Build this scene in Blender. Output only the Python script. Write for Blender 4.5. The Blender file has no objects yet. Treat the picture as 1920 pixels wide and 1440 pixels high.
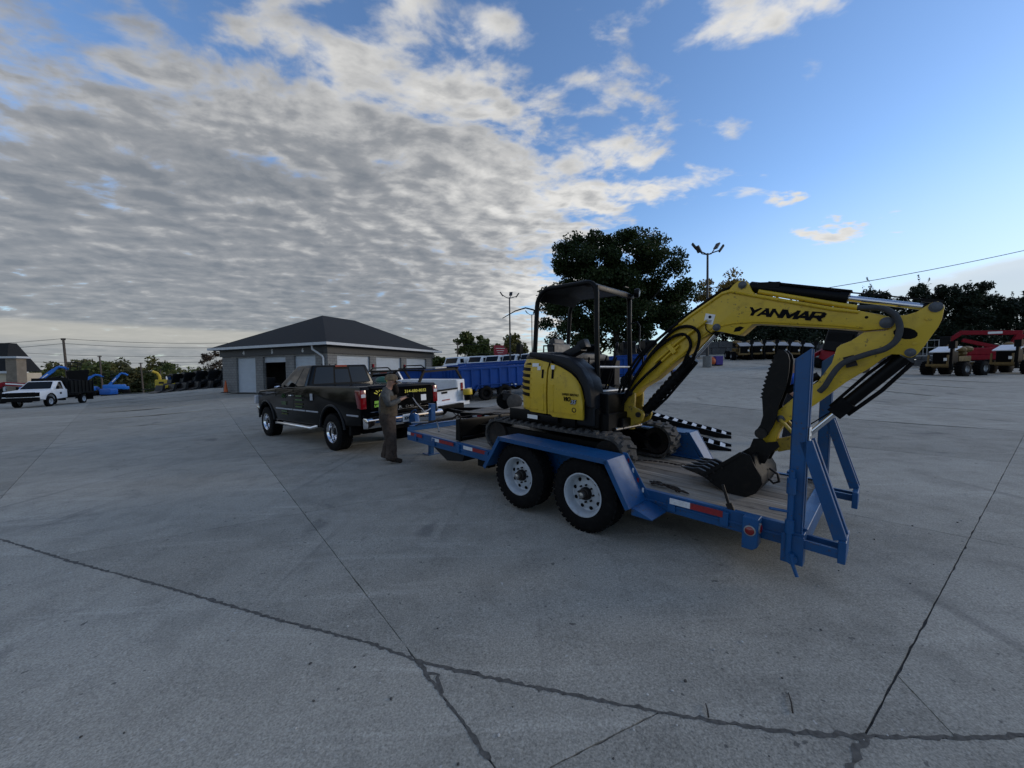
import bpy, bmesh, math, random
import numpy as np
from mathutils import Vector, Matrix, Euler
random.seed(7)
RNG = np.random.default_rng(11)
S = bpy.context.scene
COL = S.collection
R = math.radians

# ---------------------------------------------------------------- camera
CAM_H, F_PX, PITCH, ROLL = 1.686, 722.0, 0.0304, 0.012
cam_d = bpy.data.cameras.new('camera')
cam_d.sensor_width = 36.0
cam_d.lens = F_PX / 1920 * 36.0
cam_d.clip_start, cam_d.clip_end = 0.05, 3000
cam = bpy.data.objects.new('camera', cam_d)
COL.objects.link(cam)
cam.matrix_world = (Matrix.Translation((0, 0, CAM_H)) @ Matrix.Rotation(math.pi / 2 - PITCH, 4, 'X')
                    @ Matrix.Rotation(-ROLL, 4, 'Z'))
S.camera = cam

# ---------------------------------------------------------------- light
SUN_EL, SUN_AZ = 14.0, 84.0          # degrees; azimuth measured from +Y towards +X
sun_dir = Vector((math.sin(R(SUN_AZ)) * math.cos(R(SUN_EL)), math.cos(R(SUN_AZ)) * math.cos(R(SUN_EL)), math.sin(R(SUN_EL))))
sun_d = bpy.data.lights.new('sun', 'SUN')
sun_d.energy, sun_d.angle, sun_d.color = 0.85, R(14), (1.0, 0.87, 0.70)
sun = bpy.data.objects.new('sun', sun_d)
COL.objects.link(sun)
sun.rotation_euler = (-sun_dir).to_track_quat('-Z', 'Y').to_euler()
S.view_settings.view_transform = 'Standard'
S.view_settings.look = 'None'
S.view_settings.exposure = 0.18
S.view_settings.gamma = 1.0
S.view_settings.use_curve_mapping = False
S.cycles.max_bounces = 6
S.cycles.use_denoising = True
S.cycles.sample_clamp_indirect = 6.0


class NT:
    """tiny node-tree helper"""
    def __init__(s, tree):
        s.t, s.n, s.l = tree, tree.nodes, tree.links

    def new(s, typ, **kw):
        nd = s.n.new(typ)
        for k, v in kw.items():
            setattr(nd, k, v)
        return nd

    def put(s, sock, v):
        if isinstance(v, bpy.types.NodeSocket):
            s.l.new(v, sock)
        elif v is not None:
            if hasattr(sock, 'default_value') and not isinstance(v, (int, float)) and len(v) == 3 and sock.type == 'RGBA':
                v = (*v, 1)
            sock.default_value = v

    def math(s, op, a, b=None, c=None, clamp=False):
        nd = s.new('ShaderNodeMath', operation=op, use_clamp=clamp)
        for i, v in enumerate((a, b, c)):
            s.put(nd.inputs[i], v)
        return nd.outputs[0]

    def vmath(s, op, a, b=None, out=0):
        nd = s.new('ShaderNodeVectorMath', operation=op)
        s.put(nd.inputs[0], a)
        if b is not None:
            s.put(nd.inputs[1], b)
        return nd.outputs[out]

    def mix(s, f, a, b, mode='MIX'):
        nd = s.new('ShaderNodeMix', data_type='RGBA', blend_type=mode)
        s.put(nd.inputs[0], f)
        s.put(nd.inputs[6], a)
        s.put(nd.inputs[7], b)
        return nd.outputs[2]

    def ss(s, v, lo, hi, a=0.0, b=1.0):
        nd = s.new('ShaderNodeMapRange', interpolation_type='SMOOTHSTEP')
        s.put(nd.inputs[0], v)
        for i, x in enumerate((lo, hi, a, b)):
            nd.inputs[i + 1].default_value = x
        return nd.outputs[0]

    def lin(s, v, lo, hi, a=0.0, b=1.0):
        nd = s.new('ShaderNodeMapRange')
        s.put(nd.inputs[0], v)
        for i, x in enumerate((lo, hi, a, b)):
            nd.inputs[i + 1].default_value = x
        return nd.outputs[0]

    def noise(s, vec, scale, detail=4, rough=0.5, dist=0.0, out=0):
        nd = s.new('ShaderNodeTexNoise')
        s.put(nd.inputs['Vector'], vec)
        nd.inputs['Scale'].default_value = scale
        nd.inputs['Detail'].default_value = detail
        nd.inputs['Roughness'].default_value = rough
        nd.inputs['Distortion'].default_value = dist
        return nd.outputs[out]

    def mapping(s, vec, loc=(0, 0, 0), rot=(0, 0, 0), scale=(1, 1, 1)):
        nd = s.new('ShaderNodeMapping')
        s.put(nd.inputs[0], vec)
        nd.inputs[1].default_value, nd.inputs[2].default_value, nd.inputs[3].default_value = loc, rot, scale
        return nd.outputs[0]

    def comb(s, x, y, z):
        nd = s.new('ShaderNodeCombineXYZ')
        for i, v in enumerate((x, y, z)):
            s.put(nd.inputs[i], v)
        return nd.outputs[0]

    def ramp(s, f, stops):
        nd = s.new('ShaderNodeValToRGB')
        s.put(nd.inputs[0], f)
        e = nd.color_ramp.elements
        while len(e) < len(stops):
            e.new(0.5)
        for i, (p, c) in enumerate(stops):
            e[i].position = p
            e[i].color = (*c, 1) if len(c) == 3 else c
        return nd.outputs[0]


# ---------------------------------------------------------------- sky: Nishita air with an altocumulus layer
world = bpy.data.worlds.new('World')
S.world = world
world.use_nodes = True
world.cycles.sampling_method = 'MANUAL'
world.cycles.sample_map_resolution = 512
t = NT(world.node_tree)
t.n.clear()
sky = t.new('ShaderNodeTexSky', sky_type='NISHITA', sun_disc=False)
sky.sun_elevation, sky.sun_rotation = R(SUN_EL), R(SUN_AZ)
sky.altitude, sky.air_density, sky.dust_density, sky.ozone_density = 150, 1.0, 0.35, 2.4
d = t.new('ShaderNodeTexCoord').outputs['Generated']
sep = t.new('ShaderNodeSeparateXYZ')
t.put(sep.inputs[0], d)
dx, dy, dz = sep.outputs
zc = t.math('MAXIMUM', dz, 0.0)
den = t.math('ADD', zc, 0.13)
px_, py_ = t.math('DIVIDE', dx, den), t.math('DIVIDE', dy, den)
p = t.comb(px_, py_, 0.0)
wob = t.noise(p, 1.1, 3, 0.5)
# broken layer: dense to the left, thinning out to the right
edge = t.math('ADD', px_, t.math('MULTIPLY', t.math('SUBTRACT', wob, 0.5), 1.5))
high = t.ss(py_, 1.45, 0.85)             # overhead the layer is broken up
cover = t.math('SUBTRACT', t.ss(edge, 1.35, -0.35), t.math('MULTIPLY', high, t.ss(px_, -1.5, -0.2, 0.30, 0.50)))
cover = t.math('ADD', cover, t.math('MULTIPLY', t.math('MULTIPLY', high, t.ss(px_, 0.1, 0.5)), t.ss(px_, 1.20, 0.75, 0.0, 0.66)))
warp = t.vmath('ADD', p, t.vmath('MULTIPLY', t.vmath('SUBTRACT', t.noise(p, 2.2, 2, 0.5, out=1), (0.5, 0.5, 0.5)), (0.16, 0.16, 0.0)))
big = t.noise(t.mapping(warp, (3.1, 1.7, 0), (0, 0, R(-38)), (0.6, 1.75, 1)), 1.15, 2, 0.45)
cell = t.noise(t.mapping(warp, (0.4, 5.3, 0), (0, 0, R(-34)), (0.9, 1.25, 1)), 5.6, 5, 0.53)
fine = t.noise(warp, 10.0, 5, 0.6)
n = t.math('ADD', t.math('ADD', t.math('MULTIPLY', big, 0.42), t.math('MULTIPLY', cell, 0.80)), t.math('MULTIPLY', fine, 0.24))
dens = t.math('ADD', t.math('SUBTRACT', n, 0.755), t.math('MULTIPLY', t.math('SUBTRACT', cover, 0.40), 0.50))


def blob(cx, cy, rx, ry, rot):
    q = t.vmath('SUBTRACT', p, (cx, cy, 0))
    q = t.mapping(q, (0, 0, 0), (0, 0, R(rot)), (1 / rx, 1 / ry, 1))
    return t.ss(t.vmath('LENGTH', q, None, 1), 1.0, 0.1)


puff = t.math('MAXIMUM', blob(1.60, 1.88, 0.40, 0.30, 20), t.math('MULTIPLY', blob(1.21, 1.63, 0.17, 0.14, 0), 0.85))
dens = t.math('ADD', dens, t.math('MULTIPLY', puff, t.math('ADD', t.math('MULTIPLY', t.math('SUBTRACT', cell, 0.40), 1.1), 0.22)))
mask = t.math('MULTIPLY', t.ss(dens, -0.02, 0.17), 0.97)
# shade: thick parts and the far left are grey, thin rims and sunward (right) flanks pale
flank = t.noise(t.mapping(t.vmath('ADD', warp, (0.05, -0.02, 0)), (0.4, 5.3, 0), (0, 0, R(-34)), (0.9, 1.25, 1)), 5.6, 5, 0.53)
lit = t.math('MULTIPLY', t.math('SUBTRACT', cell, flank), 1.1)
tone = t.math('ADD', t.math('MULTIPLY', t.ss(dens, 0.06, 0.50), 0.62), t.math('MULTIPLY', t.ss(px_, 0.7, -1.4), 0.46))
tone = t.math('SUBTRACT', tone, t.math('MULTIPLY', t.math('SUBTRACT', big, 0.5), 1.1))
tone = t.math('SUBTRACT', tone, t.math('MULTIPLY', t.math('SUBTRACT', cell, 0.5), t.ss(dz, 0.08, 0.42, 0.30, 0.70)))
tone = t.math('ADD', tone, t.math('MULTIPLY', lit, t.ss(dz, 0.06, 0.35, 0.15, 1.0)))
tone = t.math('MULTIPLY', tone, t.ss(px_, 1.15, 0.45, 0.30, 1.0))
ccol = t.ramp(tone, [(0.0, (0.70, 0.69, 0.665)), (0.30, (0.48, 0.48, 0.475)), (0.62, (0.275, 0.285, 0.30)), (1.0, (0.18, 0.198, 0.222))])
# low bank far to the right, paler air along the horizon
bank_top = t.math('ADD', t.math('MULTIPLY', t.math('SUBTRACT', dx, 0.70), 0.20), 0.160)
bank_top = t.math('ADD', bank_top, t.math('MULTIPLY', t.math('SUBTRACT', t.noise(t.mapping(d, (0, 0, 0), (0, 0, 0), (1, 1, 3)), 9.0, 6, 0.6), 0.5), 0.05))
bank_d = t.math('SUBTRACT', bank_top, dz)
bank = t.math('MULTIPLY', t.ss(bank_d, 0.0, 0.02), t.ss(t.math('ADD', dx, t.math('MULTIPLY', dz, -0.25)), 0.56, 0.70))
bank = t.math('MULTIPLY', bank, t.ss(dy, -0.9, -0.2))
bank_c = t.ramp(t.math('MULTIPLY', bank_d, 12.0), [(0.0, (0.72, 0.70, 0.66)), (0.5, (0.40, 0.42, 0.45)), (1.0, (0.36, 0.385, 0.42))])
K = 0.15                              # Nishita strength; the cloud tones above are display values, so divide by it
air = t.mix(1.0, sky.outputs[0], (1.12, 1.22, 1.40), 'MULTIPLY')
unK = lambda c: t.vmath('MULTIPLY', c, (1 / K, 1 / K, 1 / K))
ccol, bank_c = unK(ccol), unK(bank_c)
col = t.mix(mask, air, ccol)
col = t.mix(t.math('MULTIPLY', bank, 0.7), col, bank_c)
gap = t.math('MULTIPLY', t.math('MULTIPLY', t.ss(dz, 0.100, 0.088), t.ss(dz, 0.045, 0.075)), t.ss(dx, -0.15, -0.5))
hz = t.ss(dz, 0.12, 0.0)
col = t.mix(t.math('MULTIPLY', hz, 0.55), col, tuple(v / K for v in (0.32, 0.34, 0.355)))
col = t.mix(t.math('MULTIPLY', gap, 0.6), col, tuple(v / K for v in (0.50, 0.49, 0.44)))
pale = t.math('MULTIPLY', t.ss(dz, 0.40, 0.10), t.ss(dx, 0.15, 0.75))
col = t.mix(t.math('MULTIPLY', t.math('MULTIPLY', pale, t.math('SUBTRACT', 1.0, mask)), 0.55), col, tuple(v / K for v in (0.56, 0.62, 0.66)))
glow = t.math('MULTIPLY', t.ss(dz, 0.16, 0.03), t.ss(t.math('SUBTRACT', dx, t.math('ABSOLUTE', t.math('MULTIPLY', dy, 0.35))), 0.72, 0.97))
col = t.mix(t.math('MULTIPLY', glow, 0.8), col, tuple(v / K for v in (0.70, 0.46, 0.25)))
bg = t.new('ShaderNodeBackground')
t.put(bg.inputs[0], col)
bg.inputs[1].default_value = K
out = t.new('ShaderNodeOutputWorld')
t.l.new(bg.outputs[0], out.inputs[0])

# ================================================================ helpers
def V(*a):
    return Vector(a)


class MB:
    """collects shapes into one mesh"""
    def __init__(s):
        s.v, s.f, s.m = [], [], []

    def add(s, vs, fs, mi=0):
        o = len(s.v)
        s.v += [tuple(v) for v in vs]
        s.f += [tuple(i + o for i in f) for f in fs]
        s.m += [mi] * len(fs)
        return s

    def box(s, c, size, rot=None, mi=0, taper=1.0):
        hx, hy, hz = (x / 2 for x in size)
        vs = [Vector((x * (taper if z > 0 else 1), y * (taper if z > 0 else 1), z)) for z in (-hz, hz) for x, y in ((-hx, -hy), (hx, -hy), (hx, hy), (-hx, hy))]
        if rot is not None:
            m = rot if isinstance(rot, Matrix) else Euler(rot).to_matrix()
            vs = [m @ v for v in vs]
        c = Vector(c)
        return s.add([v + c for v in vs], [(3, 2, 1, 0), (4, 5, 6, 7), (0, 1, 5, 4), (1, 2, 6, 5), (2, 3, 7, 6), (3, 0, 4, 7)], mi)

    def bar(s, p0, p1, w, h, up=(0, 0, 1), mi=0):
        """box beam from p0 to p1, w across and h along up"""
        p0, p1 = Vector(p0), Vector(p1)
        d = (p1 - p0)
        L = d.length
        d = d / L
        x = d.cross(Vector(up))
        if x.length < 1e-4:
            x = d.cross(Vector((1, 0, 0)))
        x.normalize()
        z = x.cross(d)
        m = Matrix((x, d, z)).transposed()
        return s.box((p0 + p1) / 2, (w, L, h), m, mi)

    def prism(s, pts, axis, a0, a1, mi=0):
        n = len(pts)
        def mk(p, a):
            return {'X': (a, p[0], p[1]), 'Y': (p[0], a, p[1]), 'Z': (p[0], p[1], a)}[axis]
        vs = [mk(p, a0) for p in pts] + [mk(p, a1) for p in pts]
        fs = [tuple(range(n - 1, -1, -1)), tuple(range(n, 2 * n))] + [(i, (i + 1) % n, n + (i + 1) % n, n + i) for i in range(n)]
        return s.add(vs, fs, mi)

    def ring(s, c, x, y, rx, ry, n):
        return [c + x * (rx * math.cos(2 * math.pi * i / n)) + y * (ry * math.sin(2 * math.pi * i / n)) for i in range(n)]

    def loft(s, rings, caps=True, closed=False, mi=0):
        n = len(rings[0])
        vs = [v for r in rings for v in r]
        fs = []
        k = len(rings)
        for j in range(k if closed else k - 1):
            a, b = j * n, ((j + 1) % k) * n
            fs += [(a + i, a + (i + 1) % n, b + (i + 1) % n, b + i) for i in range(n)]
        if caps and not closed:
            fs += [tuple(range(n - 1, -1, -1)), tuple(range((k - 1) * n, k * n))]
        return s.add(vs, fs, mi)

    def cyl(s, p0, p1, r0, r1=None, n=12, caps=True, mi=0):
        return s.tube([p0, p1], [r0, r0 if r1 is None else r1], n, caps, mi)

    def tube(s, path, r, n=8, caps=True, mi=0, closed=False):
        P = [Vector(p) for p in path]
        rr = r if isinstance(r, (list, tuple)) else [r] * len(P)
        rings = []
        x = None
        k = len(P)
        for i in range(k):
            if closed:
                d = P[(i + 1) % k] - P[i - 1]
            else:
                d = P[min(i + 1, k - 1)] - P[max(i - 1, 0)]
            d.normalize()
            if x is None:
                x = d.orthogonal().normalized()
            x = (x - d * x.dot(d))
            x = x.normalized() if x.length > 1e-5 else d.orthogonal().normalized()
            y = d.cross(x)
            rings.append(s.ring(P[i], x, y, rr[i], rr[i], n))
        return s.loft(rings, caps, closed, mi)

    def lathe(s, prof, o, axis, n=24, mi=0, caps=False):
        o, a = Vector(o), Vector(axis).normalized()
        x = a.orthogonal().normalized()
        y = a.cross(x)
        return s.loft([s.ring(o + a * h, x, y, max(r, 1e-4), max(r, 1e-4), n) for r, h in prof], caps, False, mi)

    def ell(s, c, r, nu=10, nv=7, mi=0, rot=None):
        c = Vector(c)
        m = Euler(rot).to_matrix() if rot else Matrix.Identity(3)
        rings = []
        for j in range(nv + 1):
            a = -math.pi / 2 + math.pi * j / nv
            a = max(-1.5, min(1.5, a))
            rings.append([c + m @ Vector((r[0] * math.cos(a) * math.cos(2 * math.pi * i / nu), r[1] * math.cos(a) * math.sin(2 * math.pi * i / nu), r[2] * math.sin(a))) for i in range(nu)])
        return s.loft(rings, True, False, mi)

    def quad(s, *pts, mi=0):
        return s.add(pts, [tuple(range(len(pts)))], mi)

    def build(s, name, mats, parent=None, bevel=0.0, smooth=35, org=None, seg=1, label=None, kind=None):
        me = bpy.data.meshes.new(name)
        o_ = org if org is not None else (parent.get('_org', (0, 0, 0)) if parent is not None else (0, 0, 0))
        vs = np.array(s.v, dtype=float) - np.array(tuple(o_), dtype=float)
        me.from_pydata(vs.tolist(), [], s.f)
        mats = mats if isinstance(mats, (list, tuple)) else [mats]
        for m in mats:
            me.materials.append(m)
        if len(mats) > 1:
            me.polygons.foreach_set('material_index', s.m)
        bm = bmesh.new()
        bm.from_mesh(me)
        bmesh.ops.recalc_face_normals(bm, faces=bm.faces)
        if bevel:
            es = [e for e in bm.edges if len(e.link_faces) == 2 and e.calc_face_angle(0) > 0.5]
            bmesh.ops.bevel(bm, geom=es, offset=bevel, segments=seg, affect='EDGES', clamp_overlap=True, profile=0.6)
        bm.to_mesh(me)
        bm.free()
        if smooth:
            me.polygons.foreach_set('use_smooth', [True] * len(me.polygons))
            me.set_sharp_from_angle(angle=R(smooth))
        o = bpy.data.objects.new(name, me)
        COL.objects.link(o)
        if parent is not None:
            o.parent = parent
            if '_org' in parent:
                o['_org'] = tuple(o_)
        if label:
            o['label'] = label
        if kind:
            o['kind'] = kind
        return o


def thing(name, label, cat, loc=(0, 0, 0), rot=None, group=None, org=None, matrix=None):
    o = bpy.data.objects.new(name, None)
    o.empty_display_size = 0.2
    COL.objects.link(o)
    if matrix is not None:
        o.matrix_world = matrix
    else:
        o.location = loc
        if rot is not None:
            o.rotation_euler = rot if isinstance(rot, (tuple, list, Euler)) else (0, 0, rot)
    tag(o, label, cat, group)
    if org is not None:
        o['_org'] = tuple(org)
    return o


def tag(o, label=None, cat=None, group=None, kind=None):
    for k, v in (('label', label), ('category', cat), ('group', group), ('kind', kind)):
        if v:
            o[k] = v
    return o


def copy_tree(o, parent=None):
    c = o.copy()
    COL.objects.link(c)
    c.parent = parent
    for ch in [x for x in o.children]:
        copy_tree(ch, c)
    return c


def place(o, loc, rz=0.0, label=None, scale=None):
    o.location = loc
    o.rotation_euler = (0, 0, rz)
    if label:
        o['label'] = label
    if scale:
        o.scale = (scale,) * 3
    return o


def text(body, size, mat, parent, origin, xdir, ydir, name='lettering', ext=0.0015, shear=0.0, bold=0.0, width=None, height=None, align='CENTER'):
    """flat lettering; origin is the centre of the line, xdir/ydir its reading and up directions (parent space)"""
    cu = bpy.data.curves.new('tmp_text', 'FONT')
    cu.body, cu.size, cu.extrude, cu.shear, cu.offset = body, size, ext, shear, bold
    cu.align_x, cu.align_y = 'CENTER', 'CENTER'
    cu.resolution_u = 2
    ob = bpy.data.objects.new('tmp_text', cu)
    COL.objects.link(ob)
    dg = bpy.context.evaluated_depsgraph_get()
    me = bpy.data.meshes.new_from_object(ob.evaluated_get(dg))
    bpy.data.objects.remove(ob)
    bpy.data.curves.remove(cu)
    x, y = Vector(xdir).normalized(), Vector(ydir).normalized()
    y = (y - x * x.dot(y)).normalized()
    z = x.cross(y)
    co = np.array([v.co[:] for v in me.vertices])
    c0 = (co.max(0) + co.min(0)) / 2
    sx = width / (np.ptp(co[:, 0])) if width else 1.0
    sy = height / (np.ptp(co[:, 1])) if height else (sx if width else 1.0)
    if height and not width:
        sx = sy
    org = Vector(parent.get('_org', (0, 0, 0))) if parent is not None else Vector((0, 0, 0))
    o = Vector(origin) - org
    for v in me.vertices:
        v.co = o + x * ((v.co.x - c0[0]) * sx) + y * ((v.co.y - c0[1]) * sy) + z * v.co.z
    me.materials.clear()
    me.materials.append(mat)
    me.name = name
    ob = bpy.data.objects.new(name, me)
    COL.objects.link(ob)
    ob.parent = parent
    return ob



GLYPH = {'A': [[(0, 0), (.5, 1), (1, 0)], [(.2, .33), (.8, .33)]], 'N': [[(0, 0), (0, 1), (1, 0), (1, 1)]], 'M': [[(0, 0), (.04, 1), (.5, .2), (.96, 1), (1, 0)]],
         'R': [[(0, 0), (0, 1), (.86, 1), (1, .82), (1, .62), (.86, .46), (0, .46)], [(.55, .46), (1, 0)]], 'Y': [[(0, 1), (.5, .46), (1, 1)], [(.5, .5), (.5, 0)]]}


def block_text(word, mat_, parent, origin, xdir, ydir, width, height, stroke=.2, shear=.25, name='lettering'):
    """heavy slanted capitals built from thick strokes"""
    x, y = Vector(xdir).normalized(), Vector(ydir).normalized()
    y = (y - x * x.dot(y)).normalized()
    z = x.cross(y)
    mb = MB()
    wd = {'M': 1.3}
    tot = sum(wd.get(c, 1.0) + .2 for c in word) - .2
    u = width / tot
    cx = -width / 2
    i = 0
    for c in word:
        lw = wd.get(c, 1.0) * u
        for path in GLYPH[c]:
            for a, b in zip(path, path[1:]):
                P = [Vector((cx + q[0] * lw + (q[1] - .5) * shear * height, (q[1] - .5) * height)) for q in (a, b)]
                d = (P[1] - P[0]).normalized()
                n = Vector((-d.y, d.x)) * stroke * height * .5
                e = d * stroke * height * .30
                if abs(d.x) > .8:
                    n *= .72
                k = .0006 + .00025 * i
                i += 1
                q4 = [P[0] - e - n, P[1] + e - n, P[1] + e + n, P[0] - e + n]
                q4 = [Vector((q.x, max(-height / 2, min(height / 2, q.y)))) for q in q4]
                lo = [Vector(origin) + x * q.x + y * q.y for q in q4]
                hi = [v + z * k for v in lo]
                mb.add(lo + hi, [(3, 2, 1, 0), (4, 5, 6, 7), (0, 1, 5, 4), (1, 2, 6, 5), (2, 3, 7, 6), (3, 0, 4, 7)])
        cx += lw + .2 * u
    return mb.build(name, mat_, parent, smooth=0)


# ================================================================ materials
def mat(name, col, rough=0.5, metal=0.0, var=0.25, scale=6.0, col2=None, bump=0.0, bscale=60.0, coat=0.0, dirt=0.0, dcol=(0.10, 0.085, 0.065), spec=0.5, rvar=0.12, trans=0.0, chips=0.0, ccol=(0.05, 0.03, 0.02), cscale=38.0):
    m = bpy.data.materials.new(name)
    m.use_nodes = True
    t = NT(m.node_tree)
    b = t.n['Principled BSDF']
    co = t.new('ShaderNodeTexCoord').outputs['Object']
    n1 = t.noise(co, scale, 5, 0.6)
    c2 = col2 or tuple(c * (1 - var) for c in col)
    c = t.mix(t.lin(n1, 0.32, 0.68), col, c2)
    if dirt:
        n2 = t.noise(co, scale * 2.3, 7, 0.68, 0.4)
        k = t.math('MULTIPLY', t.ss(n2, 0.50, 0.72), dirt)
        c = t.mix(k, c, dcol)
        rr = t.math('ADD', t.math('MULTIPLY', k, 0.35), rough, clamp=True)
    else:
        rr = rough
    if rvar:
        rr = t.math('ADD', t.math('MULTIPLY', t.math('SUBTRACT', t.noise(co, scale * 3.1, 4, 0.6), 0.5), rvar * 2), rr, clamp=True)
    if chips:
        n3 = t.math('ADD', t.math('MULTIPLY', t.noise(co, cscale, 3, 0.6), 0.7), t.math('MULTIPLY', t.noise(co, cscale * .11, 3, 0.5), 0.3))
        c = t.mix(t.math('MULTIPLY', t.ss(n3, 0.60, 0.64), chips), c, ccol)
        scr = t.noise(t.mapping(co, (0, 0, 0), (R(25), R(10), R(15)), (1, 1, 18)), 7.0, 3, 0.6)
        c = t.mix(t.math('MULTIPLY', t.ss(scr, 0.66, 0.70), chips * .6), c, ccol)
    t.put(b.inputs['Base Color'], c)
    t.put(b.inputs['Roughness'], rr)
    b.inputs['Metallic'].default_value = metal
    b.inputs['Coat Weight'].default_value = coat
    b.inputs['Coat Roughness'].default_value = 0.08
    b.inputs['Specular IOR Level'].default_value = spec
    b.inputs['Transmission Weight'].default_value = trans
    if bump:
        bn = t.new('ShaderNodeBump')
        bn.inputs['Strength'].default_value = 1.0
        bn.inputs['Distance'].default_value = bump
        t.put(bn.inputs['Height'], t.noise(co, bscale, 5, 0.6))
        t.l.new(bn.outputs[0], b.inputs['Normal'])
    return m


M = {}
M['blue'] = mat('trailer_blue_paint', (0.0028, 0.072, 0.215), 0.36, var=0.22, scale=3.0, dirt=0.22, dcol=(0.045, 0.05, 0.055), bump=0.0006, bscale=120, chips=0.75, ccol=(0.055, 0.035, 0.025))
M['yellow'] = mat('excavator_yellow_paint', (0.64, 0.425, 0.020), 0.40, var=0.16, scale=2.5, dirt=0.42, dcol=(0.24, 0.15, 0.03), chips=0.6, ccol=(0.06, 0.04, 0.02), cscale=30)
M['yellow_dirty'] = mat('worn_yellow_paint', (0.40, 0.27, 0.02), 0.55, var=0.3, scale=9, dirt=0.9, dcol=(0.04, 0.033, 0.025))
M['black'] = mat('black_machine_paint', (0.0035, 0.0037, 0.0042), 0.40, var=0.4, dirt=0.12, dcol=(0.02, 0.018, 0.016), spec=0.14)
M['char'] = mat('charcoal_plastic', (0.010, 0.012, 0.0155), 0.45, var=0.3, dirt=0.15, dcol=(0.03, 0.028, 0.026), spec=0.22)
M['carpaint'] = mat('black_car_paint', (0.002, 0.0022, 0.0025), 0.10, var=0.2, rvar=0.03, dirt=0.05, dcol=(0.006, 0.006, 0.006), spec=0.15)
M['rubber'] = mat('tyre_rubber', (0.006, 0.006, 0.0065), 0.78, var=0.4, scale=9, dirt=0.3, dcol=(0.030, 0.028, 0.025), spec=0.12, bump=0.001, bscale=90)
M['track'] = mat('dusty_track_rubber', (0.045, 0.042, 0.039), 0.85, var=0.4, scale=8, dirt=0.8, dcol=(0.16, 0.145, 0.125), bump=0.002, bscale=60)
M['steel'] = mat('worn_dark_steel', (0.022, 0.020, 0.019), 0.5, 0.5, var=0.5, scale=10, dirt=0.6, dcol=(0.075, 0.045, 0.028), bump=0.0015, bscale=70)
M['bucket'] = mat('bucket_steel', (0.006, 0.0056, 0.0052), 0.5, 0.0, var=0.4, scale=6, dirt=0.35, dcol=(0.03, 0.023, 0.018), spec=0.2, bump=0.0012, bscale=60)
M['pin'] = mat('grey_pin_steel', (0.10, 0.11, 0.125), 0.45, 0.5, var=0.4, scale=14, dirt=0.5, dcol=(0.05, 0.04, 0.035))
M['bright'] = mat('bare_steel', (0.42, 0.42, 0.42), 0.32, 0.9, var=0.3, scale=14, dirt=0.3)
M['chrome'] = mat('chrome', (0.80, 0.80, 0.82), 0.07, 1.0, var=0.05, rvar=0.04)
M['rod'] = mat('hydraulic_rod_chrome', (0.70, 0.72, 0.75), 0.16, 1.0, var=0.1, rvar=0.05)
M['white'] = mat('white_paint', (0.74, 0.75, 0.76), 0.35, var=0.08, dirt=0.25, dcol=(0.34, 0.33, 0.31))
M['rim'] = mat('grey_white_wheel_paint', (0.42, 0.46, 0.50), 0.4, var=0.12, scale=8, dirt=0.35, dcol=(0.16, 0.13, 0.10))
M['red'] = mat('red_paint', (0.24, 0.004, 0.014), 0.4, var=0.25, dirt=0.15, spec=0.2)
M['tape_red'] = mat('red_reflective_tape', (0.30, 0.012, 0.018), 0.5, var=0.4, scale=25, dirt=0.5, dcol=(0.06, 0.03, 0.03))
M['tape_white'] = mat('white_reflective_tape', (0.70, 0.71, 0.72), 0.45, var=0.2, scale=25, dirt=0.5, dcol=(0.22, 0.22, 0.24))
M['lens_red'] = mat('red_lamp_lens', (0.20, 0.003, 0.006), 0.10, var=0.2, coat=0.6)
M['lens_clear'] = mat('clear_lamp_lens', (0.6, 0.6, 0.62), 0.10, var=0.2)
M['glass'] = mat('dark_tinted_glass', (0.002, 0.0026, 0.003), 0.03, var=0.1, spec=0.28, rvar=0.01)
M['plastic'] = mat('black_plastic', (0.003, 0.003, 0.0033), 0.5, var=0.3, spec=0.1)
M['decal'] = mat('decal_black', (0.004, 0.004, 0.006), 0.6, var=0.1, spec=0.08)
M['decal_w'] = mat('decal_white', (0.78, 0.78, 0.76), 0.45, var=0.1, scale=20)
M['decal_g'] = mat('decal_lime', (0.22, 0.50, 0.03), 0.45, var=0.1)
M['decal_y'] = mat('decal_yellow', (0.70, 0.62, 0.05), 0.45, var=0.1)
M['decal_grey'] = mat('decal_silver', (0.36, 0.38, 0.42), 0.45, var=0.1)
M['seat'] = mat('seat_vinyl', (0.012, 0.012, 0.014), 0.5, var=0.3)
M['hose'] = mat('hose_sleeve', (0.045, 0.048, 0.052), 0.75, var=0.3, scale=20, bump=0.002, bscale=150)
M['chain'] = mat('rusty_chain_steel', (0.045, 0.033, 0.025), 0.6, 0.5, var=0.5, scale=30, dirt=0.7, dcol=(0.11, 0.05, 0.02))
M['galv'] = mat('galvanised_steel', (0.34, 0.35, 0.36), 0.45, 0.6, var=0.3, scale=10)
M['polegrey'] = mat('dark_pole_paint', (0.02, 0.02, 0.022), 0.5, var=0.3)
M['woodpole'] = mat('utility_pole_wood', (0.11, 0.085, 0.065), 0.85, var=0.4, scale=3)
M['bark'] = mat('bark', (0.035, 0.028, 0.022), 0.9, var=0.5, scale=6, bump=0.01, bscale=25)
M['orange'] = mat('orange_plastic', (0.55, 0.10, 0.015), 0.55, var=0.25, dirt=0.4)
M['skin'] = mat('skin', (0.36, 0.19, 0.125), 0.5, var=0.2, scale=14)
M['bluelift'] = mat('lift_blue_paint', (0.010, 0.14, 0.52), 0.4, var=0.2, dirt=0.2)


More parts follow.
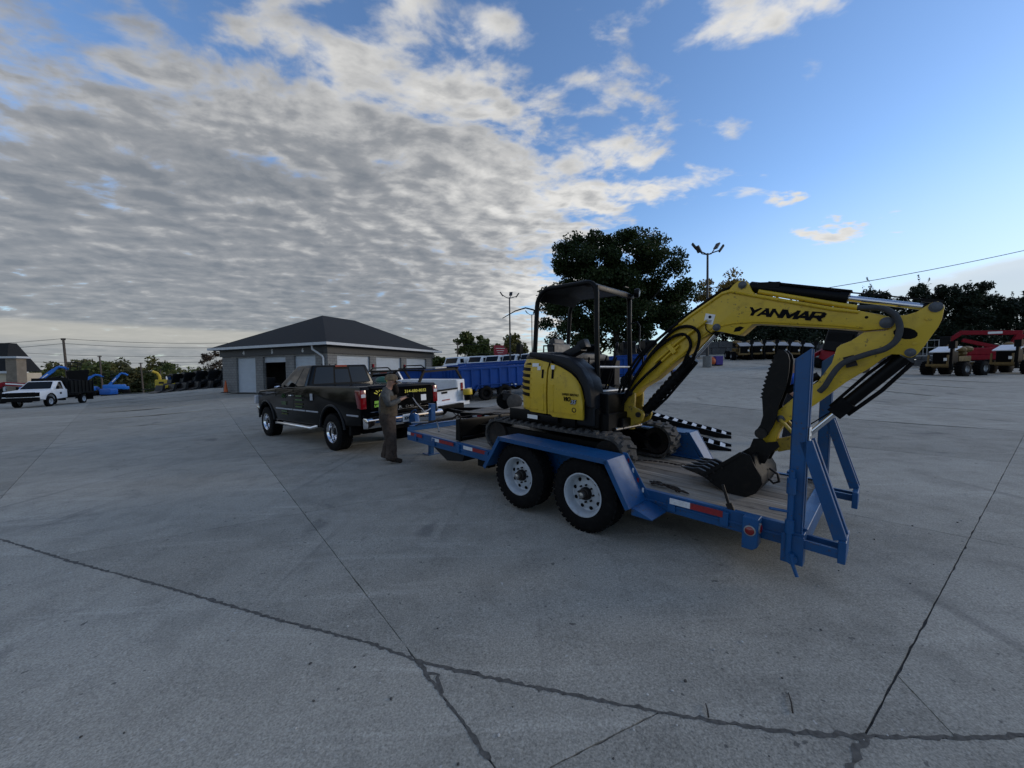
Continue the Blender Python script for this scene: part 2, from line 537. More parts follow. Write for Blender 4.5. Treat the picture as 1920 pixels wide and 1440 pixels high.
def leaf_mat(name, a, b, rough=0.6):
    m = bpy.data.materials.new(name)
    m.use_nodes = True
    t = NT(m.node_tree)
    bs = t.n['Principled BSDF']
    geo = t.new('ShaderNodeNewGeometry')
    rnd = geo.outputs['Random Per Island']
    co = t.new('ShaderNodeTexCoord').outputs['Object']
    n = t.noise(co, 0.55, 3, 0.5)
    k = t.math('ADD', t.math('MULTIPLY', rnd, 0.55), t.math('MULTIPLY', t.lin(n, 0.35, 0.65), 0.45))
    c = t.mix(k, a, b)
    t.put(bs.inputs['Base Color'], c)
    bs.inputs['Roughness'].default_value = rough
    bs.inputs['Specular IOR Level'].default_value = 0.25
    tr = t.new('ShaderNodeBsdfTranslucent')
    t.put(tr.inputs[0], c)
    ms = t.new('ShaderNodeMixShader')
    ms.inputs[0].default_value = 0.28
    t.l.new(bs.outputs[0], ms.inputs[1])
    t.l.new(tr.outputs[0], ms.inputs[2])
    t.l.new(ms.outputs[0], t.n['Material Output'].inputs[0])
    return m


M['leaf'] = leaf_mat('broadleaf_dark', (0.013, 0.027, 0.008), (0.038, 0.058, 0.015))
M['leaf_mid'] = leaf_mat('broadleaf_mid', (0.055, 0.085, 0.025), (0.12, 0.13, 0.035))
M['leaf_yel'] = leaf_mat('broadleaf_yellowing', (0.14, 0.11, 0.025), (0.26, 0.17, 0.045))
M['leaf_ever'] = leaf_mat('juniper_needles', (0.009, 0.018, 0.010), (0.024, 0.036, 0.018))
M['leaf_far'] = leaf_mat('distant_foliage', (0.06, 0.075, 0.035), (0.14, 0.12, 0.045))
M['leaf_bush'] = leaf_mat('reddish_shrub', (0.05, 0.04, 0.025), (0.10, 0.06, 0.04))


def concrete_mat():
    m = bpy.data.materials.new('worn_yard_concrete')
    m.use_nodes = True
    t = NT(m.node_tree)
    b = t.n['Principled BSDF']
    co = t.new('ShaderNodeNewGeometry').outputs['Position']
    rnd = t.new('ShaderNodeObjectInfo').outputs['Random']
    big = t.noise(co, 0.33, 5, 0.6)
    med = t.noise(co, 2.4, 6, 0.65, 0.3)
    grain = t.noise(co, 85.0, 3, 0.7)
    agg = t.new('ShaderNodeTexVoronoi')
    t.put(agg.inputs['Vector'], co)
    agg.inputs['Scale'].default_value = 130.0
    streak = t.noise(t.mapping(co, (0, 0, 0), (0, 0, R(-40)), (0.25, 2.6, 1)), 1.6, 6, 0.65, 0.6)
    c = t.mix(t.lin(big, 0.3, 0.7), (0.270, 0.258, 0.222), (0.366, 0.350, 0.303))
    c = t.mix(t.math('MULTIPLY', t.ss(med, 0.42, 0.70), 0.55), c, (0.204, 0.196, 0.171))
    c = t.mix(t.math('MULTIPLY', t.ss(streak, 0.54, 0.70), 0.45), c, (0.43, 0.412, 0.360))
    oil = t.noise(co, 0.75, 5, 0.55, 0.8)
    c = t.mix(t.math('MULTIPLY', t.ss(oil, 0.60, 0.72), 0.60), c, (0.125, 0.122, 0.118))
    slab = t.math('MULTIPLY', t.math('SUBTRACT', rnd, 0.5), 0.26)
    g = t.math('ADD', t.math('ADD', t.lin(grain, 0.25, 0.75, 0.57, 1.39), t.lin(agg.outputs['Color'], 0, 1, -0.22, 0.22)), slab)
    c = t.mix(1.0, c, t.comb(g, g, g), 'MULTIPLY')
    tyre = t.noise(t.mapping(co, (2, 1, 0), (0, 0, R(48)), (3.2, 0.10, 1)), 1.0, 4, 0.6, 0.2)
    c = t.mix(t.math('MULTIPLY', t.math('MULTIPLY', t.ss(tyre, 0.58, 0.70), t.ss(big, 0.40, 0.60)), 0.42), c, (0.10, 0.098, 0.094))
    blot = t.noise(t.vmath('ADD', co, (5.0, 8.0, 0)), 3.2, 6, 0.7, 1.2)
    c = t.mix(t.math('MULTIPLY', t.ss(blot, 0.66, 0.74), 0.5), c, (0.09, 0.088, 0.086))
    spk = t.noise(co, 26.0, 2, 0.5)
    c = t.mix(t.math('MULTIPLY', t.ss(spk, 0.735, 0.76), 0.55), c, (0.52, 0.52, 0.51))
    pit = t.noise(t.vmath('ADD', co, (9.1, 3.3, 0)), 17.0, 2, 0.5)
    c = t.mix(t.math('MULTIPLY', t.ss(pit, 0.715, 0.75), 0.7), c, (0.06, 0.06, 0.06))
    t.put(b.inputs['Base Color'], c)
    t.put(b.inputs['Roughness'], t.lin(med, 0.3, 0.7, 0.80, 0.95))
    b.inputs['Specular IOR Level'].default_value = 0.2
    bn = t.new('ShaderNodeBump')
    bn.inputs['Distance'].default_value = 0.004
    h = t.math('ADD', t.math('MULTIPLY', grain, 0.55), t.math('MULTIPLY', med, 1.2))
    t.put(bn.inputs['Height'], h)
    t.l.new(bn.outputs[0], b.inputs['Normal'])
    return m


M['concrete'] = concrete_mat()
M['joint'] = mat('joint_dirt', (0.035, 0.033, 0.030), 0.95, var=0.5, scale=30, col2=(0.10, 0.095, 0.088), bump=0.01, bscale=60)
M['grassland'] = mat('far_ground', (0.075, 0.075, 0.045), 0.95, var=0.4, scale=0.05)


# ================================================================ the yard
KN = [(-9, -.005), (-1.2, -.005), (-1.0, -.002), (-.74, .018), (-.45, .022), (-.1, .06), (.45, .09), (.65, .09), (1.1, .03), (9, .02)]


def G(x, y):
    """height of the concrete: a gently tilted yard that climbs towards the back right"""
    z = 0.0159 * x + 0.0046 * y
    if y > 8:
        s = (y - 8) ** 2 / 12 if y < 14 else (y - 11 if y < 45 else 34 + (y - 45) * 0.3)
        k = x / y
        for (a, ka), (b, kb) in zip(KN, KN[1:]):
            if a <= k <= b:
                u = (k - a) / (b - a)
                u = u * u * (3 - 2 * u)
                z += s * (ka + (kb - ka) * u)
                break
    return z


def gp(x, y, dz=0.0):
    return Vector((x, y, G(x, y) + dz))


def tilt_matrix(x, y, rz, dz=0.0, span=1.2):
    """frame resting on the yard: local Y along heading rz (0 = +Y, positive turns left)"""
    yv = Vector((-math.sin(rz), math.cos(rz), 0))
    xv = Vector((math.cos(rz), math.sin(rz), 0))
    yv.z = (G(x + yv.x * span, y + yv.y * span) - G(x - yv.x * span, y - yv.y * span)) / (2 * span)
    xv.z = (G(x + xv.x * span, y + xv.y * span) - G(x - xv.x * span, y - xv.y * span)) / (2 * span)
    yv.normalize()
    n = xv.cross(yv).normalized()
    xv = yv.cross(n)
    m = Matrix((xv, yv, n)).transposed().to_4x4()
    m.translation = gp(x, y, dz)
    return m


def clip(poly, pt, n):
    """keep the side of the line through pt that n points to"""
    out = []
    for i in range(len(poly)):
        a, b = poly[i], poly[(i + 1) % len(poly)]
        da = (a[0] - pt[0]) * n[0] + (a[1] - pt[1]) * n[1]
        db = (b[0] - pt[0]) * n[0] + (b[1] - pt[1]) * n[1]
        if da >= 0:
            out.append(a)
        if (da > 0 > db) or (da < 0 < db):
            u = da / (da - db)
            out.append((a[0] + (b[0] - a[0]) * u, a[1] + (b[1] - a[1]) * u))
    return out


def area(p):
    return abs(sum(p[i][0] * p[(i + 1) % len(p)][1] - p[(i + 1) % len(p)][0] * p[i][1] for i in range(len(p)))) / 2


def inset(p, g):
    if sum(p[i][0] * p[(i + 1) % len(p)][1] - p[(i + 1) % len(p)][0] * p[i][1] for i in range(len(p))) < 0:
        p = p[::-1]
    q = []
    for a in p:
        if not q or math.hypot(a[0] - q[-1][0], a[1] - q[-1][1]) > 0.03:
            q.append(a)
    p = q
    n = len(p)
    out = []
    for i in range(n):
        a, b, c = Vector(p[i - 1]), Vector(p[i]), Vector(p[(i + 1) % n])
        d1, d2 = (b - a).normalized(), (c - b).normalized()
        n1, n2 = Vector((-d1.y, d1.x)), Vector((-d2.y, d2.x))
        k = max(1 + n1.dot(n2), 0.3)
        v = b + (n1 + n2) / k * g
        out.append((v.x, v.y))
    return out


def slab(poly, gap, parent):
    p = inset(poly, gap)
    mb = MB()
    near = min(math.hypot(*q) for q in p) < 9 and max(q[1] for q in p) < 9.5
    if near:
        q = []
        for i in range(len(p)):
            a, b = Vector(p[i]), Vector(p[(i + 1) % len(p)])
            L = (b - a).length
            k = max(1, min(260, int(L / (0.022 + 0.010 * ((a + b) / 2).length))))
            nn = Vector((-(b - a).y, (b - a).x)) / max(L, 1e-6)
            for j in range(k):
                w = a.lerp(b, j / k)
                if j:
                    w = w + nn * (random.gauss(0, 0.0012) + abs(random.gauss(0, 0.0035)) * (random.random() < 0.15))
                q.append((w.x, w.y))
        n = len(q)
        top = [(x, y, G(x, y)) for x, y in q]
        low = [(x, y, G(x, y) - 0.03) for x, y in q]
        c = [(x * 0.9994 + q[0][0] * 0.0006, y * 0.9994 + q[0][1] * 0.0006) for x, y in q]
        mb.add(top + low, [tuple(range(n))] + [(i, n + i, n + (i + 1) % n, (i + 1) % n) for i in range(n)])
    else:
        x0, x1 = min(a[0] for a in p), max(a[0] for a in p)
        y0, y1 = min(a[1] for a in p), max(a[1] for a in p)
        st = 2.5
        for i in range(int((x1 - x0) / st) + 1):
            col = clip(clip(p, (x0 + i * st, 0), (1, 0)), (x0 + (i + 1) * st, 0), (-1, 0))
            if len(col) < 3:
                continue
            for j in range(int((y1 - y0) / st) + 1):
                c = clip(clip(col, (0, y0 + j * st), (0, 1)), (0, y0 + (j + 1) * st), (0, -1))
                if len(c) >= 3 and area(c) > 1e-4:
                    mb.quad(*[(x, y, G(x, y)) for x, y in c])
        n = len(p)
        for i in range(n):
            a, b = p[i], p[(i + 1) % n]
            mb.quad((a[0], a[1], G(*a)), (a[0], a[1], G(*a) - 0.03), (b[0], b[1], G(*b) - 0.03), (b[0], b[1], G(*b)))
    return mb.build('slab', M['concrete'], parent, smooth=0)


def build_ground():
    xs = [-900, -500, -300, -200, -150, -120, -100] + list(range(-84, 100, 6)) + [110, 140, 200, 300, 500, 900]
    ys = [-300, -100, -40, -20, -10, -4, 0, 3, 6, 8] + list(range(10, 60, 3)) + [64, 70, 80, 95, 120, 160, 220, 320, 500, 900, 1500]
    mb = MB()
    def gz(x, y):
        z = G(x, max(y, -20))
        r = max(abs(x) - 70, 0)
        z = z if abs(x) < 200 else G(math.copysign(200, x), min(y, 200))
        z = max(min(z, 6), -8)
        drop = 0.0
        if y > 53:
            drop += min((y - 53) / 50, 1) * (8.0 if x < -10 else 2.0)
        if x < -62:
            drop += min((-62 - x) / 40, 1) * 4
        return z - (0.010 if y < 9 and abs(x) < 20 else 0.16) - drop
    for y in ys:
        for x in xs:
            mb.v.append((x, y, gz(x, y)))
    n = len(xs)
    for j in range(len(ys) - 1):
        for i in range(n - 1):
            a = j * n + i
            mb.f.append((a, a + 1, a + n + 1, a + n))
            far = ys[j] > 52 or abs(xs[i]) > 66
            mb.m.append(1 if far else 0)
    g = mb.build('ground', [M['joint'], M['grassland']], None, smooth=60)
    tag(g, 'grey concrete equipment yard scored into slabs by dark joints', 'ground', kind='structure')
    J1 = [(-14, 7.3), (-5.62, 4.16), (-4.22, 3.6), (-2.92, 3.12), (-1.63, 2.62), (-.89, 2.36), (-.58, 2.21), (-.02, 2.03), (.73, 1.82), (1.18, 1.72), (1.56, 1.68), (1.97, 1.66), (2.26, 1.66), (5, 1.72), (14, 2.3)]
    upper = J1 + [(66, 34), (66, 40), (20, 46), (-30, 52), (-64, 52), (-64, 30)]
    A = [((-.58, 2.21), (-9.92, 12.3)), ((-7.58, 5.63), (-19.8, 18.9)), ((3.64, 4.28), (-.66, .75))]
    A += [((3.64 + .75 * k, 4.28 + .66 * k), (-.66 + .002 * k, .75)) for k in (4.4, 8.8, 13.4, 18, 23, 28, 34, 40, 47, 54, 62)]
    A += [((-7.58 - .7 * k, 5.63 - .7 * k), (-.73, .69)) for k in (3.7, 7.6)] + [((-2.2, 12), (-.61, .79)), ((-9.6, 9.9), (-.67, .74))][:0]
    B = [((1.58, 1.69), (.82, .57)), ((-2.64, 4.69), (.88, .48))]
    B += [((-2.64 - .5 * k, 4.69 + .86 * k), (.87, .49)) for k in (4.6, 9.3, 14, 19, 24.5, 30, 36.5, 44, 52, 62)]
    B += [((1.58 + .57 * k, 1.69 - .82 * k), (.82, .57)) for k in (5.5,)]
    polys = [upper]
    for pt, dr in A + B:
        nn = (dr[1], -dr[0])
        new = []
        for q in polys:
            for sgn in (1, -1):
                c = clip(q, pt, (nn[0] * sgn, nn[1] * sgn))
                if len(c) >= 3 and area(c) > 0.02:
                    new.append(c)
        polys = new
    fin = []
    for q in polys:                       # broken corner right of the right-hand joint
        cx, cy = sum(a[0] for a in q) / len(q), sum(a[1] for a in q) / len(q)
        if 2 < cx < 6 and 1.6 < cy < 3.4 and area(q) > 2:
            n_ = Vector((0.97, -0.24))
            for sg in (1, -1):
                c = clip(q, (2.0, 1.84), (n_.x * sg, n_.y * sg))
                if len(c) >= 3 and area(c) > 0.01:
                    fin.append(c)
        else:
            fin.append(q)
    i2, i5 = 6, 10
    c1 = [(.70, 1.83), (.45, 1.72), (.16, 1.59), (-.25, 1.30), (-.5, .9), (-.7, -3)]
    fin.append(J1[1:i2 + 1] + [(-.31, 1.87), (-.1, 1.6), (.6, .75), (3.0, -3), (-6, -3), (-6, 3)][:2] + [(-.02, 1.50)] + [(-1.2, 0.3), (-6, -2)])
    fin.append([J1[i2], J1[7], (.70, 1.83), (.45, 1.72), (.16, 1.59), (-.02, 1.50), (-.1, 1.6), (-.31, 1.87)])
    fin.append([(.70, 1.83), J1[9], J1[i5], (1.39, 1.55), (1.0, 1.25), (-.02, .3), (-1.2, .3), (-.02, 1.50), (.16, 1.59), (.45, 1.72)])
    fin.append([J1[i5], J1[11], J1[12], J1[13], J1[14], (14, -2), (-1.2, -2), (-.02, .3), (1.0, 1.25), (1.39, 1.55)])
    for q in fin:
        slab(q, 0.0036, g)
    # grit and soil lying along the open joints
    def ribbon(pts, w):
        mb = MB()
        P = [Vector(q) for q in pts]
        L_, R_ = [], []
        for a, b in zip(P, P[1:]):
            n_ = max(2, int((b - a).length / .025))
            nn = Vector((-(b - a).y, (b - a).x)).normalized()
            for k in range(n_):
                c = a.lerp(b, k / n_) + nn * random.gauss(0, w * .10)
                u1, u2 = abs(random.gauss(w * .5, w * .28)), abs(random.gauss(w * .5, w * .28))
                L_.append(c + nn * u1)
                R_.append(c - nn * u2)
        for i in range(len(L_) - 1):
            q = [L_[i], L_[i + 1], R_[i + 1], R_[i]]
            mb.quad(*[(v.x, v.y, G(v.x, v.y) + .0016 + .0012 * random.random()) for v in q])
        o = mb.build('joint_soil', M['soil'], g, smooth=0)
        o['kind'] = 'stuff'
    ribbon(J1[1:14], .019)
    ribbon([(-.58, 2.21), (-.31, 1.87), (-.1, 1.6)], .017)
    ribbon([(1.58, 1.69), (1.39, 1.55), (1.2, 1.41)], .03)
    ribbon([(-.565, 2.19), (-.50, 2.12), (-.43, 2.10), (-.42, 2.02), (-.36, 1.95)], .022)
    return g


M['soil'] = mat('joint_soil', (0.055, 0.052, 0.046), 0.95, var=0.5, scale=40, col2=(0.12, 0.115, 0.105))
GROUND = build_ground()


# ================================================================ blue equipment trailer
# trailer frame: X away from the camera side, Y towards the tow vehicle, Z up, origin on the ground between the axles
TR_M = Matrix(((0.6983, -0.7154, 0.0242, 1.2037), (0.7158, 0.6979, -0.0241, 5.1064), (0.0004, 0.0341, 0.9994, 0.0426), (0, 0, 0, 1)))


def wood_mat():
    m = bpy.data.materials.new('weathered_deck_plank')
    m.use_nodes = True
    t = NT(m.node_tree)
    b = t.n['Principled BSDF']
    co = t.new('ShaderNodeTexCoord').outputs['Object']
    rnd = t.new('ShaderNodeObjectInfo').outputs['Random']
    co = t.vmath('ADD', co, t.comb(t.math('MULTIPLY', rnd, 37.0), t.math('MULTIPLY', rnd, 11.0), 0.0))
    g1 = t.noise(t.mapping(co, (0, 0, 0), (0, 0, 0), (55, 1.6, 20)), 1.0, 6, 0.62, 0.6)
    g2 = t.noise(t.mapping(co, (0, 0, 0), (0, 0, 0), (8, 0.9, 8)), 1.0, 5, 0.6)
    c = t.mix(t.lin(g1, 0.3, 0.7), (0.085, 0.066, 0.048), (0.34, 0.295, 0.235))
    c = t.mix(t.math('MULTIPLY', t.ss(g2, 0.45, 0.75), 0.55), c, (0.44, 0.41, 0.36))
    c = t.mix(t.math('MULTIPLY', t.ss(t.noise(co, 3.0, 5, 0.6), 0.55, 0.75), 0.6), c, (0.05, 0.042, 0.035))
    k = t.lin(rnd, 0, 1, 0.72, 1.2)
    c = t.mix(1.0, c, t.comb(k, k, k), 'MULTIPLY')
    t.put(b.inputs['Base Color'], c)
    b.inputs['Roughness'].default_value = 0.85
    bn = t.new('ShaderNodeBump')
    bn.inputs['Distance'].default_value = 0.006
    t.put(bn.inputs['Height'], g1)
    t.l.new(bn.outputs[0], b.inputs['Normal'])
    return m


M['plank'] = wood_mat()
DZ = 0.49


def wheel(parent, c, side, r=0.385, w=0.225, rim_r=0.222, mt='rubber', mr='rim', holes=9, lugs=8, hub=True, tread=36, cap=True):
    """c = wheel centre, side = +-1 the X direction it faces"""
    c = Vector(c)
    ax = Vector((side, 0, 0))
    o = -w / 2
    mb = MB()
    prof = [(rim_r - .005, o + .02), (rim_r + .02, o), (r - .06, o - .004), (r - .02, o + .012), (r, o + .04)]
    for k in range(4):
        a = o + .04 + (w - .08) * (k + .30) / 4.3
        prof += [(r, a), (r - .010, a + .003), (r - .010, a + .011), (r, a + .014)]
    prof += [(r, -o - .04), (r - .02, -o - .012), (r - .06, -o + .004), (rim_r + .04, -o + .006), (rim_r + .012, -o - .002), (rim_r - .006, -o - .02)]
    mb.lathe(prof, c, ax, 48)
    for k in range(tread):                      # shoulder blocks
        a = 2 * math.pi * k / tread
        d = Vector((0, math.cos(a), math.sin(a)))
        m = Matrix((ax, d.cross(ax), d)).transposed()
        for q in (-1, 1):
            mb.box(c + d * (r - .006) + ax * (q * (w / 2 - .028)), (.03, 2 * math.pi * r / tread * .62, .018), m)
    tyre = mb.build('wheel', M[mt], parent, smooth=40)
    e = w / 2
    mb = MB()
    mb.lathe([(rim_r - .012, -e * .8), (rim_r + .002, e * .96), (rim_r + .006, e * 1.02), (rim_r - .006, e * 1.03), (rim_r - .024, e * .84), (rim_r - .030, e * .55), (rim_r - .036, e * .12), (rim_r - .050, e * .02), (rim_r * .62, e * .14), (rim_r * .48, e * .28), (rim_r * .42, e * .27), (0.001, e * .26)], c, ax, 40)
    for k in range(holes):
        a = 2 * math.pi * (k + .3) / holes
        p = c + Vector((0, math.cos(a), math.sin(a))) * rim_r * .70
        q = ax * (e * .095)
        mb.cyl(p + q - ax * .02, p + q + ax * .006, rim_r * .092, n=10, mi=1)
    rim = mb.build('rim', [M[mr], M['plastic']], tyre, smooth=35)
    if hub:
        mb = MB()
        h = e * .27
        mb.lathe([(rim_r * .31, h - .02), (rim_r * .30, h + .03), (rim_r * .26, h + .05), (rim_r * .22, h + .055), (rim_r * .21, h + .075), (.001, h + .08)], c, ax, 18)
        if cap:
            mb.lathe([(rim_r * .14, h + .07), (rim_r * .135, h + .105), (.001, h + .112)], c, ax, 14, mi=1)
        for k in range(lugs):
            a = 2 * math.pi * k / lugs
            p = c + Vector((0, math.cos(a), math.sin(a))) * rim_r * .40 + ax * h
            mb.cyl(p, p + ax * .024, .011, n=6)
        mb.build('hub', [M['steel'], M['bright']], tyre)
    return tyre


def build_trailer():
    T = thing('equipment_trailer', 'long blue tandem axle flatbed trailer carrying the yellow excavator', 'trailer', matrix=TR_M)
    bl = M['blue']
    YB, YF, XR = -2.20, 3.45, 0.87
    for sx in (-1, 1):
        mb = MB()
        pr = [(-.87, .335), (-.87, .503), (-.815, .503), (-.815, .493), (-.862, .493), (-.862, .345), (-.805, .345), (-.805, .335)]
        if sx > 0:
            pr = [(-a, b) for a, b in pr]
        mb.prism(pr, 'Y', YB, YF)
        # rub strip and stake pockets
        mb.box((sx * .876, (YB + YF) / 2, .405), (.014, YF - YB - .04, .02))
        for y in (-1.7, -1.25, 1.35, 2.0, 2.65, 3.2):
            mb.box((sx * .884, y, .42), (.026, .07, .12))
        mb.build('side_rail', bl, T, bevel=.003)
    mb = MB().prism([(-.87, .33), (.87, .33), (.87, .555), (.80, .57), (-.80, .57), (-.87, .555)], 'Y', YF, YF + .05)
    mb.box((0, YF + .025, .578), (1.66, .08, .016))
    mb.build('headboard', bl, T, bevel=.004)
    mb = MB().box((0, YB - .03, .41), (1.74, .06, .18))
    mb.box((0, YB - .02, .495), (1.74, .10, .012))
    mb.build('rear_crossmember', bl, T, bevel=.004)
    mb = MB()
    for y in np.linspace(YB + .3, YF - .25, 9):
        mb.box((0, y, .40), (1.70, .05, .075))
    for x in (-.45, .45):
        mb.box((x, .6, .33), (.08, 5.5, .12))
    mb.build('underframe', M['black'], T)
    # deck planks
    n = 10
    wd = 1.615 / n
    me = {}
    for i in range(n):
        x = -.8075 + wd * (i + .5)
        mb = MB()
        w = wd - .008 - random.random() * .004
        ys = np.linspace(YB + .02, YF - .01, 8)
        z0 = random.uniform(-.004, .002)
        rings = []
        for y in ys:
            zz = DZ + z0 + random.uniform(-.002, .002)
            rings.append([(x - w / 2, y, zz - .04), (x + w / 2, y, zz - .04), (x + w / 2, y, zz - .004), (x + w / 2 - .005, y, zz), (x - w / 2 + .005, y, zz), (x - w / 2, y, zz - .004)])
        mb.loft(rings)
        mb.build('plank', M['plank'], T, smooth=30)
    # fenders
    for sx in (-1, 1):
        o, t_ = 1.235, .875
        P = [(1.03, .40), (.755, .825), (-.755, .815), (-1.0, .40)]
        mb = MB()
        th = .012
        for (a, b) in zip(P, P[1:]):
            d = Vector((0, b[0] - a[0], b[1] - a[1])).normalized()
            nn = Vector((0, -d.z, d.y))
            q = [Vector((x, y, z)) for x, (y, z) in ((sx * t_, a), (sx * o, a), (sx * o, b), (sx * t_, b))]
            mb.add(q + [v - nn * th * (-1 if nn.z < 0 else 1) for v in q], [(0, 1, 2, 3), (7, 6, 5, 4), (0, 4, 5, 1), (1, 5, 6, 2), (2, 6, 7, 3), (3, 7, 4, 0)])
            # rolled outer lip
            mb.bar(Vector((sx * o, *a)) - nn * .02 * (1 if nn.z > 0 else -1), Vector((sx * o, *b)) - nn * .02 * (1 if nn.z > 0 else -1), .01, .05, up=nn)
        f = mb.build('fender', bl, T, bevel=.002)
        mb = MB()
        ip = [(1.03, .36), (.755, .81), (-.755, .80), (-1.0, .36)]
        mb.prism(ip, 'X', sx * t_ - sx * .012, sx * t_)
        # side wall of the rear slope and the bent gusset
        mb.prism([(-.72, .83), (-.775, .83), (-1.03, .44), (-.98, .44)], 'X', sx * .86, sx * .872)
        mb.prism([(-1.0, .40), (-1.03, .40), (-1.20, .345), (-1.20, .335), (-1.0, .335)], 'X', sx * .875, sx * 1.19)
        mb.build('fender_side', bl, f, bevel=.002)
        if sx < 0:
            for k in range(4):
                y = -.80 - .055 * k
                z = .755 - .088 * k
                MB().box((-.879, y + .005, z), (.006, .018, .045)).build('warning_mark', M['tape_white' if k % 2 else 'tape_red'], f)
    for sx in (-1, 1):
        for sy in (.456, -.456):
            wheel(T, (sx * 1.08, sy, .388), sx)
    mb = MB()
    for sy in (.456, -.456):
        mb.cyl((-1.0, sy, .388), (1.0, sy, .388), .04)
        for sx in (-1, 1):
            mb.tube([(sx * .74, sy + .36, .36), (sx * .74, sy + .2, .33), (sx * .74, sy, .32), (sx * .74, sy - .2, .33), (sx * .74, sy - .36, .36)], .028, 6)
    mb.build('axle', M['steel'], T)
    # reflective tape along the near rail
    for y0, y1, c in ((3.47, 3.36, 'w'), (3.36, 3.00, 'r'), (2.70, 2.50, 'w'), (2.50, 2.12, 'r'), (1.87, 1.66, 'w'), (1.66, 1.36, 'r'), (-1.235, -1.42, 'w'), (-1.42, -1.69, 'r')):
        zt = .466 if y0 > 0 else .463
        MB().box((-.893 if y0 < 0 else -.8885, (y0 + y1) / 2, zt - .005), (.003 if y0 > 0 else .012, abs(y1 - y0), .052)).build('reflective_tape', M['tape_white' if c == 'w' else 'tape_red'], T)
    # tongue, jack, coupler
    mb = MB()
    for sx in (-1, 1):
        mb.bar((sx * .62, YF - .3, .36), (sx * .07, 4.62, .36), .08, .13)
    mb.box((0, 3.98, .36), (.60, .08, .10))
    mb.build('tongue', bl, T, bevel=.004)
    mb = MB().box((0, 4.72, .38), (.13, .36, .10))
    mb.prism([(4.55, .42), (4.86, .42), (4.80, .56), (4.72, .62), (4.60, .60)], 'X', -.055, .055)
    mb.cyl((0, 4.86, .36), (0, 4.86, .52), .05)
    mb.tube([(.05, 4.8, .55), (.06, 4.7, .68), (0, 4.66, .70), (-.06, 4.7, .66), (-.05, 4.8, .52)], .012, 6)
    mb.build('coupler', bl, T, bevel=.004)
    JX, JY = 0.03, 4.06
    mb = MB().box((JX, JY, .64), (.105, .105, .46))
    mb.box((JX, JY, .873), (.115, .115, .012))
    jk = mb.build('jack', bl, T, bevel=.004)
    mb = MB().box((JX - .02, JY, .14), (.085, .085, .62))
    mb.build('jack_leg', M['blue'], jk, bevel=.003)
    MB().box((JX - .02, JY, -.158), (.26, .24, .016)).build('jack_foot', M['blue'], jk, bevel=.003)
    mb = MB().tube([(JX - .05, JY + .02, .76), (JX - .18, JY + .05, .72), (JX - .22, JY + .05, .73)], .012, 6)
    mb.build('crank_handle', M['bright'], jk)
    mb = MB().prism([(2.75, .335), (2.35, .16), (1.95, .22), (1.90, .335)], 'X', -.84, -.40)
    mb.build('tool_tray', M['char'], T, bevel=.004)
    MB().box((-.70, 1.55, .27), (.16, .22, .13)).build('bracket', M['black'], T)
    # standing ramps
    for x0, fx in ((-.95, -.80), (.70, .70)):
        mb = MB()
        for x in (x0 + .02, x0 + .125):
            up = [(-2.145, .30), (-2.145, 1.79), (-2.24, 1.87), (-2.24, .30)]
            mb.prism(up, 'X', x - .006, x + .006)
            mb.prism([(-2.232, .30), (-2.232, 1.862), (-2.243, 1.87), (-2.243, .30)], 'X', x - .006, x + .045)
            mb.prism([(-2.145, .30), (-2.145, 1.79), (-2.155, 1.80), (-2.155, .30)], 'X', x - .006, x + .045)
        rp = mb.build('ramp', bl, T, bevel=.0015)
        rg = None
        for k in range(8):
            if rg is None:
                rg = MB().bar((x0 + .02, -2.19, .5), (x0 + .13, -2.19, .5), .035, .03).build('rung', bl, rp)
            else:
                r2 = rg.copy()
                COL.objects.link(r2)
                r2.location = (0, 0, .17 * k)
        mb = MB()
        for x in (x0 + .02, x0 + .16):
            mb.bar((x, -2.235, 1.18), (x, -2.46, .50), .075, .012, up=(1, 0, 0))
            mb.bar((x + .02, -2.268, 1.19), (x + .02, -2.493, .51), .012, .05, up=(1, 0, 0))
            mb.bar((x, -2.24, .405), (x, -2.47, .40), .03, .065)
        mb.build('ramp_brace', bl, rp, bevel=.0015)
        MB().box((fx, -2.475, .42), (.31, .045, .16)).build('ramp_foot', bl, rp, bevel=.004)
        mb = MB()
        mb.cyl((x0 + .0, -2.19, .34), (x0 + .20, -2.19, .34), .026)
        mb.build('hinge_pin', M['steel'], rp)
        if x0 < 0:
            mb = MB()
            mb.cyl((x0 - .03, -2.17, .78), (x0 - .03, -2.17, .90), .030, n=14)
            mb.cyl((x0 - .03, -2.17, .48), (x0 - .03, -2.17, .58), .030, n=14)
            mb.cyl((x0 - .03, -2.17, .30), (x0 - .03, -2.17, .96), .020, n=12)
            mb.cyl((x0 - .03, -2.17, .64), (x0 - .10, -2.05, .655), .011, n=8)
            mb.build('spring_latch', M['blue'], rp)
            mb = MB().tube([(x0 - .04, -2.19, .33), (x0 - .045, -2.20, .26), (x0 - .05, -2.235, .17)], [.02, .014, .013], 8)
            mb.lathe([(.036, -.012), (.036, .012)], (x0 - .04, -2.195, .285), (1, 0, 0), 14, caps=True)
            mb.build('latch_handle', M['blue'], rp)
            mb = MB().box((x0 + .09, -2.252, 1.20), (.10, .006, .16))
            mb.build('registration_plate', M['decal_w'], rp, bevel=.01)
            for k, s_ in enumerate(('T', 'R', 'L')):
                text(s_, .03, M['decal'], rp, (x0 + .09, -2.2565, 1.245 - .042 * k), (1, 0, 0), (0, 0, 1), name='plate_letter')
